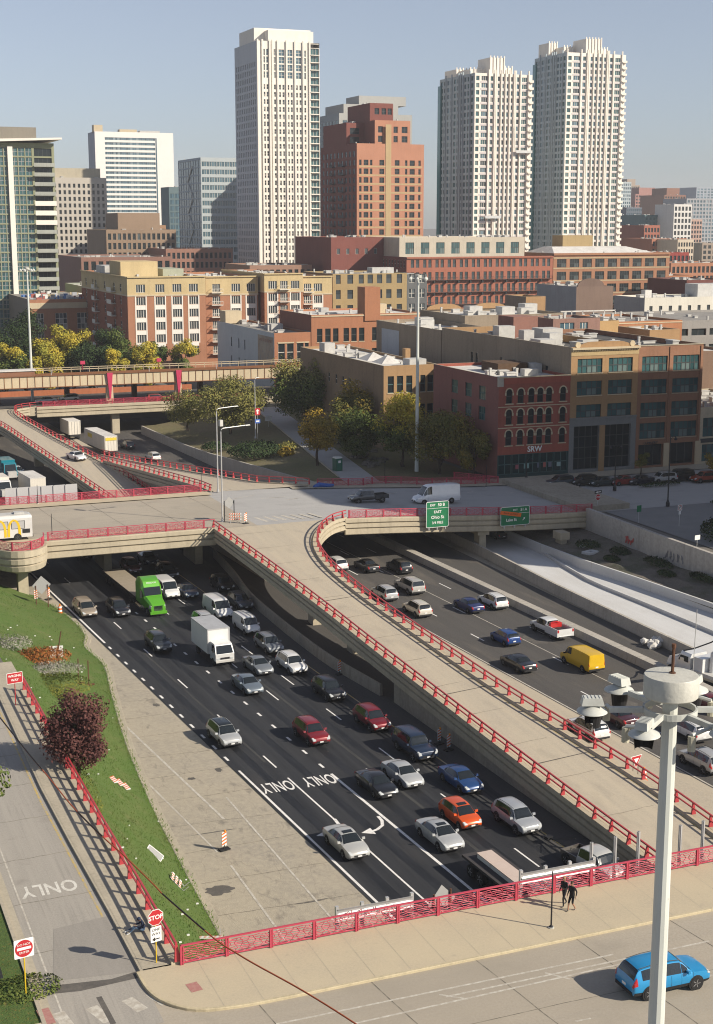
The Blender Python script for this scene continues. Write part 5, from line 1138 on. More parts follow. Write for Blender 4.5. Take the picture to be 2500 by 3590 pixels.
for x in (6.5, 21.4, 36.3, 51.4, 70):
    c = MB(); c.hull8([(x-.8,.1,-.1),(x+.8,.1,-.1),(x+.8,1.2,-.1),(x-.8,1.2,-.1)], [(x-.65,.0,4.1),(x+.65,.0,4.1),(x+.65,1.2,4.1),(x-.65,1.2,4.1)])
    if x in (36.3, 51.4): c.build('column', m_girder, el); k = MB(); k.hull8([(x-.14,-.32,1.2),(x+.14,-.32,1.2),(x+.14,-.02,1.2),(x-.14,-.02,1.2)], [(x-.62,-.5,6.7),(x+.62,-.5,6.7),(x+.62,-.02,6.7),(x-.62,-.02,6.7)]); k.build('bracket', m_crimson, el)
    d = MB(); d.box(x+7,9,-.1,x+8,10.2,5.6); d.build('far_column', m_rust, el)
for x in (-8, 24, 45, 60): d = MB(); d.cyl((x,.2,6.6),(x,.2,7.7),.08,n=6); d.build('signal_post', m_steel, el)
mb = MB(); mb.box(-60, 5.6, 6.2, 21.5, 8.6, 9.0); mb.box(-60, 5.4, 9.0, 21.8, 8.8, 9.25, 1)
tag(mb.build('train_canopy', [wallmat('rust_side', (.25,.12,.07)), m_roof_w], None, (30, EY, -1.9)), 'low white roofed platform shelter on the railway at left', 'shelter')
for x, l in ((62.5, 'left'), (79.5, 'right')):
    mb = MB(); mb.box(-.5,-.3,0,.5,.3,.7); mb.cyl((0,0,-1.2),(0,0,0),.06,n=5)
    tag(mb.build('track_signal', m_crimson, None, (x, EY+9.4, 7.8)), '%s small crimson track signal box on the railway' % l, 'signal')
mb = MB(); mb.box(-50, 0, 0, 60, .3, 1.2); tag(mb.build('street_wall', wallmat('rust_wall', (.38,.13,.06)), None, (30, FY1-.2, 0)), 'low rust red wall on the far side of the far street', 'wall')

# ================================================================= bank and lane beside the northbound carriageway
def pw(y):   # wall beside the carriageway: x, top z
    x = lerp(77.4, 72.2, (y-205)/105); z = lerp(-1.6, -5.0, min(1, max(0, (y-202)/66))); return x, z
pw_y = [198.6, 205, 216, 230, 245, 260, 275, 290, 304]
w = MB()
for a, c in zip(pw_y, pw_y[1:]):
    (xa, za), (xb, zb_) = pw(a), pw(c)
    w.hull8([(xa-.2,a,FZ-.1),(xa+.2,a,FZ-.1),(xb+.2,c,FZ-.1),(xb-.2,c,FZ-.1)], [(xa-.2,a,za+.25),(xa+.2,a,za+.25),(xb+.2,c,zb_+.25),(xb-.2,c,zb_+.25)])
tag(w.build('sloping_wall', m_barrier), 'sloping pale concrete wall between carriageway and weedy bank', 'wall')
park = MB(); rgp = random.Random(9); ncol = 14
def lane_l(y): return lerp(82.6, 97.0, (y-215)/88)
for i in range(45):
    y = lerp(198.4, 305.4, i/44); x0, z0 = pw(y); xl = lane_l(y)
    for j in range(ncol):
        t = j/(ncol-1)
        if t < .6: x = lerp(x0+.15, xl, t/.6); z = lerp(z0, -2.0, sstep(0, 1, t/.6))
        else: x = lerp(xl, 104.7, (t-.6)/.4); z = -2.05
        z = max(z, -8) ; 
        if y < 203: z = lerp(zs(x)-.02, z, (y-198.4)/4.6) if y > 198.4 else zs(x)-.02
        park.v.append((x, y, z + (rgp.uniform(-.08,.08) if 0 < j < 8 and y > 203 else 0)))
for i in range(44):
    for j in range(ncol-1):
        a = i*ncol+j; park.f.append((a, a+1, a+ncol+1, a+ncol)); park.m.append(0)
tag(park.build('weedy_bank', m_dry, smooth=60), 'dry weedy ground between the expressway and the side lane', kind='structure')
strip('side_lane', [(lane_l(y)+.5, y, -1.985) for y in (205, 215, 240, 270, 304)], [(lane_l(y)+6.0+.0*y, y, -1.985) for y in (205, 215, 240, 270, 304)], m_street_grey)
mb = MB(); mb.sweep([(lane_l(y)+.4, y, -2.0) for y in (214, 240, 270, 300)], [(-.1,0),(-.1,.17),(.1,.17),(.1,0)]); tag(mb.build('lane_kerb', m_kerb), 'kerb along the left of the side lane', 'kerb', kind='structure')
# rubble mounds right of the lane
def rubble(name, pts, lab):
    mb = MB(); rg = random.Random(len(pts)*7)
    for (x, y, z, s) in pts:
        for k in range(7): mb.blob((x+rg.uniform(-s,s), y+rg.uniform(-s,s), z+rg.uniform(0,.2)), (s*rg.uniform(.3,.7), s*rg.uniform(.3,.7), s*rg.uniform(.2,.4)), 6, 4, jit=.25, rg=rg)
    return tag(mb.build(name, m_dirt), lab, 'rubble', kind='stuff')
rubble('rubble_mounds', [(lane_l(y)+8+(i%3)*1.5, y, -2.1, 1.3) for i, y in enumerate(range(222, 256, 3))], 'mounds of grey rubble on the right of the side lane')

# ================================================================= vegetation
def leafmat(name, a, c, d): 
    m = mat(name, a, .75, [('island',(1,1,1),.25,.75,c,.95), ('noise',(.25,.25,.25),.42,.62,d,.8)], spec=.2)
    b_ = m.node_tree.nodes['Principled BSDF']
    return m
m_bark = mat('bark', (.07,.05,.035), .95, [('noise',(6,6,1.5),.4,.7,(.03,.022,.016),.8)], bump=.6, bscale=12)
LG = leafmat('mid_green_leaves', (.075,.11,.022), (.13,.15,.032), (.05,.075,.018))
LD = leafmat('dark_green_leaves', (.022,.042,.014), (.045,.07,.02), (.016,.03,.012))
LO = leafmat('olive_leaves', (.17,.165,.042), (.25,.22,.06), (.12,.125,.032))
LY = leafmat('yellow_leaves', (.40,.31,.035), (.48,.37,.04), (.22,.23,.035))
LB = leafmat('bronze_leaves', (.14,.13,.028), (.25,.18,.032), (.085,.10,.025))
LA = leafmat('amber_leaves', (.30,.20,.025), (.42,.27,.03), (.15,.125,.022))
LR = leafmat('maroon_leaves', (.09,.034,.03), (.16,.07,.055), (.055,.02,.02))
def tree(name, label, loc, h, r, mleaf, seed, n=2600, ls=.34, trunk_h=None, lumps=16, flat=.8, group=None, trunk_r=None, mleaf2=None, split=.5, kind='tree', dens=2.1):
    """loc = trunk foot; crown centre sits above it; lumps of leaf faces round the limbs"""
    rg = random.Random(seed); o = thing(name, label, kind, loc, 0, group)
    th = trunk_h if trunk_h is not None else h*.3; cz = (h+th*.75)/2; rz = (h-th*.75)/2
    L = []
    for i in range(lumps):
        while True:
            p = Vector((rg.uniform(-1,1), rg.uniform(-1,1), rg.uniform(-1,1)))
            if .25 < p.length < 1: break
        L.append((Vector((p.x*r*.74, p.y*r*.74, cz+p.z*rz*.76)), rg.uniform(.30,.46)*min(r, rz*1.3)))
    tr = MB(); tR = trunk_r or h*.022
    tr.tube([(0,0,-.2),(0.02*h*rg.uniform(-1,1),0,th*.5),(0,0,th),(.0,0,cz*.95)], [tR*1.3,tR,tR*.8,tR*.4], 7)
    for c, s in L[::2]:
        a = Vector((0,0,lerp(th*.75, cz, rg.random()))); mid_ = a.lerp(c, .5)+Vector((0,0,.08*h)); tr.tube([a, mid_, c], [tR*.5, tR*.3, tR*.1], 5)
    tr.build('trunk', m_bark, o, smooth=60)
    cr = MB(); n = int(n*dens); ls = ls*1.18
    for i in range(n):
        c, s = L[rg.randrange(lumps)]
        while True:
            d = Vector((rg.gauss(0,1), rg.gauss(0,1), rg.gauss(0,1)))
            if d.length > .1: break
        d.normalize(); p = c + Vector((d.x, d.y, d.z*flat))*s*(rg.random()**.35)
        if p.z < th*.6: p.z = th*.6 + rg.random()*.3
        a = Vector((rg.uniform(-1,1), rg.uniform(-1,1), rg.uniform(-1,1))).normalized(); nrm = (d*.9 + Vector((0,0,.5)) + a*.75).normalized()
        u = nrm.orthogonal().normalized(); v = nrm.cross(u); q = ls*rg.uniform(.6,1.3)
        ang = rg.uniform(0, 6.28); u, v = u*math.cos(ang)+v*math.sin(ang), v*math.cos(ang)-u*math.sin(ang)
        cr.face([p-u*q*.5, p-v*q*.3, p+u*q*.5, p+v*q*.3], 1 if (mleaf2 and p.z > lerp(th, h, split)+rg.uniform(-1,1)) else 0)
    cr.build('crown', [mleaf] + ([mleaf2] if mleaf2 else []), o)
    return o
# group around the side lane
tree('broad_tree', 'broad dense green tree right of the railway bridge end', ((98.77, 0.23)[0], 272, -2), 15.0, 8.4, LG, 1, 7000, .42, 1.2, 34, mleaf2=LO, split=.62)
tree('amber_tree', 'small amber autumn tree beside the green portable toilet', (83.6, 225.5, -2), 9.8, 4.6, LA, 2, 4600, .3, 3.4, 24)
tree('bronze_tree', 'bronze green tree between amber tree and tan building', (97.4, 245, -2), 12.4, 5.8, LB, 3, 5200, .36, 1.2, 26, mleaf2=LA, split=.72)
tree('yellow_top_tree', 'tall tree with bright yellow top in front of the lamp mast', (96.6, 219.5, -2), 13.4, 5.2, LG, 4, 6400, .32, 1.2, 28, mleaf2=LY, split=.45)
tree('dark_bronze_tree', 'dark bronze tree against the maroon wall of the corner shop', (99.2, 210.6, -2), 11.2, 5.8, LB, 5, 7000, .32, 1.0, 28)
tree('dark_bronze_tree', 'low dark bronze tree nearest the corner shop front', (103.0, 205.6, -2), 8.8, 3.2, LB, 6, 3000, .3, 1.0, 16)
tree('dark_bronze_tree', 'shaded green tree low behind the yellow top tree', (92.6, 230.5, -2), 9.2, 5.4, LG, 66, 4000, .34, .8, 20)
tree('olive_tree', 'pale olive feathery tree in front of the railway girder', (82.6, 272, -2.6), 11.6, 8.2, LO, 7, 7000, .34, 1.6, 34, .7)
tree('olive_tree', 'smaller olive tree leaning over the far overpass end', (77.2, 284, -3.2), 9.0, 5.2, LO, 8, 3200, .32, 1.4, 18, .7)
# beyond the railway on the left
LEFT = [
 (50.2, 345, 19.6, 5.5, LD, 'dark green tree at the left edge behind the mast'),
 (49.3, 338, 13.6, 4.0, LG, 'light green tree low at the left edge'),
 (55.6, 352, 19.2, 5, LD, 'dark tree directly behind the left lamp mast'),
 (58.1, 340, 13.3, 4.2, LY, 'yellow tree next to the left lamp mast'),
 (62.9, 346, 15.1, 4.6, LY, 'bright yellow tree, largest beyond the railway'),
 (67.7, 352, 15.2, 4.4, LG, 'green tree behind the bright yellow tree'),
 (69.0, 340, 12.9, 4.6, LD, 'dark green round tree left of the railway column'),
 (75.4, 350, 14.2, 4.6, LD, 'dark green tree above the railway column'),
 (78.5, 345, 14.8, 5.0, LG, 'grey green willowy tree before the brick apartments'),
 (74.2, 336, 10.7, 2.6, LY, 'small yellow bush tree above the crimson column'),
 (81.5, 338, 11.8, 3.4, LY, 'yellow tree right of the willowy tree'),
 (94.9, 350, 10.4, 3.2, LG, 'small green tree at the foot of the apartment block'),
 (87.5, 352, 11.2, 3.2, LG, 'slim green tree left of the apartment doorway'),
]
for i, (x_, y_, h_, r_, lm, lab) in enumerate(LEFT):
    tree('park_tree', lab, (x_, y_, -2), h_*1.2, r_*1.25, lm, 20+i, 3600, .42, 1.0, 20, mleaf2=LY if lm is LG and i % 2 else None, split=.6, group='trees beyond the railway')

# evergreen bush, shrubs and grasses
def shrub(name, label, loc, rx, ry, h, ml, seed, n=900, ls=.2, grassy=False):
    rg = random.Random(seed); mb = MB()
    for i in range(n):
        a = rg.uniform(0, 6.283); q = rg.random()**.5; x, y = rx*q*math.cos(a), ry*q*math.sin(a)
        top = h*math.sqrt(max(.05, 1-q*q*.85))*rg.uniform(.7,1.1); z = top*(rg.random()**.4)
        if grassy:
            dx, dy = rg.uniform(-.2,.2), rg.uniform(-.2,.2); w_ = ls*.12
            mb.face([(x-w_,y,0),(x+w_,y,0),(x+dx,y+dy,top)])
        else:
            nrm = Vector((x/rx, y/ry, .6)).normalized() + Vector((rg.uniform(-.7,.7), rg.uniform(-.7,.7), rg.uniform(-.7,.7))); nrm.normalize()
            u = nrm.orthogonal().normalized(); v = nrm.cross(u); q2 = ls*rg.uniform(.6,1.3); p = Vector((x,y,z)); an = rg.uniform(0,6.28); u, v = u*math.cos(an)+v*math.sin(an), v*math.cos(an)-u*math.sin(an)
            mb.face([p-u*q2*.5, p-v*q2*.35, p+u*q2*.5, p+v*q2*.35])
    o = mb.build(name, ml, None, loc); tag(o, label, 'shrub'); return o
shrub('evergreen_shrub', 'wide dark evergreen shrub on the weedy bank', (79.6, 246, -3.0), 5.6, 4.6, 2.6, LD, 31, 3000, .4)
shrub('evergreen_shrub', 'small dark shrub left of the wide evergreen', (76.6, 262, -4.0), 3.0, 2.4, 1.5, LD, 32, 900, .36)
shrub('tan_grass_clump', 'tan ornamental grass clump right of the wide evergreen', (83.0, 240, -2.4), 1.5, 1.2, 1.6, LA, 33, 500, .5)
shrub('tan_grass_clump', 'pale dry bush behind the tan grass clump', (85.0, 245, -2.2), 2.0, 1.6, 1.6, LO, 34, 700, .3)

# planting on the near lawn
def on_lawn(x, y): return lawn_z(x, y)
m_lav = leafmat('silver_grass', (.25,.235,.20), (.34,.32,.27), (.17,.165,.13)); m_rust_leaf = leafmat('rust_leaves', (.22,.075,.02), (.30,.11,.025), (.12,.05,.018)); m_yg = leafmat('yellow_green_leaves', (.11,.13,.022), (.17,.17,.03), (.07,.10,.018))
def lp(p, dz=0): return (p[0], p[1], on_lawn(p[0], p[1])+dz)
tree('maroon_tree', 'round maroon leaved tree beside the red ramp fence', lp((18.05, 98.2, 0)), 6.6, 2.7, LR, 41, 11000, .19, .7, 40, .95, dens=1.2)
shrub('rust_shrub', 'rust red shrub mass on the lawn below the white sign board', lp((21.43, 134.19, -2.00)), 3.0, 2.0, 1.5, m_rust_leaf, 42, 2600, .2)
shrub('silver_grass_bed', 'silvery grass bed in front of the rust red shrub', lp((21.32, 129.60, -2.20)), 3.6, 1.2, 1.3, m_lav, 43, 2600, .14)
shrub('silver_grass_bed', 'pale grass clump left of the rust red shrub', lp((18.82, 134.98, -1.40)), 2.2, 1.6, 1.3, m_lav, 44, 1500, .14)
shrub('yellow_green_cover', 'yellow green ground cover behind the maroon tree', lp((20.98, 124.35, -2.20)), 3.4, 3.6, .8, m_yg, 45, 3200, .16)
shrub('yellow_green_cover', 'olive weeds at the foot of the red ramp fence', lp((17.71, 95.10, -1.20)), .9, 5.5, .5, m_yg, 46, 1400, .14)
shrub('verge_weeds', 'bright green weeds on the verge by the do not enter sign', ((10.24, 67.83, 0.05)[0]-.8, (10.24, 67.83, 0.05)[1]+.6, .05), 2.0, 1.4, .35, LG, 47, 900, .16)
gr = MB(); rg = random.Random(77)
for i in range(26000):
    y = rg.uniform(66.5, 168); x = lerp(top_x(y)+.1, kerb_x(y)-.08, rg.random()); z = on_lawn(x, y); h_ = rg.uniform(.05,.13); w_ = rg.uniform(.015,.035); a = rg.uniform(0, 6.28)
    gr.face([(x-w_*math.cos(a), y-w_*math.sin(a), z-.02), (x+w_*math.cos(a), y+w_*math.sin(a), z-.02), (x+rg.uniform(-.06,.06), y+rg.uniform(-.06,.06), z+h_)])
for i in range(5000):          # ragged fringe over the kerb and along the fence ledge
    y = rg.uniform(66.5, 168); s_ = rg.random() < .6; x = (kerb_x(y) + rg.gauss(-.05,.16)) if s_ else top_x(y) + abs(rg.gauss(0,.25)); z = on_lawn(min(x, kerb_x(y)), y); h_ = rg.uniform(.08,.26); w_ = rg.uniform(.02,.05)
    gr.face([(x-w_, y, z-.03), (x+w_, y+.02, z-.03), (x+rg.uniform(-.12,.14), y+rg.uniform(-.12,.12), z+h_)])
tag(gr.build('lawn_grass', leafmat('grass_blades', (.06,.12,.018), (.10,.165,.03), (.085,.11,.025))), 'blades of grass on the green bank', 'grass', kind='stuff')
tree('edge_tree', 'leafy branch tip of a tree at the left edge beside the exit ramp', (7.4, 84.0, 0), 9.5, 3.6, LG, 48, 2800, .26, 3.2, 16, mleaf2=LA, split=.6)
shrub('street_bush', 'dark green bush on the corner at the right edge', (112.5, 149, -2.1), 3.6, 7.0, 3.6, LD, 49, 4200, .35)
for i, (x, y, rx, ry, lab) in enumerate(((126, 187.5, 3.8, 1.0, 'low dark planter shrubs in the median, left bed'), (136.5, 188.6, 4.2, .9, 'low dark planter shrubs in the median, right bed'), (128, 172.5, 3.2, 1.2, 'low dark planter shrubs on the near island'))):
    shrub('planter_shrubs', lab, (x, y, -1.9), rx, ry, .7, LD, 60+i, 700, .22)
tree('street_tree', 'small bronze street tree in front of the brown office', (128.4, 196.6, -1.9), 4.4, 1.5, LB, 51, 900, .2, 1.6, 8)
tree('street_tree', 'thin bronze street tree in the right median bed', (137.0, 189.0, -1.9), 4.6, 1.7, LA, 52, 900, .2, 1.6, 8)
tree('street_tree', 'sparse street tree at the right edge of the picture', (137.5, 177.0, -1.9), 6.4, 2.4, LB, 53, 700, .2, 3.0, 8)

for i, (x, y, rx, ry, h_) in enumerate(((100.5,166,1.6,2.0,.9),(101.8,160,1.3,1.8,.8),(102.4,152,1.2,3.0,1.0),(99.6,158.5,1.0,1.4,.6),(102.8,143,.8,2.6,.9),(101.0,148,1.0,1.6,.6))):
    shrub('bank_scrub', 'dark green scrub patch %s on the dirt bank below the retaining wall' % ('nearest the overpass', 'behind the concrete collars', 'along the wall, longest', 'beside the pale wall', 'at the right end', 'low in the middle')[i], (x, y, lerp(FZ+.9, -4.3, (x-96.5)/7.8)), rx, ry, h_, LD, 80+i, 900, .22)

# ================================================================= vehicles
m_tyre = mat('tyre_rubber', (.018,.018,.018), .85); m_rim = mat('alloy_rim', (.42,.42,.43), .35, metal=.7, spec=.5); m_steelrim = mat('dark_rim', (.12,.12,.12), .5, metal=.5)
m_cglass = mat('car_glass', (.012,.016,.018), .06, spec=.7); m_trim = mat('black_trim', (.02,.02,.021), .55); m_chrome = mat('chrome', (.6,.6,.6), .2, metal=1.)
m_hl = mat('headlight_lens', (.46,.48,.48), .12, spec=.7); m_tl = mat('tail_light_lens', (.45,.02,.02), .2, spec=.6); m_plate = mat('number_plate', (.72,.72,.70), .5)
m_amber = mat('amber_lens', (.75,.28,.02), .3)
_paint = {}
def paint(c):
    k = tuple(round(x,3) for x in c)
    if k not in _paint:
        _paint[k] = mat('car_paint', c, .32, [('noise',(1.2,1.2,1.2),.4,.75,mul(c,.86),.6),('noise',(.6,.6,8),.6,.8,mul(c,.75),.35)], metal=.15, spec=.5, coat=.6)
    return _paint[k]
# stations from tail to nose: x, floor z, shoulder z, top z, half width, half width on top
SED = dict(st=[(-2.40,.42,.64,.68,.74,.58),(-2.31,.30,.90,.95,.85,.66),(-1.80,.25,.98,1.03,.90,.68),(-1.48,.23,.99,1.06,.91,.67),(-.80,.21,.99,1.39,.92,.60),(-.10,.21,.98,1.45,.92,.60),(.45,.21,.96,1.40,.92,.59),(1.22,.21,.92,.98,.92,.74),(1.88,.23,.83,.89,.90,.70),(2.28,.28,.69,.74,.84,.60),(2.40,.38,.55,.58,.72,.50)], rear=3, roof=(4,6), ws=6, side=[3,4,5,6], wheels=(-1.38,1.42), r=.33)
SUV = dict(st=[(-2.30,.45,.76,.80,.80,.66),(-2.24,.36,1.00,1.07,.89,.74),(-1.86,.32,1.06,1.60,.92,.64),(-1.0,.30,1.06,1.69,.93,.65),(-.1,.30,1.04,1.70,.93,.65),(.50,.30,1.02,1.63,.93,.63),(1.18,.30,1.00,1.07,.93,.76),(1.82,.32,.94,1.00,.91,.74),(2.21,.36,.82,.87,.86,.64),(2.31,.46,.62,.66,.75,.54)], rear=1, roof=(2,5), ws=5, side=[2,3,4,5], wheels=(-1.36,1.38), r=.37, clad=True, rails=True)
HAT = dict(st=[(-1.98,.42,.72,.76,.76,.62),(-1.93,.32,.95,1.02,.84,.70),(-1.55,.26,1.0,1.44,.86,.60),(-.9,.22,1.0,1.52,.86,.60),(-.1,.22,.98,1.53,.86,.60),(.42,.22,.96,1.46,.86,.58),(1.18,.22,.93,.99,.86,.70),(1.62,.24,.85,.90,.85,.66),(1.92,.30,.70,.74,.79,.56),(2.02,.40,.56,.60,.68,.48)], rear=1, roof=(2,5), ws=5, side=[2,3,4,5], wheels=(-1.22,1.28), r=.31)
BIG = dict(st=[(-2.62,.5,.82,.86,.86,.72),(-2.57,.42,1.10,1.17,.96,.80),(-2.35,.38,1.15,1.80,.99,.74),(-1.2,.36,1.15,1.87,1.0,.75),(-.1,.36,1.14,1.88,1.0,.75),(.52,.36,1.12,1.80,1.0,.73),(1.10,.36,1.10,1.17,1.0,.84),(1.9,.38,1.07,1.12,.99,.82),(2.45,.42,.98,1.02,.95,.74),(2.56,.5,.70,.74,.86,.66)], rear=1, roof=(2,5), ws=5, side=[2,3,4,5], wheels=(-1.48,1.55), r=.40, clad=True, rails=True)
MIN = dict(st=[(-2.45,.45,.8,.84,.84,.7),(-2.40,.34,1.02,1.08,.92,.76),(-2.12,.28,1.06,1.62,.95,.68),(-1.1,.26,1.06,1.72,.96,.69),(.1,.26,1.04,1.72,.96,.69),(.72,.26,1.02,1.62,.96,.67),(1.55,.26,.96,1.03,.95,.76),(2.0,.30,.88,.93,.93,.72),(2.36,.36,.72,.77,.86,.62),(2.46,.44,.58,.62,.76,.52)], rear=1, roof=(2,5), ws=5, side=[2,3,4,5], wheels=(-1.45,1.55), r=.34)
VAN = dict(st=[(-2.80,.5,.85,.90,.94,.84),(-2.76,.4,1.2,1.28,.98,.90),(-2.72,.36,1.25,2.02,.99,.86),(-1.2,.34,1.25,2.10,1.0,.87),(.4,.34,1.25,2.10,1.0,.87),(1.12,.34,1.22,2.0,1.0,.84),(1.92,.36,1.12,1.20,.99,.86),(2.40,.4,1.02,1.07,.95,.78),(2.68,.46,.82,.86,.88,.68),(2.78,.52,.66,.70,.78,.58)], rear=1, roof=(2,5), ws=5, side=[4,5], wheels=(-1.65,1.75), r=.36)
HVAN = dict(st=[(-3.45,.5,.85,.90,.96,.86),(-3.42,.4,1.3,1.38,1.0,.92),(-3.38,.36,1.35,2.62,1.01,.86),(-1.6,.34,1.35,2.72,1.02,.87),(.9,.34,1.35,2.72,1.02,.87),(1.65,.34,1.32,2.52,1.02,.82),(2.55,.36,1.18,1.26,1.0,.86),(3.02,.4,1.06,1.10,.96,.78),(3.32,.46,.84,.88,.88,.68),(3.42,.52,.66,.70,.78,.58)], rear=1, roof=(2,5), ws=5, side=[4,5], wheels=(-2.05,2.2), r=.37)
PICK = dict(st=[(-.62,.5,1.05,1.10,.96,.80),(-.56,.48,1.10,1.70,.97,.70),(.1,.46,1.10,1.80,.98,.72),(.75,.46,1.08,1.80,.98,.72),(1.2,.46,1.07,1.72,.98,.70),(1.72,.46,1.04,1.12,.98,.82),(2.3,.48,1.0,1.06,.97,.80),(2.72,.5,.92,.96,.93,.74),(2.82,.55,.68,.72,.84,.64)], rear=0, roof=(1,4), ws=4, side=[1,2,3,4], wheels=(-1.75,1.85), r=.39, clad=True)
KINDS = dict(sedan=SED, suv=SUV, hatch=HAT, big=BIG, minivan=MIN, van=VAN, hvan=HVAN, pickup=PICK)
def ring(s):
    x, zb, zh, zt, w, wt = s
    half = [(w*.93,zb),(w*.995,lerp(zb,zh,.28)),(w,lerp(zb,zh,.66)),(w*.955,zh),(wt,zt-.04),(wt*.72,zt-.006),(0,zt+.008)]
    return [(x,y,z) for y,z in half] + [(x,-y,z) for y,z in half[-2::-1]]
_car = {}
def car_meshes(kind):
    if kind in _car: return _car[kind]
    K = KINDS[kind]; S = K['st']; Rg = [ring(s) for s in S]; n = len(S)
    X = [s[0] for s in S]; hh = [X[i+1]-X[i] for i in range(n-1)]
    def slopes(f):                                  # monotone cubic: smooth curves without overshoot
        d = [(f[i+1]-f[i])/hh[i] for i in range(n-1)]; m_ = [0]*n; m_[0] = d[0]; m_[-1] = d[-1]
        for i in range(1, n-1):
            if d[i-1]*d[i] > 0: w1, w2 = 2*hh[i]+hh[i-1], hh[i]+2*hh[i-1]; m_[i] = (w1+w2)/(w1/d[i-1]+w2/d[i])
        return m_
    SL = [[slopes([Rg[i][j][k] for i in range(n)]) for k in (1, 2)] for j in range(13)]
    def surf(i, u, j):
        h = hh[i]; u2, u3 = u*u, u*u*u; out = [X[i]+u*h]
        for k in (1, 2):
            a_, b2 = Rg[i][j][k], Rg[i+1][j][k]; ma, mb_ = SL[j][k-1][i], SL[j][k-1][i+1]
            out.append((2*u3-3*u2+1)*a_ + (u3-2*u2+u)*h*ma + (-2*u3+3*u2)*b2 + (u3-u2)*h*mb_)
        return Vector(out)
    def patch(mb, i, j, u0, u1, v0, v1, off=.012, m=0):
        k_ = 4 if u1-u0 > .3 else 1
        for s_ in range(k_): patch1(mb, i, j, lerp(u0, u1, s_/k_), lerp(u0, u1, (s_+1)/k_), v0, v1, off, m)
    def patch1(mb, i, j, u0, u1, v0, v1, off, m):
        def pt(u, v): return surf(i, u, j).lerp(surf(i, u, j+1), v)
        q = [pt(u0,v0), pt(u1,v0), pt(u1,v1), pt(u0,v1)]
        nr = (q[1]-q[0]).cross(q[3]-q[0]) + (q[2]-q[1]).cross(q[3]-q[1])
        if nr.length > 1e-9: nr.normalize()
        if nr.dot(q[0]-Vector((q[0].x*.8, 0, .6))) < 0: nr = -nr
        mb.face([p+nr*off for p in q], m)
    D = {}
    b_ = MB(); b_.loft([[tuple(surf(i, u_/4, j)) for j in range(13)] for i in range(n-1) for u_ in range(4)] + [Rg[-1]])
    for wx in K['wheels']:
        w = max(s[4] for s in S)
        for sg in (-1, 1): b_.cyl((wx, sg*(w-.25), K['r']+.01), (wx, sg*(w+.004), K['r']+.01), K['r']*1.17, n=16, m=1)
    for i in K['side'][:-1]:                       # door gaps
        for j in (1, 2, 9, 10): patch(b_, i, j, .985, 1.0, 0, 1, .004, 1)
    for j in (1, 2, 3): patch(b_, K['ws']+1, j, .0, .02, 0, 1, .004, 1); patch(b_, K['ws']+1, 11-j, .0, .02, 0, 1, .004, 1)
    if K.get('clad'):
        for i in range(1, n-2):
            for j in (0, 11): patch(b_, i, j, 0, 1, 0.02, .98, .006, 1)
    D['body'] = b_
    ws = MB()
    for j, (v0, v1) in ((4,(.12,1)),(5,(0,1)),(6,(0,1)),(7,(0,.88))): patch(ws, K['ws'], j, .06, .94, v0, v1)
    D['windshield'] = ws
    rw = MB()
    for j, (v0, v1) in ((4,(.15,1)),(5,(0,1)),(6,(0,1)),(7,(0,.85))): patch(rw, K['rear'], j, .1, .9, v0, v1)
    if not (kind in ('van','hvan')): D['rear_window'] = rw
    D['side_window'] = []
    for i in K['side']:
        for j in (3, 8):
            s = MB(); lo, hi = (.08, .92); u0, u1 = (.0, 1.0) if i not in (K['side'][0],) else (.12, 1.0)
            if i == K['ws']: u0, u1, lo, hi = .05, .62, .1, .85
            if i == 3 and kind == 'sedan': u0, u1 = .35, 1.0
            patch(s, i, j, u0, u1, lo if j == 3 else 1-hi, hi if j == 3 else 1-lo); D['side_window'].append(s)
    D['headlight'] = []; D['taillight'] = []
    for sg in (0, 1):
        h = MB(); 
        for j, v in ((2,(.45,1)),(3,(0,1)),(4,(0,.35))):
            jj = j if not sg else 11-j; vv = v if not sg else (1-v[1], 1-v[0])
            patch(h, n-2, jj, .0, .85, *vv); 
            if j < 4: patch(h, n-3, jj, .62, 1.0, *(v if not sg else (1-v[1],1-v[0])))
        D['headlight'].append(h)
        t = MB()
        for j, v in ((2,(.3,1)),(3,(0,.6))):
            jj = j if not sg else 11-j; vv = v if not sg else (1-v[1], 1-v[0]); patch(t, 0, jj, .15, 1.0, *vv)
            patch(t, 1 if kind != 'pickup' else 0, jj, 0, .25 if kind == 'sedan' else .5, *vv)
        if kind != 'pickup': D['taillight'].append(t)
    xf = S[-1][0]; xr = S[0][0]; z0 = S[-1][1]; z1_ = S[-1][2]; w = S[-1][4]
    g = MB(); g.box(xf-.06,-w*.62,lerp(z0,z1_,.35),xf+.014,w*.62,z1_-.01); D['grille'] = g
    g = MB(); g.box(xf-.10,-w*.9,z0-.06,xf+.02,w*.9,lerp(z0,z1_,.22)); D['bumper'] = g
    p = MB(); p.box(xf,-.16,z0+.02,xf+.03,.16,z0+.13); D['number_plate'] = [p]
    if kind != 'pickup':
        p = MB(); zr = S[0][1]+.18; p.box(xr-.02,-.16,zr,xr+.02,.16,zr+.13); D['number_plate'].append(p)
        p = MB(); p.box(xr-.03,-S[0][4]*.95,S[0][1]-.1,xr+.08,S[0][4]*.95,S[0][1]+.08); D['rear_bumper'] = p
    D['mirror'] = []
    c = S[K['ws']+1]
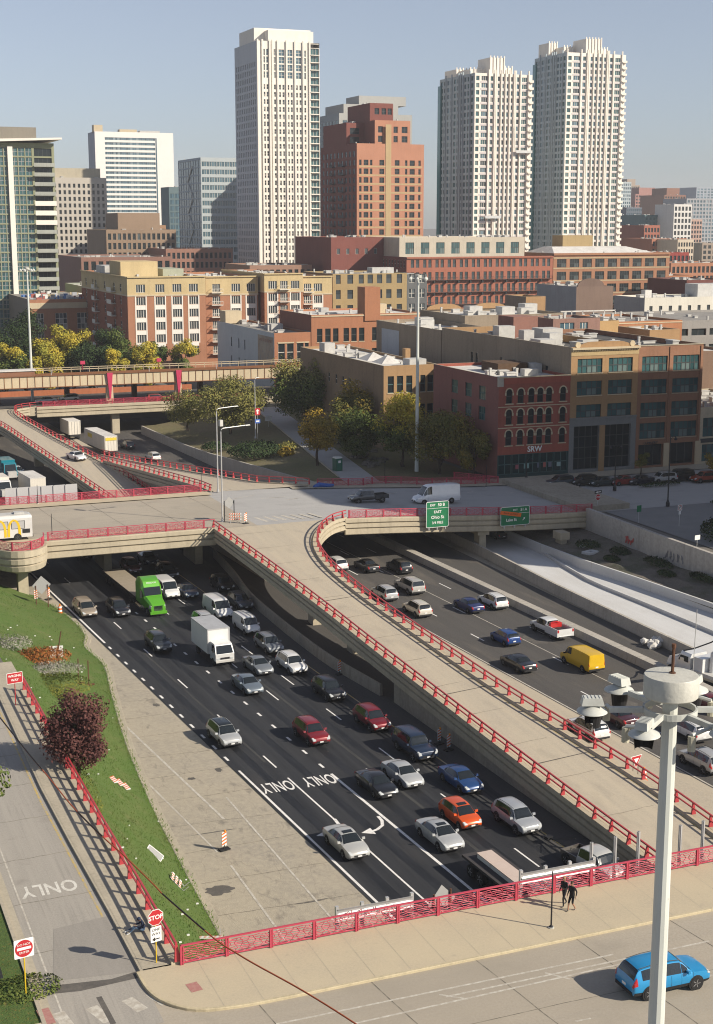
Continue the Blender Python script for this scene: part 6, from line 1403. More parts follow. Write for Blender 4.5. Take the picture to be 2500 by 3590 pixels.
    for sg in (-1, 1):
        mm = MB(); mm.hull8([(c[0]-.42,sg*(c[4]-.06),c[2]+.03),(c[0]-.26,sg*(c[4]-.06),c[2]+.03),(c[0]-.26,sg*(c[4]+.17),c[2]+.05),(c[0]-.42,sg*(c[4]+.17),c[2]+.05)], [(c[0]-.42,sg*(c[4]-.06),c[2]+.17),(c[0]-.30,sg*(c[4]-.06),c[2]+.17),(c[0]-.30,sg*(c[4]+.17),c[2]+.20),(c[0]-.42,sg*(c[4]+.17),c[2]+.20)]); D['mirror'].append(mm)
    if K.get('rails'):
        D['roof_rail'] = []
        a, e = K['roof']
        for sg in (-1, 1):
            rr = MB(); rr.tube([(S[i][0], sg*S[i][5]*.93, S[i][3]+.035) for i in range(a, e+1)], .022, 4); D['roof_rail'].append(rr)
    sr = MB(); a, e = K['roof']
    for j in (5, 6): patch(sr, e-1, j, .1, .9, .1 if j == 5 else 0, 1 if j == 5 else .9, .008)
    D['sunroof'] = sr
    pr = MB()
    for i in range(a, e):
        for j in (4, 5, 6, 7): patch(pr, i, j, 0, 1, 0 if j > 4 else .3, 1 if j < 7 else .7, .008)
    D['black_roof'] = pr
    one = dict(body=[None, m_trim], windshield=m_cglass, rear_window=m_cglass, side_window=m_cglass, headlight=m_hl, taillight=m_tl, grille=m_trim, bumper=m_trim, rear_bumper=m_trim, number_plate=m_plate, mirror=m_trim, roof_rail=m_trim, sunroof=m_cglass, black_roof=m_cglass)
    out = {}
    for k, v in D.items():
        L = v if isinstance(v, list) else [v]; sm = 38 if k == 'body' else None
        out[k] = [q.mesh(k, one[k] if k != 'body' else [m_trim, m_trim], sm) for q in L]
    _car[kind] = out; return out
_wheel = {}
def wheel_meshes(r, wid=.22, mr=None):
    k = (round(r,3), wid, (mr or m_rim).name)
    if k not in _wheel:
        t = MB(); prof = [(r*.62,-wid/2),(r*.93,-wid/2),(r,-wid*.32),(r,wid*.32),(r*.93,wid/2),(r*.62,wid/2)]
        t.lathe(prof, 18); tm = t.mesh('wheel', m_tyre, 40)
        q = MB(); q.lathe([(r*.64,wid*.30),(r*.64,wid*.46),(r*.52,wid*.40),(r*.16,wid*.44),(.001,wid*.44)], 14)
        for i in range(5):
            a = 2*math.pi*i/5; q.cyl((r*.1*math.cos(a), r*.1*math.sin(a), wid*.47), (r*.6*math.cos(a), r*.6*math.sin(a), wid*.46), r*.06, n=4)
        _wheel[k] = (tm, q.mesh('rim', mr or m_rim, 40))
    return _wheel[k]
def add_wheel(o, x, y, r, side, wid=.22, mr=None):
    tm, rm = wheel_meshes(r, wid, mr)
    w = link('wheel', tm, o, (x, y, r), rot=(R(-90*side), 0, 0)); link('rim', rm, w)
_bodies = {}
def car(kind, col, pos, head, label, cat=None, group='cars on the road', plain=(), name=None, z=None, scale=1.0, extra=(), mirror_col=True, sw=(1,1), rails=True):
    K = KINDS[kind]; M_ = car_meshes(kind); pm = paint(col)
    names = dict(sedan='sedan_car', suv='suv_car', hatch='hatchback_car', big='large_suv_car', minivan='minivan', van='cargo_van', hvan='high_roof_van', pickup='pickup_truck')
    cats = dict(van='van', hvan='van', minivan='minivan', pickup='pickup truck')
    o = thing(name or names[kind], label, cat or cats.get(kind, 'car'), (pos[0], pos[1], pos[2] if z is None else z), R(head), group)
    if scale != 1: o.scale = (scale,)*3
    key = (kind, pm.name)
    if key not in _bodies:
        me = M_['body'][0].copy(); me.materials[0] = pm; _bodies[key] = me
    link('body', _bodies[key], o)
    for k, L in M_.items():
        if k == 'body' or k in ('sunroof', 'black_roof') and k not in extra: continue
        if k in plain: continue
        for me in L:
            if k == 'mirror' and mirror_col:
                kk = (kind, 'mirror', pm.name, me.name)
                if kk not in _bodies: m2 = me.copy(); m2.materials[0] = pm; _bodies[kk] = m2
                me = _bodies[kk]
            link(k, me, o)
    w = max(s[4] for s in K['st'])
    for wx in K['wheels']:
        for sg in (-1, 1): add_wheel(o, wx, sg*(w-.085), K['r'], sg)
    return o
SBH, NBH = -86.9, 92.6
BLACK, CHAR, GREY, SILV, WHITE = (.012,.013,.016), (.035,.04,.045), (.16,.175,.19), (.40,.41,.41), (.70,.70,.68)
NAVY, BLUE, RED, GOLD, CREAM = (.012,.025,.055), (.015,.055,.17), (.20,.010,.014), (.30,.25,.19), (.58,.54,.46)
M0 = -6.5
SBC = [
 ('minivan', GOLD, (31.44, 162.77, -5.70), 'old bronze minivan in the lane nearest the lawn', {}),
 ('suv', BLACK, (35.04, 161.33, -5.70), 'black SUV left of the bright green truck', {}),
 ('van', WHITE, (42.36, 167.44, -5.60), 'white passenger van right of the bright green truck', {}),
 ('sedan', NAVY, (44.65, 166.65, -5.80), 'dark blue sedan right of the white passenger van', {}),
 ('suv', (.10,.012,.012), (41.18, 181.23, -5.70), 'dark red SUV in the shade behind the flatbed', {}),
 ('suv', BLACK, (44.91, 176.81, -5.70), 'black SUV in the shade just behind the white passenger van', {}),
 ('sedan', BLACK, (37.02, 192.09, -5.80), 'dark sedan deep in the shade under the left of the overpass', {}),
 ('sedan', CHAR, (44.51, 185.62, -5.80), 'charcoal sedan far back in the shade under the overpass', {}),
 ('suv', BLACK, (51.57, 190.26, -5.70), 'dark SUV deepest in the shade under the overpass', {}),
 ('suv', CHAR, (35.90, 145.99, -5.70), 'charcoal SUV alone in the lane left of the box truck', {}),
 ('suv', SILV, (42.70, 151.82, -5.70), 'silver SUV half hidden behind the white box truck', {}),
 ('van', WHITE, (45.64, 156.47, -5.50), 'white cargo van with dark side windows behind the box truck', {}),
 ('van', WHITE, (46.72, 149.02, -5.70), 'small white cargo van right of the box truck', dict(scale=.86)),
 ('suv', (.06,.075,.09), (49.06, 158.97, -5.70), 'slate grey SUV nearest the barrier wall', {}),
 ('suv', BLACK, (49.60, 168.08, -5.70), 'black SUV in the shade beside the barrier wall', {}),
 ('suv', GREY, (46.63, 140.95, -5.70), 'grey SUV right of the box truck near the barrier wall', {}),
 ('sedan', GREY, (43.31, 134.59, -5.80), 'grey sedan just in front of the box truck', {}),
 ('suv', WHITE, (46.55, 133.43, -5.70), 'white SUV beside the grey sedan', {}),
 ('sedan', (.13,.16,.19), (40.45, 129.16, -5.80), 'blue grey sedan below the box truck', {}),
 ('suv', BLACK, (47.12, 124.37, -5.70), 'black SUV with bright headlights near the striped panel', {}),
 ('suv', SILV, (34.20, 116.19, -5.70), 'silver SUV with black roof beside the pale shoulder', dict(extra=('black_roof',))),
 ('suv', RED, (41.45, 113.77, -5.70), 'red SUV in the middle lane', {}),
 ('suv', (.17,.006,.012), (47.73, 115.02, -5.70), 'deep red SUV one lane right of the other red one', {}),
 ('big', NAVY, (48.45, 107.19, -5.60), 'large dark SUV with chrome grille near the orange panels', {}),
 ('sedan', SILV, (45.03, 102.04, -5.80), 'bright silver sedan behind the black sedan', {}),
 ('sedan', BLACK, (42.26, 100.88, -5.80), 'black sedan right of the ONLY lettering', {}),
 ('sedan', BLUE, (48.97, 99.31, -5.80), 'blue sedan near the retaining wall', {}),
 ('hatch', (.62,.085,.01), (45.76, 92.79, -5.75), 'bright orange hatchback among silver cars near the fence', dict(extra=('sunroof',))),
 ('suv', (.36,.38,.40), (49.34, 90.50, -5.70), 'silver blue SUV right of the orange hatchback', {}),
 ('sedan', SILV, (42.80, 90.13, -5.80), 'silver sedan with sunroof left of the orange hatchback', dict(extra=('sunroof',))),
 ('sedan', (.44,.44,.42), (35.94, 91.45, -5.80), 'silver sedan beside the painted turn arrow', dict(extra=('sunroof',))),
]
for k, c, p, lab, kw in SBC: car(k, c, (p[0], p[1], M0), SBH, lab, group='southbound traffic', **kw)
NBC = [
 ('suv', WHITE, (66.44, 172.71, -5.70), 'white SUV half hidden by the curved red ramp fence', {}),
 ('sedan', BLACK, (70.01, 170.64, -5.80), 'black sedan with red tail lights at the shade edge', {}),
 ('suv', BLACK, (73.59, 168.21, -5.70), 'black SUV leaving the shade in the northbound lanes', {}),
 ('big', (.42,.41,.38), (70.62, 158.23, -5.60), 'large silver SUV with roof rack in the northbound lanes', {}),
 ('suv', SILV, (66.41, 156.31, -5.70), 'silver SUV behind the red ramp fence', {}),
 ('suv', CREAM, (67.13, 148.21, -5.70), 'cream SUV in the left northbound lane', {}),
 ('sedan', (.01,.02,.10), (73.57, 147.75, -5.80), 'dark blue sedan beside the white wagon', {}),
 ('suv', WHITE, (76.86, 148.01, -5.70), 'white wagon next to the median barrier', {}),
 ('hatch', (.01,.05,.20), (71.19, 134.01, -5.80), 'bright blue hatchback in the northbound lanes', {}),
 ('sedan', BLACK, (68.17, 125.42, -5.80), 'black sedan left of the yellow van', {}),
 ('suv', WHITE, (64.57, 105.71, -5.70), 'white taxi SUV with red stripe on the ramp shoulder', {}),
 ('sedan', (.06,.012,.016), (68.80, 107.65, -5.80), 'dark maroon sedan behind the lamp mast lanterns', {}),
 ('suv', WHITE, (72.55, 102.00, -5.70), 'white SUV right of the lamp mast', {}),
 ('suv', (.38,.38,.37), (69.32, 95.34, -5.70), 'silver SUV at the right edge of the picture', dict(extra=('sunroof',))),
 ('sedan', (.12,.01,.012), (78.78, 107.68, -5.80), 'dark red sedan at the right edge under the crane truck', {}),
]
NBO = {}
for k, c, p, lab, kw in NBC: NBO[lab] = car(k, c, (p[0], p[1], M0), NBH, lab, group='northbound traffic', **kw)
tx_o = NBO['white taxi SUV with red stripe on the ramp shoulder']
for sg in (-1, 1):
    mb = MB(); mb.box(-2.0, sg*.955-.012, .98, 1.9, sg*.955+.012, 1.04); mb.box(-.5, sg*.965-.008, .62, .5, sg*.965+.008, .82); mb.build('red_stripe', m_tl, tx_o)
car('van', (.70,.44,.012), (*(74.36, 123.37, -5.50)[:2], M0), NBH, 'bright yellow cargo van in the northbound lanes', group='northbound traffic', mirror_col=False)
# under the right of the overpass
car('sedan', CHAR, (*(94.79, 181.95, -5.80)[:2], M0), NBH, 'dark sedan standing in the shade beyond the square pier', group='northbound traffic')
# middle street
hv = car('hvan', (.82,.82,.81), ((86.15, 184.07, 0.25)[0], (86.15, 184.07, 0.25)[1], zs((86.15, 184.07, 0.25)[0])), 180, 'white high roof delivery van on the middle street', group='traffic on the middle street')
# parked cars
PK = [('suv', (.03,.05,.07), (111.75, 193.41, -1.10), 'blue grey SUV, first of the parked row from the corner'), ('suv', BLACK, (115.56, 192.74, -1.10), 'black SUV, second of the parked row from the corner'), ('sedan', (.015,.03,.035), (118.20, 191.42, -1.20), 'dark teal sedan, third of the parked row'),
 ('sedan', (.22,.015,.012), (121.66, 190.90, -1.20), 'red sedan in the parked row'), ('sedan', (.012,.015,.03), (124.39, 190.23, -1.20), 'navy sedan parked right of the red one'), ('suv', (.45,.45,.44), (128.31, 190.22, -1.10), 'pale grey SUV parked behind the street tree'), ('big', BLACK, (131.30, 190.35, -1.10), 'black large SUV parked right of the pale grey one'), ('suv', (.30,.04,.015), (134.67, 188.11, -1.10), 'rust red SUV at the right end of the parked row')]
for k, c, p, lab in PK: car(k, c, (p[0], p[1], -2.0), 180, lab, group='cars parked in front of the shops')
car('suv', WHITE, (139.2, 204.6, -1.88), 180, 'white SUV inside the open ground floor of the brown office', group='cars parked in front of the shops')
# far ramps and lanes
car('sedan', WHITE, (*(48.16, 251.87, -2.20)[:2], z2((48.16, 251.87, -2.20)[1])), -74, 'white sedan descending the far ramp', group='far traffic')
car('suv', CHAR, (*(64.84, 284.76, -5.80)[:2], M0), NBH+2, 'dark SUV beyond the white semi trailer', group='far traffic'); car('suv', WHITE, (*(65.97, 268.42, -5.80)[:2], M0), NBH+2, 'white SUV behind the merging ramp fence', group='far traffic')
car('sedan', SILV, (*(53.79, 312.46, 0.70)[:2], 0), 180, 'silver sedan on the far street below the railway', group='far traffic'); car('suv', CREAM, (*(58.86, 313.88, 0.80)[:2], 0), 180, 'cream SUV on the far street below the railway', group='far traffic')
car('suv', (.35,.03,.012), (*(76.63, 306.73, 0.80)[:2], 0), 0, 'red SUV on the far street beside the crimson column', group='far traffic')
car('suv', BLACK, (*(101.15, 316.89, -1.20)[:2], -2.0), 0, 'black SUV parked under the railway end', group='far traffic')
car('suv', WHITE, (*(39.16, 261.04, -5.70)[:2], M0), -85, 'white car beside the teal truck at left', group='far traffic')
# near street
rv = car('suv', (.015,.25,.52), ((39.56, 56.77, 0.85)[0], (39.56, 56.77, 0.85)[1], 0), 0, 'bright blue SUV crossing the near street behind the lamp mast', group=None)
# ---- pickup trucks
def bed(o, col, x0=-2.75, x1=-.66, w=.97, z0=.55, z1=1.08):
    mb = MB(); mb.box(x0,-w,z0,x1,-w+.08,z1); mb.box(x0,w-.08,z0,x1,w,z1); mb.box(x0,-w+.08,z0,x0+.07,w-.08,z1); mb.box(x1-.05,-w+.08,z0,x1,w-.08,z1); mb.build('cargo_bed', paint(col), o)
    f = MB(); f.box(x0+.07,-w+.08,z0,x1-.05,w-.08,z0+.12); f.build('bed_floor', m_trim, o)
    for sg in (-1, 1): t = MB(); t.box(x0-.02, sg*(w-.12)-.09, z1-.34, x0+.02, sg*(w-.12)+.09, z1-.02); t.build('taillight', m_tl, o)
    r = MB(); r.box(x0-.12,-.8,z0-.08,x0,.8,z0+.08); r.build('rear_bumper', m_chrome, o)
pk = car('pickup', (.05,.053,.055), ((76.32, 185.39, 0.45)[0], (76.32, 185.39, 0.45)[1], zs((76.32, 185.39, 0.45)[0])), 180, 'dark grey crew cab pickup on the middle street', group='traffic on the middle street', plain=('rear_bumper',)); bed(pk, (.05,.053,.055))
p = (77.31, 135.16, -5.60)
sp = car('pickup', WHITE, (p[0], p[1], M0), NBH, 'white utility pickup with open tool bed by the median barrier', group='northbound traffic', plain=('rear_bumper',)); bed(sp, WHITE, -3.2, -.66, 1.06, .55, 1.38)
mb = MB(); mb.box(-2.6,-.55,.7,-1.4,.5,1.15); mb.build('tool_box', m_trim, sp); mb = MB(); mb.box(-1.3,-.7,.9,-.9,.7,1.6); mb.tube([(-1.1,-.6,1.5),(-1.3,0,1.75),(-1.1,.6,1.6)], .12, 6); mb.build('red_hose_reel', m_tl, sp)
# ---- box truck
def cab_front(o, col, xf, w, z0, z1, hood=0., slope=.45):
    """cab-over cab: nose at xf"""
    mb = MB(); pts = [(xf-1.75,z0),(xf,z0),(xf+.02,z0+.75),(xf-slope,z1-.12),(xf-slope-.25,z1),(xf-1.75,z1)]
    rings = [[(x,y*(1 if z < z0+.9 else .93),z) for x, z in pts] for y in (-w, w)]
    mb.loft(rings); mb.build('cab', paint(col), o, smooth=30)
    g = MB(); a, c = Vector((xf+.02,0,z0+.80)), Vector((xf-slope+.02,0,z1-.2)); n_ = Vector((.03,0,.02))
    g.face([a+n_+Vector((0,-w*.88,0)), a+n_+Vector((0,w*.88,0)), c+n_+Vector((0,w*.8,0)), c+n_+Vector((0,-w*.8,0))]); g.build('windshield', m_cglass, o)
    for sg in (-1, 1):
        s = MB(); s.face([(xf-.25,sg*(w*.965+.02),z0+.85),(xf-1.35,sg*(w*.965+.02),z0+.85),(xf-1.35,sg*(w*.93+.02),z1-.2),(xf-slope-.15,sg*(w*.93+.02),z1-.2)]); s.build('side_window', m_cglass, o)
        h = MB(); h.box(xf,sg*w*.72-.16,z0+.18,xf+.04,sg*w*.72+.16,z0+.36); h.build('headlight', m_hl, o)
        mm = MB(); mm.box(xf-.35,sg*(w+.16)-.06,z0+.95,xf-.25,sg*(w+.16)+.06,z0+1.4); mm.tube([(xf-.3,sg*w*.95,z0+1.4),(xf-.3,sg*(w+.16),z0+1.42)],.02,4); mm.build('mirror', m_trim, o)
    gr_ = MB(); gr_.box(xf-.02,-w*.5,z0+.2,xf+.035,w*.5,z0+.4); gr_.build('grille', m_trim, o); bp = MB(); bp.box(xf-.05,-w*.98,z0-.12,xf+.06,w*.98,z0+.1); bp.build('bumper', m_unit, o)
p = (40.39, 140.55, -5.00)
bt = thing('box_truck', 'white box truck with tall cargo box in the southbound lanes', 'truck', (p[0], p[1], M0), R(SBH), 'southbound traffic')
mb = MB(); mb.box(-3.5,-1.2,1.0,1.75,1.2,3.55); mb.build('cargo_box', mat('white_box_panel', (.70,.70,.68), .5, [('noise',(.5,.5,.5),.4,.7,(.60,.59,.57),.6)]), bt)
mb = MB(); mb.box(-3.5,-1.22,3.48,1.77,1.22,3.6); mb.box(1.70,-1.22,1.0,1.78,-1.12,3.6); mb.box(1.70,1.12,1.0,1.78,1.22,3.6); mb.build('box_edge', m_steel, bt)
mb = MB(); mb.box(-3.4,-.45,.55,3.3,.45,1.0); mb.build('chassis', m_trim, bt)
cab_front(bt, WHITE, 3.6, 1.0, .62, 2.35)
for x, r_ in ((-2.1,.42),(2.75,.42)):
    for sg in (-1,1): add_wheel(bt, x, sg*.92, r_, sg, .26, m_steelrim)
# ---- green semi with flatbed
m_lime = paint((.10,.36,.02))
p = (38.89, 161.23, -5.20)
sm = thing('semi_truck', 'bright green semi truck tractor in the southbound lanes', 'truck', (p[0], p[1], M0), R(SBH), 'southbound traffic')
rg_ = []
for x, z0, z1_, w in ((-2.0,1.0,3.75,1.2),(-.9,1.0,3.95,1.2),(.1,.9,3.6,1.2),(.35,.9,3.25,1.18),(1.0,.8,2.05,1.1),(1.3,.7,1.95,1.05),(2.5,.6,1.62,.95),(2.95,.55,1.3,.86),(3.0,.55,.9,.84)):
    rg_.append([(x,w,z0),(x,w,lerp(z0,z1_,.8)),(x,w*.8,z1_),(x,-w*.8,z1_),(x,-w,lerp(z0,z1_,.8)),(x,-w,z0)])
mb = MB(); mb.loft(rg_); mb.build('cab', m_lime, sm, smooth=35)
g = MB(); g.face([(1.04,-1.0,2.12),(1.04,1.0,2.12),(.5,.98,2.98),(.5,-.98,2.98)]); g.build('windshield', m_cglass, sm)
for sg in (-1,1):
    s = MB(); s.face([(.95,sg*1.13,1.95),(-.3,sg*1.215,1.95),(-.3,sg*1.215,2.75),(.4,sg*1.19,2.75)]); s.build('side_window', m_cglass, sm)
    h = MB(); h.hull8([(2.5,sg*.80,1.0),(2.93,sg*.72,1.0),(2.96,sg*.88,1.0),(2.5,sg*.99,1.0)],[(2.5,sg*.78,1.35),(2.85,sg*.70,1.3),(2.88,sg*.86,1.3),(2.5,sg*.97,1.35)]); h.build('headlight', m_hl, sm)
    mm = MB(); mm.box(.75,sg*1.42-.1,1.9,.85,sg*1.42+.1,2.7); mm.tube([(.7,sg*1.1,2.1),(.8,sg*1.4,2.15)],.03,4); mm.build('mirror', m_trim, sm)
    st_ = MB(); st_.cyl((-1.9,sg*1.1,.5),(.2,sg*1.1,.5),.32,n=10); st_.build('fuel_tank', m_chrome, sm)
g = MB()
for i in range(6): g.box(2.97,-.5,.75+i*.1,3.04,.5,.81+i*.1)
g.build('grille', m_chrome, sm); g = MB(); g.box(2.9,-1.0,.35,3.12,1.0,.65); g.build('bumper', m_lime, sm)
tm_ = text_mesh('FREEDOM', m_plate, .26); link('door_lettering', tm_, sm, (.30,0,3.42), rot=(R(55),0,R(90)))
g = MB(); g.box(-5.2,-.45,.7,2.4,.45,1.0); g.build('chassis', m_trim, sm)
for x in (2.0,-3.2,-4.5):
    for sg in (-1,1): add_wheel(sm, x, sg*(.98 if x > 0 else .92), .5, sg, .30 if x > 0 else .5, m_rim)
d = (math.cos(R(SBH)), math.sin(R(SBH)))
fb = thing('flatbed_trailer', 'long empty flatbed trailer behind the bright green truck', 'trailer', (p[0]-d[0]*9.3, p[1]-d[1]*9.3, M0), R(SBH), 'southbound traffic')
m_bedwood = mat('flatbed_planks', (.27,.23,.17), .85, [('wave',(.0,3.5,0),.2,.9,(.20,.17,.125),.6),('noise',(2,2,2),.4,.7,(.34,.29,.22),.5)])
mb = MB(); mb.box(-7,-1.3,1.25,7.2,1.3,1.42); mb.build('deck', m_bedwood, fb)
mb = MB(); mb.box(-7,-1.32,1.05,7.2,-1.22,1.40); mb.box(-7,1.22,1.05,7.2,1.32,1.40); mb.box(-7,-.45,.8,7,.45,1.25); mb.build('side_rail', m_trim, fb)
for x in (-4.4,-5.7):
    for sg in (-1,1): add_wheel(fb, x, sg*1.0, .5, sg, .5, m_steelrim)
# ---- trailers and trucks beyond the middle overpass
m_trl = mat('trailer_panel', (.66,.62,.54), .5, [('wave',(1.2,0,0),.0,.3,(.58,.54,.47),.5),('noise',(.4,.4,.4),.4,.7,(.56,.52,.45),.5)])
def trailer(label, c, head, L, hgt, name='semi_trailer', colr=None, z=M0, rear_yellow=False, group='far traffic', wheels=True):
    o = thing(name, label, 'trailer', (c[0], c[1], z), R(head), group)
    mb = MB(); mb.box(-L/2,-1.28,1.15,L/2,1.28,hgt); mb.build('box', colr or m_trl, o)
    mb = MB(); mb.box(-L/2-.02,-1.3,hgt-.12,L/2+.02,1.3,hgt+.02); mb.build('roof_edge', m_roof_w, o)
    for i in range(5): mb = MB(); mb.box(-L/2-.05,-1.2+i*.58,1.2,-L/2,-1.14+i*.58,hgt-.15); mb.build('door_bar', m_unit, o)
    mb = MB(); mb.box(-L/2,-1.0,.7,L/2-1,1.0,1.15); mb.build('chassis', m_trim, o)
    if wheels:
        for x in (-L/2+1.2,-L/2+2.5):
            for sg in (-1,1): add_wheel(o, x, sg*1.0, .5, sg, .5, m_steelrim)
    return o
q = (58.93, 282.26, -4.40)
t1 = trailer('long white semi trailer with yellow marks beyond the far ramp', q, NBH+2.5, 13.5, 4.05)
m_yel = mat('yellow_marking', (.62,.48,.05), .6)
mb = MB(); mb.box(-6.82,-1.1,3.2,-6.77,1.1,3.75); mb.build('yellow_marking', m_yel, t1); mb = MB(); mb.box(1.6,1.28,2.7,4.4,1.31,3.5); mb.build('yellow_marking', m_yel, t1)
q = (57.06, 303.65, -4.60); trailer('white truck box ahead of the long semi trailer', q, NBH+2.5, 6.5, 4.0, 'truck_box')
q = (38.29, 239.40, -4.40); trailer('white trailer box behind the grey sign panels', q, -84, 7.5, 3.7, 'truck_box')
def small_cab(label, c, head, col, name='truck'):
    o = thing(name, label, 'truck', (c[0], c[1], M0), R(head), 'far traffic'); cab_front(o, col, 2.2, 1.15, .7, 3.0)
    mb = MB(); mb.box(-4,-1.2,1.1,.4,1.2,3.4); mb.build('box', paint(col) if col != WHITE else m_trl, o)
    hb = MB(); hb.box(2.2,-.75,.7,3.4,.75,1.7); hb.build('hood', m_unit, o)
    for x in (-2.6,1.3):
        for sg in (-1,1): add_wheel(o, x, sg*1.0, .48, sg, .34, m_steelrim)
small_cab('teal truck with chrome grille at the left edge', (37.19, 258.17, -4.80), -85, (.01,.20,.26)); small_cab('white truck at the left edge behind the far fence', (33.50, 240.57, -4.80), -85, WHITE)
# ---- shuttle bus with golden arches
bus = thing('shuttle_bus', 'white shuttle bus with golden arches painted on its side', 'bus', ((27.86, 176.06, 0.00)[0]-4.2, 176.6, 0), R(180))
m_bus = paint((.68,.67,.64)); L_, W_, H_ = 9.0, 1.2, 3.1
mb = MB(); rr = []
for x, e in ((-4.2,.0),(-4.1,.12),(4.3,.12),(4.4,.0)):
    rr.append([(x,W_,.45),(x,W_,H_-.3),(x,W_-.25,H_-.04+e*.3),(x,-W_+.25,H_-.04+e*.3),(x,-W_,H_-.3),(x,-W_,.45)])
mb.loft(rr); mb.build('body', m_bus, bus, smooth=30)
m_bglass = mat('pale_bus_window', (.42,.42,.41), .2, [('noise',(1,1,1),.4,.7,(.36,.36,.36),.5)], spec=.5)
for x in (-2.5,-.5,1.5,3.3):
    mb = MB(); mb.box(x-.82, W_-.005, 1.5, x+.82, W_+.012, 2.5); mb.build('window_frame', m_trim, bus)
    mb = MB(); mb.box(x-.75, W_, 1.56, x+.75, W_+.02, 2.44); mb.build('side_window', m_bglass, bus)
ar = MB()
def arch(cx_):
    out = []
    for i in range(17):
        a = math.pi*i/16; out.append((cx_+.82*math.cos(a)*(1 if True else 1), .55 + 2.15*math.sin(a)**.62))
    return out
for cx_ in (-.85-1.15, .85-1.15):
    o_ = arch(cx_)
    for i in range(16):
        (xa, za), (xb, zb_) = o_[i], o_[i+1]
        def inn(x, z): return (cx_+(x-cx_)*.62, .55+(z-.55)*.90)
        ia, ib = inn(xa, za), inn(xb, zb_)
        ar.face([(xa,W_+.028,za),(xb,W_+.028,zb_),(ib[0],W_+.028,ib[1]),(ia[0],W_+.028,ia[1])])
ar.build('arches_emblem', mat('golden_yellow', (.68,.44,.02), .5), bus)
mb = MB(); mb.box(-3.9,W_+.0,.95,-3.0,W_+.035,1.45); mb.build('engine_vent', m_trim, bus)
mb = MB(); mb.box(-3.9,-.9,H_-.02,3.8,.9,H_+.1); mb.box(-3.4,-.5,H_+.1,-2.2,.5,H_+.3); mb.build('roof_panel', m_unit, bus)
for x in (-2.4, 3.0):
    for sg in (-1,1): add_wheel(bus, x, sg*(W_-.1), .48, sg, .28, m_steelrim)
mb = MB(); mb.box(-4.3,-1.1,.4,-4.15,1.1,.7); mb.build('rear_bumper', m_trim, bus)
# ---- flatbed with crates and tow behind the near fence
p = (43.38, 82.59, -5.40)
lt = thing('flatbed_truck', 'dark flatbed truck loaded with brown crates below the near fence', 'truck', (p[0]+.1, p[1]-1.0, M0), R(SBH), 'southbound traffic')
mb = MB(); mb.box(-3.4,-1.25,1.12,3.4,1.25,1.3); mb.build('deck', mat('dark_deck', (.05,.045,.045), .8), lt); mb = MB(); mb.box(-3.4,-.5,.7,4,.5,1.12); mb.build('chassis', m_trim, lt)
for x in (-2.3,-1.0):
    for sg in (-1,1): add_wheel(lt, x, sg*.98, .5, sg, .45, m_rim)
cab_front(lt, (.12,.12,.13), 6.0, 1.1, .7, 2.6); 
for sg in (-1,1): add_wheel(lt, 4.9, sg*.98, .5, sg, .3, m_rim)
m_crate = mat('brown_crate', (.54,.44,.38), .8, [('noise',(1,1,1),.4,.7,(.46,.37,.32),.6)])
for i, (x, l, lab) in enumerate(((-1.6,1.7,'rear brown crate with white edge on the flatbed truck'),(1.0,3.3,'long brown crate with white edge on the flatbed truck'))):
    c_ = thing('crate', lab, 'crate', (p[0]+.1+math.cos(R(SBH))*x, p[1]-1.0+math.sin(R(SBH))*x, M0+1.3), R(SBH))
    mb = MB(); mb.box(-l/2,-.55,.0,l/2,.55,.3); mb.build('base', m_plate, c_); mb = MB(); mb.box(-l/2-.03,-.58,.3,l/2+.03,.58,.38); mb.build('lid', m_crate, c_)
p = (50.63, 82.07, -5.60)
tw_ = car('pickup', (.48,.48,.46), (p[0], p[1]-.4, M0), -80, 'pale silver old pickup being towed by the barrier', group='southbound traffic', plain=('rear_bumper',)); bed(tw_, (.10,.09,.08), -2.4, -.66, .9, .6, .95)
mb = MB(); mb.cyl((-2.3,0,.8),(-5.0,.3,.5),.05,n=5); mb.cyl((-2.2,.3,1.5),(-4.6,.3,.55),.03,n=4); mb.box(-5.3,.0,.35,-4.9,.5,.6); mb.build('tow_bar', m_trim, tw_)
# ---- white crane truck on the closed lane
p = (82.99, 115.92, -5.20)
cr = thing('crane_truck', 'white crane truck on the closed lane at the right edge', 'truck', (p[0], p[1], M0), R(100))
mb = MB(); rgk = []
for x, z0, z1_, w in ((-.4,.9,2.7,1.15),(1.0,.9,2.75,1.15),(1.55,.9,1.95,1.05),(2.9,.8,1.7,.9),(3.2,.7,1.2,.85)): rgk.append([(x,w,z0),(x,w,z1_-.3),(x,w*.85,z1_),(x,-w*.85,z1_),(x,-w,z1_-.3),(x,-w,z0)])
mb.loft(rgk); mb.build('cab', paint(WHITE), cr, smooth=35)
g = MB(); g.face([(1.62,-.9,1.98),(1.62,.9,1.98),(1.1,.9,2.65),(1.1,-.9,2.65)]); g.build('windshield', m_cglass, cr)
for sg in (-1,1):
    s = MB(); s.face([(1.3,sg*1.13,1.8),(-.1,sg*1.165,1.8),(-.1,sg*1.165,2.4),(.95,sg*1.165,2.4)]); s.build('side_window', m_cglass, cr)
    h = MB(); h.box(3.1,sg*.6-.15,1.0,3.22,sg*.6+.15,1.2); h.build('headlight', m_hl, cr)
mb = MB(); mb.box(-7,-1.2,.9,-.5,1.2,1.25); mb.build('deck', m_unit, cr); mb = MB(); mb.box(-2.0,-1.1,1.25,-.8,1.1,2.6); mb.build('outrigger_box', paint(WHITE), cr)
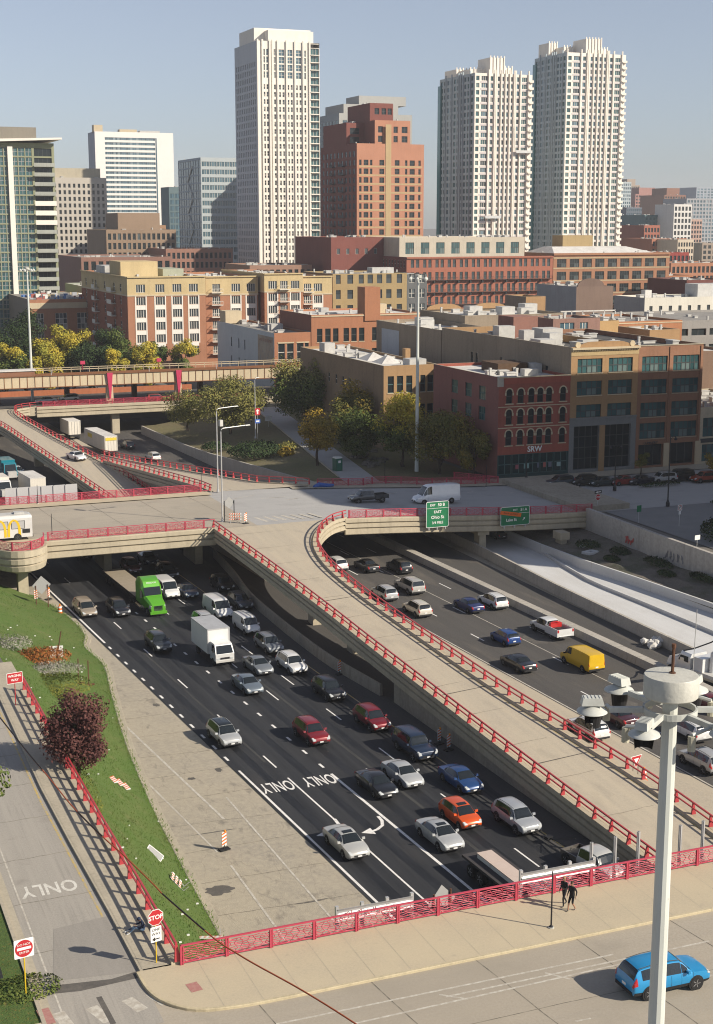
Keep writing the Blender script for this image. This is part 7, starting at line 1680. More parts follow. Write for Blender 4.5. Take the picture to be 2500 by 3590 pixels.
mb = MB(); mb.cyl((-2.4,0,1.2),(-2.4,0,3.2),.45,.35,10); mb.build('crane_post', paint(WHITE), cr); mb = MB(); mb.hull8([(-2.6,-.25,3.0),(-2.2,-.25,3.2),(-2.2,.25,3.2),(-2.6,.25,3.0)],[(-7.5,-.2,7.2),(-7.1,-.2,7.6),(-7.1,.2,7.6),(-7.5,.2,7.2)]); mb.build('crane_boom', paint(WHITE), cr); mb = MB(); mb.tube([(1.0,.8,2.7),(-.5,.9,3.3),(-2.5,.6,4.4),(-4.5,.4,5.8)], .07, 5); mb.build('hydraulic_hose', m_trim, cr)
for x in (2.3,-4.2,-5.5):
    for sg in (-1,1): add_wheel(cr, x, sg*1.0, .5, sg, .35, m_rim)

# ================================================================= lamp masts
m_lampgrey = mat('lamp_housing', (.50,.51,.47), .5, [('noise',(3,3,3),.45,.7,(.40,.40,.36),.7)], spec=.4); m_drum = worn('mast_drum_paint', (.50,.49,.43), .4, .5, 2.0)
def luminaire(parent, c, ang, s=1.0):
    l = MB(); l.hull8([(-.30,-.17,0),(.30,-.17,0),(.30,.17,0),(-.30,.17,0)], [(-.24,-.15,.2),(.26,-.15,.2),(.26,.15,.2),(-.24,.15,.2)])
    for i in range(5): l.box(-.2+i*.1,-.13,.195,-.175+i*.1,.13,.215)
    o = l.build('luminaire', m_lampgrey, parent, c, ang)
    d = MB(); d.lathe([(.14,-.02),(.22,-.08),(.39,-.16),(.41,-.20),(.37,-.22)], 20)
    for i in range(10):
        a = 2*math.pi*i/10; d.hull8([(.13*math.cos(a)-.012,.13*math.sin(a)-.012,-.06),(.13*math.cos(a)+.012,.13*math.sin(a)-.012,-.06),(.13*math.cos(a)+.012,.13*math.sin(a)+.012,-.06),(.13*math.cos(a)-.012,.13*math.sin(a)+.012,-.06)], [(.36*math.cos(a)-.012,.36*math.sin(a)-.012,-.19),(.36*math.cos(a)+.012,.36*math.sin(a)-.012,-.19),(.36*math.cos(a)+.012,.36*math.sin(a)+.012,-.19),(.36*math.cos(a)-.012,.36*math.sin(a)+.012,-.19)])
    d.build('reflector_dish', m_lampgrey, o, (0,0,0), 0, 40)
    b_ = MB(); b_.loft([[(r*math.cos(t), r*math.sin(t), z) for t in [math.pi*(i/10-.5)*1.25 for i in range(11)]] for r, z in ((.27,-.26),(.22,-.60))], closed=False); b_.build('glare_shield', m_black, o, None, R(200))
    return o
def mast(label, base, top, r0, r1, detailed=False, nl=6, view=0.):
    o = thing('lamp_mast', label, 'lamp mast', base, 0); h = top-base[2]
    p = MB(); n = 12 if detailed else 8
    p.cyl((0,0,0),(0,0,h-.4),r0,r1,n); p.build('pole', m_polegrey, o, None, R(11))
    if detailed:
        d = MB(); d.lathe([(.0,h),(.585,h-.035),(.60,h-.06),(.60,h-.50),(.57,h-.53),(.1,h-.55)], 40); d.build('cover_drum', m_drum, o, smooth=40)
        t = MB(); t.cyl((0.02,0,h-.04),(0.02,0,h+.02),.09,.07,10); t.cyl((.02,0,h),(.03,0,h+.58),.035,n=8); t.cyl((.03,0,h+.58),(.03,0,h+.66),.05,n=8); t.build('finial_rod', m_rust, o)
        a = MB(); a.cyl((.62,.1,h-.5),(.66,.1,h+1.35),.008,n=4); a.build('whip_antenna', m_frame_g, o)
        rg_ = MB(); rg_.loft([[((r)*math.cos(2*math.pi*i/36), r*math.sin(2*math.pi*i/36), z) for i in range(36)] for r, z in ((.60,h-.78),(.60,h-.92),(.55,h-.92),(.55,h-.78),(.60,h-.78))], caps=False); rg_.build('ring', m_lampgrey, o)
        for i in range(nl):
            th_ = view + math.radians(60*i); ca, sa = math.cos(th_), math.sin(th_)
            am = MB(); am.sweep([(.58*ca,.58*sa,0),(1.35*ca,1.35*sa,0)], [(-.05,h-.90),(-.05,h-.78),(.05,h-.78),(.05,h-.90)]); am.tube([(1.3*ca-.45*sa*0,1.3*sa,h-.85),(1.3*ca+.55*sa,1.3*sa-.55*ca,h-.93)], .045, 6); am.build('arm', m_lampgrey, o)
            lu_ = luminaire(o, (1.72*ca,1.72*sa,h-.72), th_); lu_.scale = (.84,.84,.84)
            w = MB(); w.cyl((1.3*ca+.55*sa,1.3*sa-.55*ca,h-1.28),(1.3*ca+.55*sa,1.3*sa-.55*ca,h-.95),.085,n=10); w.build('counterweight', worn('weight_paint',(.5,.47,.36),.6,.6,3), o)
        for k in range(14):
            zz = h-2.6-k*1.15; b_ = MB(); rr_ = lerp(r1, r0, (h-zz)/h); an = view + math.radians(235 + (k%2)*38); b_.box(-.03,-.03,-.03,.03,.06,.03); b_.build('climbing_lug', m_lampgrey, o, (rr_*math.cos(an), rr_*math.sin(an), zz))
    else:
        for i in range(nl):
            a = 2*math.pi*i/nl; l = MB(); l.tube([(.1*math.cos(a),.1*math.sin(a),h-.5),(1.3*math.cos(a),1.3*math.sin(a),h-.5)], .06, 4); l.lathe([(.1,h-.25),(.34,h-.55),(.3,h-.8)], 8, c=(1.4*math.cos(a),1.4*math.sin(a),0)); l.build('luminaire', m_lampgrey, o)
        c = MB(); c.lathe([(.1,h+.1),(.5,h),(.5,h-.4)], 12); c.build('cover_drum', m_drum, o)
    return o
P0 = (17.82, 25.76, 28.30)
mast('tall pale grey lamp mast with six lanterns in the right foreground', (P0[0], P0[1], -.3), 28.3, .245, .165, True, 6, math.radians(158.1))
mast('slim grey lamp mast behind the yellow top tree', ((96.67, 29.61)[0], 214, -2), (96.67, 29.82)[1], .34, .17)
mast('slim grey lamp mast at the left beyond the railway', ((51.79, 24.86)[0], 318, -.2), (51.80, 25.15)[1]+3.5, .34, .17)

# ================================================================= street lights and posts
def street_light(label, base, h, arm, ang=0, m=m_steel, extra=None):
    o = thing('street_light', label, 'street light', base, R(ang))
    p = MB(); p.cyl((0,0,0),(0,0,.4),.2,.16,8); p.cyl((0,0,.3),(0,0,h-.4),.11,.075,8); p.tube([(0,0,h-.5),(.06,0,h-.15),(.3,0,h),(arm,0,h+.12)], .06, 6); p.build('pole', m, o)
    l = MB(); l.hull8([(arm-.1,-.12,h+.06),(arm+.6,-.14,h+.08),(arm+.6,.14,h+.08),(arm-.1,.12,h+.06)], [(arm-.1,-.08,h+.18),(arm+.5,-.1,h+.2),(arm+.5,.1,h+.2),(arm-.1,.08,h+.18)]); l.build('lamp_head', m_lampgrey, o); return o
street_light('tall street light at the far kerb of the middle street', (57.9,197.4,.13), 12.0, 3.0, 14)
sl2 = street_light('street light with hanging signs at the ramp corner', (52.5,177.2,0), 12.2, 3.8, 14)
for z0, h_, c_ in ((10.6,.9,'box'),):
    mb = MB(); mb.box(-.2,-.2,12.5,.25,.2,13.3); mb.build('camera_box', m_unit, sl2)
street_light('thin pole at the edge of the weedy bank', (84.5,262,-2.4), 11.5, .4, 14)
for i, (b_, h_, lab) in enumerate((((30.54, 177.28, 0.10),2.6,'thin black post by the bus on the overpass sidewalk'),((32.35, 198.07, 0.13),2.6,'thin black post by the sign panels'),((37.27, 64.13, 0.14),3.3,'thin black post on the near sidewalk by the pedestrians'),((56.21, 200.03, 0.10),2.6,'thin black post at the end of the far fence'),((85.34, 200.70, -0.90),3.6,'thin black post behind the dark pickup'),((99.98, 195.45, -1.70),3.4,'black post at the fence end by the corner shop'))):
    o = thing('black_post', lab, 'post', b_); mb = MB(); mb.lathe([(.13,0),(.13,.08),(.05,.16),(.035,h_),(.0,h_+.04)], 8); mb.build('pole', m_black, o); mb = MB(); mb.lathe([(.16,-.02),(.17,.05),(.1,.07)], 8); mb.build('base_plate', m_lampgrey, o)
def ornate_lamp(label, base, h, two=True):
    o = thing('ornate_lamp_post', label, 'lamp post', base, 0, 'black ornate lamp posts')
    p = MB(); p.lathe([(.28,0),(.28,.5),(.16,.8),(.1,1.0),(.075,h-.6),(.05,h)], 8); p.build('pole', m_black, o)
    for sg in ((-1,1) if two else (1,)):
        a = MB(); a.tube([(0,0,h-.9),(sg*.45,0,h-.35),(sg*.9,0,h-.5)], .04, 5); a.lathe([(.06,h-.5),(.24,h-.75),(.22,h-.95)], 8, c=(sg*.9,0,0)); a.build('lantern', m_black, o)
    return o
ornate_lamp('black double lantern lamp post before the tan office', (117.22, 186.43, -1.90), 7.4); ornate_lamp('taller black lamp post before the brown office', (117.82, 173.12, -1.95), 10.5, False)
o = ornate_lamp('slim black pole with small sign before the corner shop', (108.46, 198.26, -1.75), 4.0, False)

# ================================================================= signs
def mats_(n, c, r_=.5): return mat(n, c, r_, [('noise',(2,2,2),.45,.7,mul(c,.85),.6)])
S_GREEN, S_WHITE, S_RED, S_ORANGE, S_BLK, S_YEL = mats_('sign_green',(.012,.16,.065)), mats_('sign_white',(.74,.74,.71)), mats_('sign_red',(.42,.022,.028)), mats_('sign_orange',(.68,.13,.015)), mats_('sign_black',(.015,.015,.015)), mats_('post_yellow',(.62,.42,.02))
def rrect(w, h, r, n=5):
    pts = []
    for cx_, cz_, a0 in ((w/2-r,h/2-r,0),(-w/2+r,h/2-r,90),(-w/2+r,-h/2+r,180),(w/2-r,-h/2+r,270)):
        for i in range(n+1): a = math.radians(a0+90*i/n); pts.append((cx_+r*math.cos(a), cz_+r*math.sin(a)))
    return pts
def plate(o, name, pts, m, y=0, z=0, t=.02, x=0):
    mb = MB(); mb.loft([[(x+p[0], y+t/2, z+p[1]) for p in pts], [(x+p[0], y-t/2, z+p[1]) for p in pts]]); return mb.build(name, m, o)
def words(o, s, size, x, z, y, m, xs=1.0, off=.0): return link('lettering', text_mesh(s, m, size, .0, 'CENTER', xs, 1.0, off), o, (x, y, z), rot=(R(90),0,0))
def overpass_sign(label, c0, c1, Y, draw):
    w, h = c1[0]-c0[0], c0[1]-c1[1]; o = thing('exit_sign', label, 'road sign', ((c0[0]+c1[0])/2, Y, (c0[1]+c1[1])/2))
    plate(o, 'border', rrect(w,h,.22), S_WHITE, 0); plate(o, 'panel', rrect(w-.14,h-.14,.18), S_GREEN, -.012); draw(o, w, h)
    for i in range(3): mb = MB(); x = -w*.36+i*w*.36; mb.box(x-.06,.03,-h/2-.35,x+.06,.35,h/2-.2); mb.build('bracket', m_steel, o)
    return o
def d1(o, w, h):
    plate(o, 'divider', [(w/2-.07,.02),(-w/2+.07,.02),(-w/2+.07,-.02),(w/2-.07,-.02)], S_WHITE, -.028, h*.24, .01)
    words(o,'EXIT',.40,-w*.22,h*.36,-.04,S_WHITE,.95,.008); words(o,'50 B',.56,w*.16,h*.365,-.04,S_WHITE,1,.012); words(o,'EAST',.50,0,h*.095,-.04,S_WHITE,1,.01); words(o,'Ohio St',.60,0,-h*.11,-.04,S_WHITE,1,.012); words(o,'3/4 MILE',.46,0,-h*.32,-.04,S_WHITE,1,.01)
overpass_sign('green exit 50 B sign hung on the middle overpass', (79.32, 1.53), (82.66, -2.01), 172.4, d1)
def d2(o, w, h):
    plate(o, 'divider', [(w/2-.07,.02),(-w/2+.07,.02),(-w/2+.07,-.02),(w/2-.07,-.02)], S_WHITE, -.028, h*.14, .01)
    words(o,'EXIT',.36,0,h*.31,-.04,S_WHITE,.95,.008); words(o,'51 A',.52,w*.29,h*.31,-.04,S_WHITE,1,.012); words(o,'Lake St',.55,-w*.13,-h*.20,-.04,S_WHITE,1,.012)
    a = MB(); a.face([(.0,-.045,-.04),(.0,-.045,.04),(.34,-.045,.04),(.34,-.045,-.04)]); a.face([(.3,-.045,-.16),(.3,-.045,.16),(.56,-.045,0)]); ao = a.build('arrow', S_WHITE, o, (w*.26,0,-h*.26)); ao.rotation_euler = (0, R(-50), 0)
    b_ = MB(); b_.box(-1.62,-.075,-.26,1.62,-.055,.26); bo = b_.build('closed_banner', S_ORANGE, o, (-w*.16,0,h*.13)); bo.rotation_euler = (0, R(10), 0)
    link('lettering', text_mesh('RAMP CLOSED', S_BLK, .34), bo, (0,-.08,0), rot=(R(90),0,0))
overpass_sign('green exit 51 A sign with orange banner hung on the middle overpass', (90.49, -0.01), (94.95, -2.66), 172.4, d2)
def octagon(r): return [(r*math.cos(math.pi/8+i*math.pi/4), r*math.sin(math.pi/8+i*math.pi/4)) for i in range(8)]
def post(o, h, m=S_YEL, x=0, r_=.035): mb = MB(); mb.cyl((x,.04,0),(x,.04,h),r_,n=6); return mb.build('post', m, o)
o = thing('stop_sign', 'red stop sign over a one way plate on yellow post by the fence corner', 'road sign', (16.27, 68.39, 0.10), R(12)); post(o, 3.0)
plate(o,'border',octagon(.47),S_WHITE,0,2.62); plate(o,'panel',octagon(.435),S_RED,-.012,2.62); words(o,'STOP',.34,0,2.62,-.03,S_WHITE,1,.008)
plate(o,'one_way_plate',rrect(.62,.85,.05),S_WHITE,0,1.68); words(o,'ONE',.22,0,1.93,-.02,S_BLK); words(o,'WAY',.22,0,1.70,-.02,S_BLK)
a = MB(); a.face([(.2,-.02,-.03),(.2,-.02,.03),(-.08,-.02,.03),(-.08,-.02,-.03)]); a.face([(-.06,-.02,-.12),(-.06,-.02,.12),(-.24,-.02,0)]); a.build('arrow', S_BLK, o, (0,0,1.42))
o = thing('do_not_enter_sign', 'do not enter sign on yellow post on the left verge', 'road sign', (9.44, 67.87, 0.05), R(8)); post(o, 3.0)
plate(o,'panel',rrect(1.0,1.0,.06),S_WHITE,0,2.55); plate(o,'red_disc',[(.45*math.cos(2*math.pi*i/28),.45*math.sin(2*math.pi*i/28)) for i in range(28)],S_RED,-.012,2.55); plate(o,'white_bar',rrect(.72,.14,.02),S_WHITE,-.025,2.55,.01); words(o,'DO NOT',.17,0,2.76,-.035,S_WHITE); words(o,'ENTER',.17,0,2.34,-.035,S_WHITE)
o = thing('wrong_way_sign', 'red wrong way sign at the far end of the ramp fence', 'road sign', (16.00, 112.84, 0.10), R(10)); post(o, 2.6, S_RED)
plate(o,'border',rrect(1.3,.9,.05),S_WHITE,0,2.35); plate(o,'panel',rrect(1.22,.82,.04),S_RED,-.012,2.35); words(o,'WRONG',.27,0,2.52,-.03,S_WHITE,1,.006); words(o,'WAY',.27,0,2.18,-.03,S_WHITE,1,.006)
o = thing('road_sign', 'white square sign back on a dark leaning post above the rust shrubs', 'road sign', lp((23.83, 138.75, -3.00)), R(-8)); plate(o,'panel',rrect(1.35,1.15,.05),S_WHITE,0,.9); q_ = post(o,3.0,m_rust,0,.06); q_.location = (0,-.12,0); q_.rotation_euler = (0,R(10),0)
for (pp, lab) in (((24.77, 132.54, -3.90),'left rusty sign post stub on the lawn'),((25.88, 133.42, -4.20),'right rusty sign post stub on the lawn')):
    o = thing('rusty_post', lab, 'post', lp(pp)); mb = MB(); mb.box(-.05,-.05,0,.05,.05,2.5); mb.build('upright', m_rust, o); mb = MB(); mb.box(-.55,-.12,0,.55,.12,.15); mb.build('skid', m_rust, o)
o = thing('diamond_sign', 'grey diamond sign back on two posts behind the near fence', 'road sign', ((33.30, 81.87, -6.00)[0], 69.6, FZ), R(15))
for x in (-.62,.62): post(o, 7.0, m_rust, x, .07)
plate(o,'panel',[(0,1.05),(-1.05,0),(0,-1.05),(1.05,0)],m_frame_g,.12,6.35); 
def wbeam(label, a, b_, z, graf=False):
    L = b_[0]-a[0]; o = thing('guard_rail', label, 'guard rail', (a[0], a[1], z))
    pr = [(0,.0),(.06,.08),(.06,.16),(0,.24),(.06,.32),(.06,.42),(.0,.5),(-.03,.5),(.03,.4),(.03,.33),(-.03,.25),(.03,.17),(.03,.09),(-.03,0)]
    mb = MB(); mb.sweep([(L,0,0),(0,0,0)], [(-p_[0]*-1, p_[1]*1.4) for p_ in pr]); mb.build('beam', m_steel, o, None, math.atan2(b_[1]-a[1], L))
    for i in range(4): mb = MB(); mb.box(i*L/3-.09,.02,-3.6,i*L/3+.09,.2,.85); mb.build('post', m_steel, o)
    if graf: graf_ = MB(); rg_ = random.Random(4); [graf_.tube([(.3+k*.42+rg_.uniform(0,.3), -.09, rg_.uniform(.1,.6)) for _ in range(4)], .025, 4) for k in range(int(L/.5))]; graf_.build('graffiti', m_gred, o)
    return o
wbeam('galvanised guard rail with red graffiti behind the near fence', ((26.69, 0.39)[0], 69.2), ((31.22, 0.45)[0], 69.2), (26.69, 0.12)[1], True)
wbeam('galvanised guard rail by the flatbed truck behind the near fence', ((38.17, 0.48)[0], 69.2), ((43.04, 0.61)[0], 69.2), (38.18, 0.26)[1])
for i, (u_, lab) in enumerate((((42.92, 0.45),'first'),((44.55, 0.53),'second'),((46.17, 0.60),'third'),((49.15, 0.53),'fourth'),((50.80, 0.54),'fifth'))):
    mb = MB(); mb.box(-.09,-.06,-5,.09,.06,1.15); mb.box(-.03,-.1,-5,.03,.1,1.15)
    tag(mb.build('steel_post', m_steel, None, (u_[0], 69.4, u_[1]+.4)), '%s bare steel post from the left behind the near fence' % lab, 'post')
o = thing('yield_sign', 'red and white yield sign on two thin posts beside the ramp', 'road sign', (61.41, 93.07, -6.40), R(12))
for x in (-.28,.28): post(o, 2.5, m_rust, x, .03)
plate(o,'border',[(0,-.55),(.62,.5),(-.62,.5)],S_WHITE,0,2.35); plate(o,'panel',[(0,-.47),(.55,.455),(-.55,.455)],S_RED,-.012,2.35); plate(o,'centre',[(0,-.16),(.27,.27),(-.27,.27)],S_WHITE,-.025,2.35,.01)
o = thing('stop_sign', 'small red stop sign under a one way arrow on the middle street corner', 'road sign', (107.13, 174.65, -1.90), R(10)); post(o, 2.5, m_steel)
plate(o,'border',octagon(.47),S_WHITE,0,1.75); plate(o,'panel',octagon(.435),S_RED,-.012,1.75); words(o,'STOP',.34,0,1.75,-.03,S_WHITE,1,.008); plate(o,'one_way_plate',rrect(1.3,.42,.03),S_BLK,0,2.5); a = MB(); a.box(-.15,-.03,-.06,.5,-.02,.06); a.face([(-.12,-.03,-.15),(-.12,-.03,.15),(-.52,-.03,0)]); a.build('arrow', S_WHITE, o, (0,0,2.5))
o = thing('no_turn_sign', 'white no right turn sign beside the dark bush', 'road sign', (111.41, 160.80, -2.00), R(10)); post(o, 2.9, m_steel); plate(o,'panel',rrect(.8,.8,.05),S_WHITE,0,2.55); plate(o,'lower_plate',rrect(.4,.45,.04),S_WHITE,0,1.85)
rg_ = MB(); rg_.loft([[(r_*math.cos(2*math.pi*i/24), -.02, 2.55+r_*math.sin(2*math.pi*i/24)) for i in range(24)] for r_ in (.36,.29)], caps=False); rg_.build('red_ring', S_RED, o); a = MB(); a.tube([(-.12,-.02,2.38),(-.12,-.02,2.6),(.05,-.02,2.66)], .04, 4); a.face([(.04,-.03,2.54),(.04,-.03,2.78),(.2,-.03,2.66)]); a.build('arrow', S_BLK, o)
for (pp, w_, h_, H_, lab) in (((106.25, 149.30, -2.00),.9,.6,1.5,'plain white sign back at the right edge'),((90.96, 273.53, -2.00),1.5,1.0,2.2,'white sign board beside the side lane'),((107.65, 164.86, -2.00),.8,.9,2.4,'dim green sign back on the corner island')):
    o = thing('road_sign', lab, 'road sign', pp, R(10)); post(o, H_, m_steel); plate(o,'panel',rrect(w_,h_,.04), S_GREEN if 'green' in lab else S_WHITE,0,H_-h_/2)
o = thing('route_sign', 'red and white arrow sign over a blue route shield by the evergreen', 'road sign', (84.0,259,-2.1), R(10)); post(o, 4.6, m_steel); plate(o,'arrow_panel',rrect(1.1,1.3,.15),S_RED,0,5.2); plate(o,'white_arrow',[(0,.5),(-.4,.1),(-.15,.1),(-.15,-.45),(.15,-.45),(.15,.1),(.4,.1)],S_WHITE,-.02,5.2,.01); plate(o,'blue_shield',rrect(1.1,.8,.1),mats_('sign_blue',(.05,.12,.40)),0,3.4); plate(o,'shield_band',rrect(.7,.28,.05),S_WHITE,-.02,3.4,.01)
# row of grey sign panels on the far parapet
a0, a1 = (28.32, 2.67), (38.28, 2.63)
o = thing('sign_row', 'row of grey sign panels seen from behind above the far fence at left', 'sign', (a0[0], 200.2, 0)); Wp = a1[0]-a0[0]; n_ = 6; m_panel = mat('grey_panel', (.42,.42,.42), .55, [('wave',(0,0,2.2),.0,.2,(.36,.36,.36),.6)])
for i in range(n_):
    mb = MB(); mb.box(i*Wp/n_+.08,0,-1.2,(i+1)*Wp/n_-.02,.08,2.15); mb.build('panel', m_panel, o); mb = MB(); mb.box(i*Wp/n_-.06,-.12,-1.3,i*Wp/n_+.06,.0,2.1); mb.build('rib', m_steel, o)

# ================================================================= work zone things
def drum(label, p):
    o = thing('traffic_drum', label, 'traffic drum', p, 0, 'orange traffic drums')
    prof = [(.36,0),(.36,.08),(.27,.1),(.26,.3),(.24,.32),(.24,.52),(.225,.54),(.22,.74),(.205,.76),(.2,.96),(.1,1.0),(.05,1.06)]
    for i in range(len(prof)-1):
        pass
    mb = MB(); n = 12; rings = [[(r_*math.cos(2*math.pi*k/n), r_*math.sin(2*math.pi*k/n), z) for k in range(n)] for r_, z in prof]; mb.loft(rings, 0)
    for fi, f in enumerate(mb.f):
        zc = sum(mb.v[v_][2] for v_ in f)/len(f); mb.m[fi] = 1 if (.32 < zc < .52 or .76 < zc < .96) else (2 if zc < .09 else 0)
    mb.build('body', [S_ORANGE, S_WHITE, m_dark], o, smooth=40); l = MB(); l.lathe([(.06,1.05),(.09,1.08),(.09,1.2),(.03,1.24)], 8); l.build('beacon', m_amber, o)
drum('orange traffic drum beside the minivan at the lawn edge', (28.73, 163.64, -6.50)); drum('orange traffic drum beside the yield sign', (62.97, 94.27, -6.40))
def vpanel(label, p, rz=0, h=1.35, lay=False):
    o = thing('striped_barricade', label, 'barricade', p, R(rz), 'striped vertical panels'); w_ = .38
    plate(o,'panel',[(w_/2,.3),(-w_/2,.3),(-w_/2,h),(w_/2,h)][::-1],S_WHITE,0,0,.04)
    for i in range(4): z = .36+i*.26; mb = MB(); mb.face([(-w_/2,-.025,z),(w_/2,-.025,z+.14),(w_/2,-.025,z+.26),(-w_/2,-.025,z+.12)]); mb.build('orange_stripe', S_ORANGE, o)
    if not lay: b_ = MB(); b_.box(-.4,-.25,0,.4,.25,.08); b_.box(-.03,-.03,.05,.03,.03,.4); b_.build('rubber_base', m_dark, o); l = MB(); l.cyl((.08,0,h),(.08,0,h+.14),.07,n=8); l.build('beacon', m_amber, o)
    if lay: o.rotation_euler = (R(-82), 0, R(rz))
    return o
for (pp, lab) in (((27.72, 94.62, -6.50),'orange striped panel standing alone on the pale shoulder'),((50.50, 130.24, -6.50),'orange striped panel against the barrier wall'),((51.38, 108.50, -6.50),'left of two orange striped panels by the ramp wall'),((51.48, 106.82, -6.50),'right of two orange striped panels by the ramp wall'),((27.08, 170.21, -6.40),'striped panel left of the diamond sign back by the lawn'),((28.62, 170.50, -6.40),'striped panel right of the diamond sign back by the lawn'),((54.96, 175.02, 0.00),'striped panel on the overpass beside the crosswalk')): vpanel(lab, pp, 15)
o = thing('diamond_sign', 'pale diamond sign back between striped panels at the lawn tip', 'road sign', (27.11, 165.81, -6.40), R(5)); plate(o,'panel',[(0,1.1),(-1.1,0),(0,-1.1),(1.1,0)],m_frame_g,.1,3.0)
for x in (-.7,.7): post(o, 3.0, m_rust, x, .06)
o = thing('diamond_sign', 'white sign back with crossing barricade at the ramp corner', 'road sign', (53.54, 177.44, 0.00), R(10)); plate(o,'panel',[(0,.8),(-.8,0),(0,-.8),(.8,0)],m_frame_g,.1,2.4)
for x in (-.7,.7): post(o, 2.7, m_black, x, .06)
def barricade(label, p, rz, w_=1.6, lay=0):
    o = thing('barricade', label, 'barricade', p, R(rz))
    for k in range(3):
        z = .35+k*.36; mb = MB(); mb.box(-w_/2,-.02,z,w_/2,.02,z+.2); b_ = mb.build('rail', S_WHITE, o)
        for i in range(int(w_/.3)): s = MB(); x = -w_/2+i*.3; s.face([(x,-.026,z),(x+.14,-.026,z),(x+.24,-.026,z+.2),(x+.1,-.026,z+.2)]); s.build('stripe', S_ORANGE, b_)
    for sg in (-1,1): mb = MB(); mb.box(sg*(w_/2-.15)-.03,.02,0,sg*(w_/2-.15)+.03,.06,1.35); mb.box(sg*(w_/2-.15)-.03,-.4,0,sg*(w_/2-.15)+.03,.4,.05); mb.build('leg', m_steel, o)
    if lay: o.rotation_euler = (R(lay), 0, R(rz))
    return o
barricade('striped barricade at the ramp corner crossing', (53.90, 176.06, 0.00), -20); 
barricade('fallen striped barricade in the corner by the near fence', lp((21.65, 79.19, -4.80), .1), 160, 2.6, -70)
barricade('tipped striped barricade at the foot of the lawn', lp((22.92, 87.83, -5.80), .1), 70, 1.0, -40)
for i, (pp, lab) in enumerate((((22.05, 103.63, -4.20),'left of three fallen striped panels on the lawn'),((22.62, 104.20, -4.50),'middle of three fallen striped panels on the lawn'),((23.14, 104.40, -4.80),'right of three fallen striped panels on the lawn'))): vpanel(lab, lp(pp, .25), 10, 1.3, True)
o = thing('metal_rack', 'white metal frame lying on the lawn', 'frame', lp((21.74, 91.07, -5.40), .12), R(-15)); o.rotation_euler = (R(14), R(40), R(-25))
for a_ in ((-.65,-.35,.65,-.3),(-.65,.3,.65,.35),(-.65,-.35,-.6,.35),(.6,-.35,.65,.35)): mb = MB(); mb.box(a_[0],a_[1],0,a_[2],a_[3],.05); mb.build('bar', S_WHITE, o)
mb = MB(); mb.box(-.6,-.3,0.01,.6,.3,.03); mb.build('mesh_sheet', m_frame_g, o)
lit = MB(); rg_ = random.Random(21)
for i in range(46):
    y = rg_.uniform(70, 150); x = lerp(top_x(y)+.4, kerb_x(y)-.1, rg_.random()); z = lawn_z(x, y); s_ = rg_.uniform(.06,.18); lit.box(x, y, z, x+s_, y+s_*.7, z+.06)
tag(lit.build('litter', S_WHITE), 'scattered scraps of white litter on the lawn', 'litter', kind='stuff')
o = thing('portable_toilet', 'green portable toilet beside the side lane', 'portable toilet', (84.9,219.6,-2.0), R(12))
m_pt = mats_('toilet_green',(.02,.10,.065)); mb = MB(); mb.box(-.6,-.6,0,.6,.6,2.1); mb.build('cabin', m_pt, o); mb = MB(); mb.hull8([(-.64,-.64,2.1),(.64,-.64,2.1),(.64,.64,2.1),(-.64,.64,2.1)],[(-.5,-.5,2.35),(.5,-.5,2.35),(.5,.5,2.35),(-.5,.5,2.35)]); mb.build('roof', m_lampgrey, o); mb = MB(); mb.box(-.42,-.63,.1,.42,-.6,1.95); mb.build('door', mats_('door_green',(.03,.14,.09)), o); mb = MB(); mb.box(-.25,-.64,1.35,.25,-.625,1.75); mb.build('label_plate', S_WHITE, o)
mb = MB(); rg_ = random.Random(8)
for k in range(16): mb.blob((rg_.uniform(-1.3,1.3), rg_.uniform(-.8,.8), rg_.uniform(.1,.7)), (rg_.uniform(.3,.7), rg_.uniform(.3,.6), rg_.uniform(.25,.55)), 7, 5, jit=.3, rg=rg_)
tag(mb.build('tarp_heap', m_roof_w, None, (85.79, 126.86, -6.40)), 'heap of white tarpaulin against the tall barrier', 'tarpaulin')
mb = MB(); mb.tube([(-1.6,-.2,.15),(-.6,.3,.3),(.5,-.1,.2),(1.6,.2,.15)], [.25,.4,.32,.2], 7)
tag(mb.build('blue_tarp', mats_('tarp_blue',(.03,.10,.35)), None, (74.2, 197.6, zs(74)+.1)), 'crumpled blue tarp at the end of the crimson fence', 'tarpaulin')
mb = MB(); mb.hull8([(-2.2,-1.4,0),(.9,-1.2,0),(.9,1.4,0),(-2.2,1.4,0)],[(-2.1,-1.1,2.3),(.45,-.95,2.2),(.45,1.1,2.3),(-2.1,1.1,2.4)])
tag(mb.build('covered_box', mats_('black_tarp',(.02,.022,.025)), None, ((8.49, 70.19, 0.05)[0]-.75, (8.49, 70.19, 0.05)[1]+1.0, .05)), 'black tarp covered box at the lower left edge', 'box')
# hanging cable across the left foreground
CB = [(7.30, 61.47, 18.00), (7.67, 58.90, 17.80), (8.24, 54.99, 17.45), (8.63, 52.84, 17.20), (8.96, 50.61, 17.00), (9.32, 49.04, 16.80), (9.66, 47.74, 16.65), (10.04, 46.47, 16.50), (10.58, 44.51, 16.20), (10.78, 43.66, 16.10), (11.60, 40.99, 15.80), (12.06, 39.90, 15.70), (12.39, 39.02, 15.70), (13.20, 37.05, 15.70), (13.98, 34.77, 15.70), (14.50, 32.80, 15.70)]
mb = MB(); mb.tube(smooth_path(CB, 5), .026, 6); sl_ = tag(mb.build('hanging_cable', mats_('orange_cable',(.34,.075,.02))), 'orange brown cable hanging across the lower left of the view', 'cable')
for i0, i1 in ((5,14),(22,30),(44,50)):
    pts = smooth_path(CB, 5)[i0:i1]; mb = MB(); mb.tube([(p_[0],p_[1],p_[2]+.012) for p_ in pts], .027, 6); mb.build('black_sleeve', m_dark, sl_)

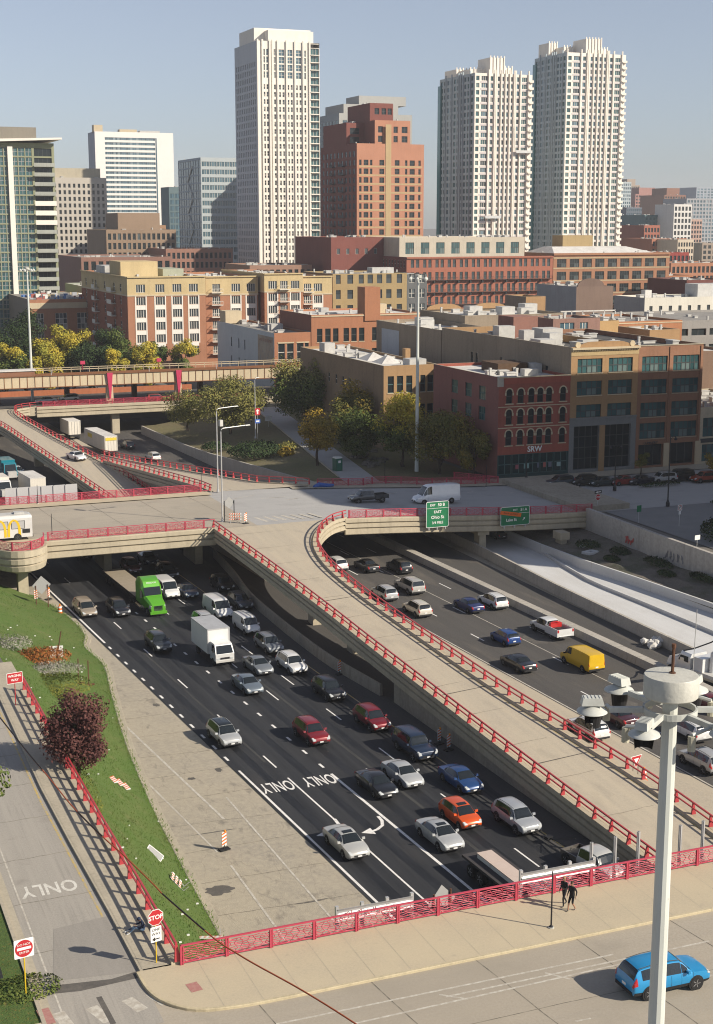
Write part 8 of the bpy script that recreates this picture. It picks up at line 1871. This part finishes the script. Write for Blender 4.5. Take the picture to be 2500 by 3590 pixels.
# ================================================================= people
def body(verts, edges, radii, root, label, loc, rz, zones, hair, name='person', sub=2):
    """one continuous skinned figure; zones: list of (test(co), material index)"""
    me = bpy.data.meshes.new('figure'); me.from_pydata(verts, edges, [])
    ob = bpy.data.objects.new('figure', me); 
    sk = ob.modifiers.new('skin', 'SKIN'); 
    for i, r_ in enumerate(radii):
        me.skin_vertices[0].data[i].radius = r_ if isinstance(r_, tuple) else (r_, r_); me.skin_vertices[0].data[i].use_root = (i == root)
    sb = ob.modifiers.new('sub', 'SUBSURF'); sb.levels = sub; sb.render_levels = sub
    m2 = eval_mesh(ob); bpy.data.objects.remove(ob)
    m2.materials.clear()
    for m in zones[1]: m2.materials.append(m)
    for p in m2.polygons:
        c = p.center
        for t, k in zones[0]:
            if t(c): p.material_index = k; break
    m2.shade_smooth(); m2.name = 'body'
    o = thing(name, label, 'person', loc, R(rz)); link('body', m2, o)
    hm = MB(); hm.blob(hair[0], hair[1], 12, 8); hm.build('hair', hair[2], o, smooth=80)
    e = Vector(hair[0])
    for s in (-1, 1):
        ey = MB(); ey.blob((e.x+.105, e.y+s*.035, e.z-.045), (.012,.016,.012), 6, 4); ey.build('eye', m_black, o)
    ns = MB(); ns.hull8([(e.x+.09,-.016+e.y,e.z-.09),(e.x+.135,-.012+e.y,e.z-.09),(e.x+.135,.012+e.y,e.z-.09),(e.x+.09,.016+e.y,e.z-.09)], [(e.x+.09,-.01+e.y,e.z-.03),(e.x+.11,-.006+e.y,e.z-.03),(e.x+.11,.006+e.y,e.z-.03),(e.x+.09,.01+e.y,e.z-.03)]); ns.build('nose', zones[1][0], o)
    return o
m_skin = mat('skin', (.36,.20,.13), .6); m_skin2 = mat('skin_dark', (.12,.06,.04), .6); m_cloth = mat('black_cloth', (.012,.012,.014), .9, [('noise',(8,8,8),.4,.7,(.022,.022,.025),.7)]); m_denim = mat('denim', (.05,.085,.14), .9, [('noise',(8,8,8),.4,.7,(.07,.11,.17),.7)]); m_hair = mat('brown_hair', (.06,.035,.02), .7); m_shoe = mat('white_shoe', (.6,.6,.58), .6); m_hood = mat('navy_hoodie', (.02,.03,.06), .9)
def figure(pose):
    """pose gives joints; returns verts, edges, radii"""
    V = []; E = []; Rd = []
    def add(p, r_, parent=None):
        V.append(p); Rd.append(r_); i = len(V)-1
        if parent is not None: E.append((parent, i))
        return i
    pel = add(pose['pelvis'], (.15,.12)); wa = add(pose['waist'], (.135,.11), pel); ch = add(pose['chest'], (.165,.12), wa); nk0 = add(pose['neck0'], .06, ch); nk = add(pose['neck'], .052, nk0); hd = add(pose['head'], (.088,.10), nk); tp = add(pose['crown'], (.075,.085), hd)
    for s in ('l', 'r'):
        sh = add(pose['sh'+s], .065, ch); el_ = add(pose['el'+s], .045, sh); wr = add(pose['wr'+s], .032, el_); pa = add(pose['pa'+s], (.04,.02), wr)
        d = Vector(pose['pa'+s])-Vector(pose['wr'+s]); d.normalize(); side = d.orthogonal().normalized()
        for k, (off, ln) in enumerate(((-.03,.075),(-.01,.09),(.01,.085),(.03,.065))):
            a = Vector(pose['pa'+s])+d*.03+side*off; f1 = add(tuple(a), .009, pa); f2 = add(tuple(a+d*ln*.55), .0085, f1); add(tuple(a+d*ln+d.cross(side)*.02), .008, f2)
        th = Vector(pose['wr'+s])+d*.03+side*.045; t1 = add(tuple(th), .010, pa); add(tuple(th+d*.05+side*.02), .009, t1)
        hp = add(pose['hp'+s], .095, pel); kn = add(pose['kn'+s], .062, hp); an = add(pose['an'+s], .042, kn); fo = add(pose['fo'+s], (.045,.035), an); add(pose['to'+s], (.04,.025), fo)
    return V, E, Rd, 0
walk1 = dict(pelvis=(0,0,.95), waist=(.01,0,1.1), chest=(.03,0,1.33), neck0=(.03,0,1.46), neck=(.04,0,1.53), head=(.06,0,1.63), crown=(.05,0,1.72),
 shl=(.03,.19,1.40), ell=(.02,.25,1.14), wrl=(.22,.16,1.12), pal=(.30,.12,1.14), shr=(.03,-.19,1.40), elr=(-.06,-.25,1.13), wrr=(.10,-.24,.93), par=(.15,-.23,.86),
 hpl=(.02,.09,.90), knl=(.22,.10,.52), anl=(.18,.10,.10), fol=(.20,.10,.05), tol=(.34,.10,.035), hpr=(-.02,-.09,.90), knr=(-.06,-.10,.50), anr=(-.30,-.10,.14))
walk1['for'] = (-.30,-.10,.07); walk1['tor'] = (-.18,-.10,.035)
V, E, Rd, rt = figure(walk1)
body(V, E, Rd, rt, 'pedestrian in black sweater and trousers walking by the near fence, left one', (*(39.26, 66.18, 0.14)[:2], .14), 200, ([(lambda c: c.z > 1.49, 0), (lambda c: c.z < .1, 2), (lambda c: abs(c.y) > .1 and c.x > .24 and c.z > 1.0, 0), (lambda c: c.y < -.2 and c.z < .93, 0), (lambda c: True, 1)], [m_skin, m_cloth, m_black]), ((.045,0,1.69), (.10,.088,.085), mat('blond_hair',(.30,.19,.09),.7)))
walk2 = dict(walk1); walk2.update(knl=(.10,.10,.50), anl=(-.16,.10,.16), fol=(-.17,.10,.08), tol=(-.05,.10,.035), knr=(.16,-.10,.52), anr=(.22,-.10,.10), tor=(.38,-.10,.035)); walk2['for'] = (.24,-.10,.05)
walk2.update(ell=(-.10,.24,1.15), wrl=(.02,.27,.95), pal=(.05,.27,.88))
V, E, Rd, rt = figure(walk2)
body(V, E, Rd, rt, 'pedestrian in black jacket and shorts walking by the near fence, right one', (*(39.36, 65.50, 0.14)[:2], .14), 205, ([(lambda c: c.z > 1.49, 0), (lambda c: c.z < .085, 2), (lambda c: c.z < .48, 0), (lambda c: abs(c.y) > .2 and c.z < .95, 0), (lambda c: True, 1)], [m_skin, m_cloth, m_black]), ((.045,0,1.69), (.10,.088,.085), m_hair))
sit = dict(pelvis=(0,0,.14), waist=(-.03,0,.28), chest=(.06,0,.52), neck0=(.14,0,.62), neck=(.18,0,.67), head=(.25,0,.73), crown=(.28,0,.82),
 shl=(.06,.18,.58), ell=(.18,.26,.38), wrl=(.38,.14,.42), pal=(.46,.10,.42), shr=(.06,-.18,.58), elr=(.18,-.26,.38), wrr=(.38,-.14,.42), par=(.46,-.10,.42),
 hpl=(.05,.10,.13), knl=(.48,.14,.38), anl=(.80,.14,.10), fol=(.84,.14,.06), tol=(.98,.14,.04), hpr=(.05,-.10,.13), knr=(.46,-.14,.30), anr=(.84,-.16,.09), tor=(1.03,-.16,.05)); sit['for'] = (.88,-.16,.06)
V, E, Rd, rt = figure(sit)
body(V, E, Rd, rt, 'person in dark hooded top and jeans sitting on the walkway against the red fence', (*(16.45, 72.02, 0.16)[:2], .16), 178, ([(lambda c: c.x > .72 and c.z < .14, 3), (lambda c: c.x > .40 and c.z > .40 and abs(c.y) < .2 and c.x < .6 and c.z > .41, 0), (lambda c: c.x > .14 and c.z > .66, 0), (lambda c: c.z < .24 or c.x > .28 and c.z < .39, 2), (lambda c: True, 1)], [m_skin2, m_hood, m_denim, m_shoe]), ((.235,0,.78), (.115,.10,.10), m_hood))

# ================================================================= thin autumn haze
hz = MB(); hz.box(-1500, -70, -8.5, 3500, 3200, 140)
hm_ = bpy.data.materials.new('haze_air'); hm_.use_nodes = True; N_ = hm_.node_tree.nodes; N_.remove(N_['Principled BSDF'])
pv = N_.new('ShaderNodeVolumePrincipled'); pv.inputs['Color'].default_value = (.88, .90, .95, 1); pv.inputs['Density'].default_value = .00012; pv.inputs['Anisotropy'].default_value = .0
hm_.node_tree.links.new(pv.outputs['Volume'], N_['Material Output'].inputs['Volume'])
tag(hz.build('haze', hm_), 'thin pale haze over the city', 'haze', kind='stuff')
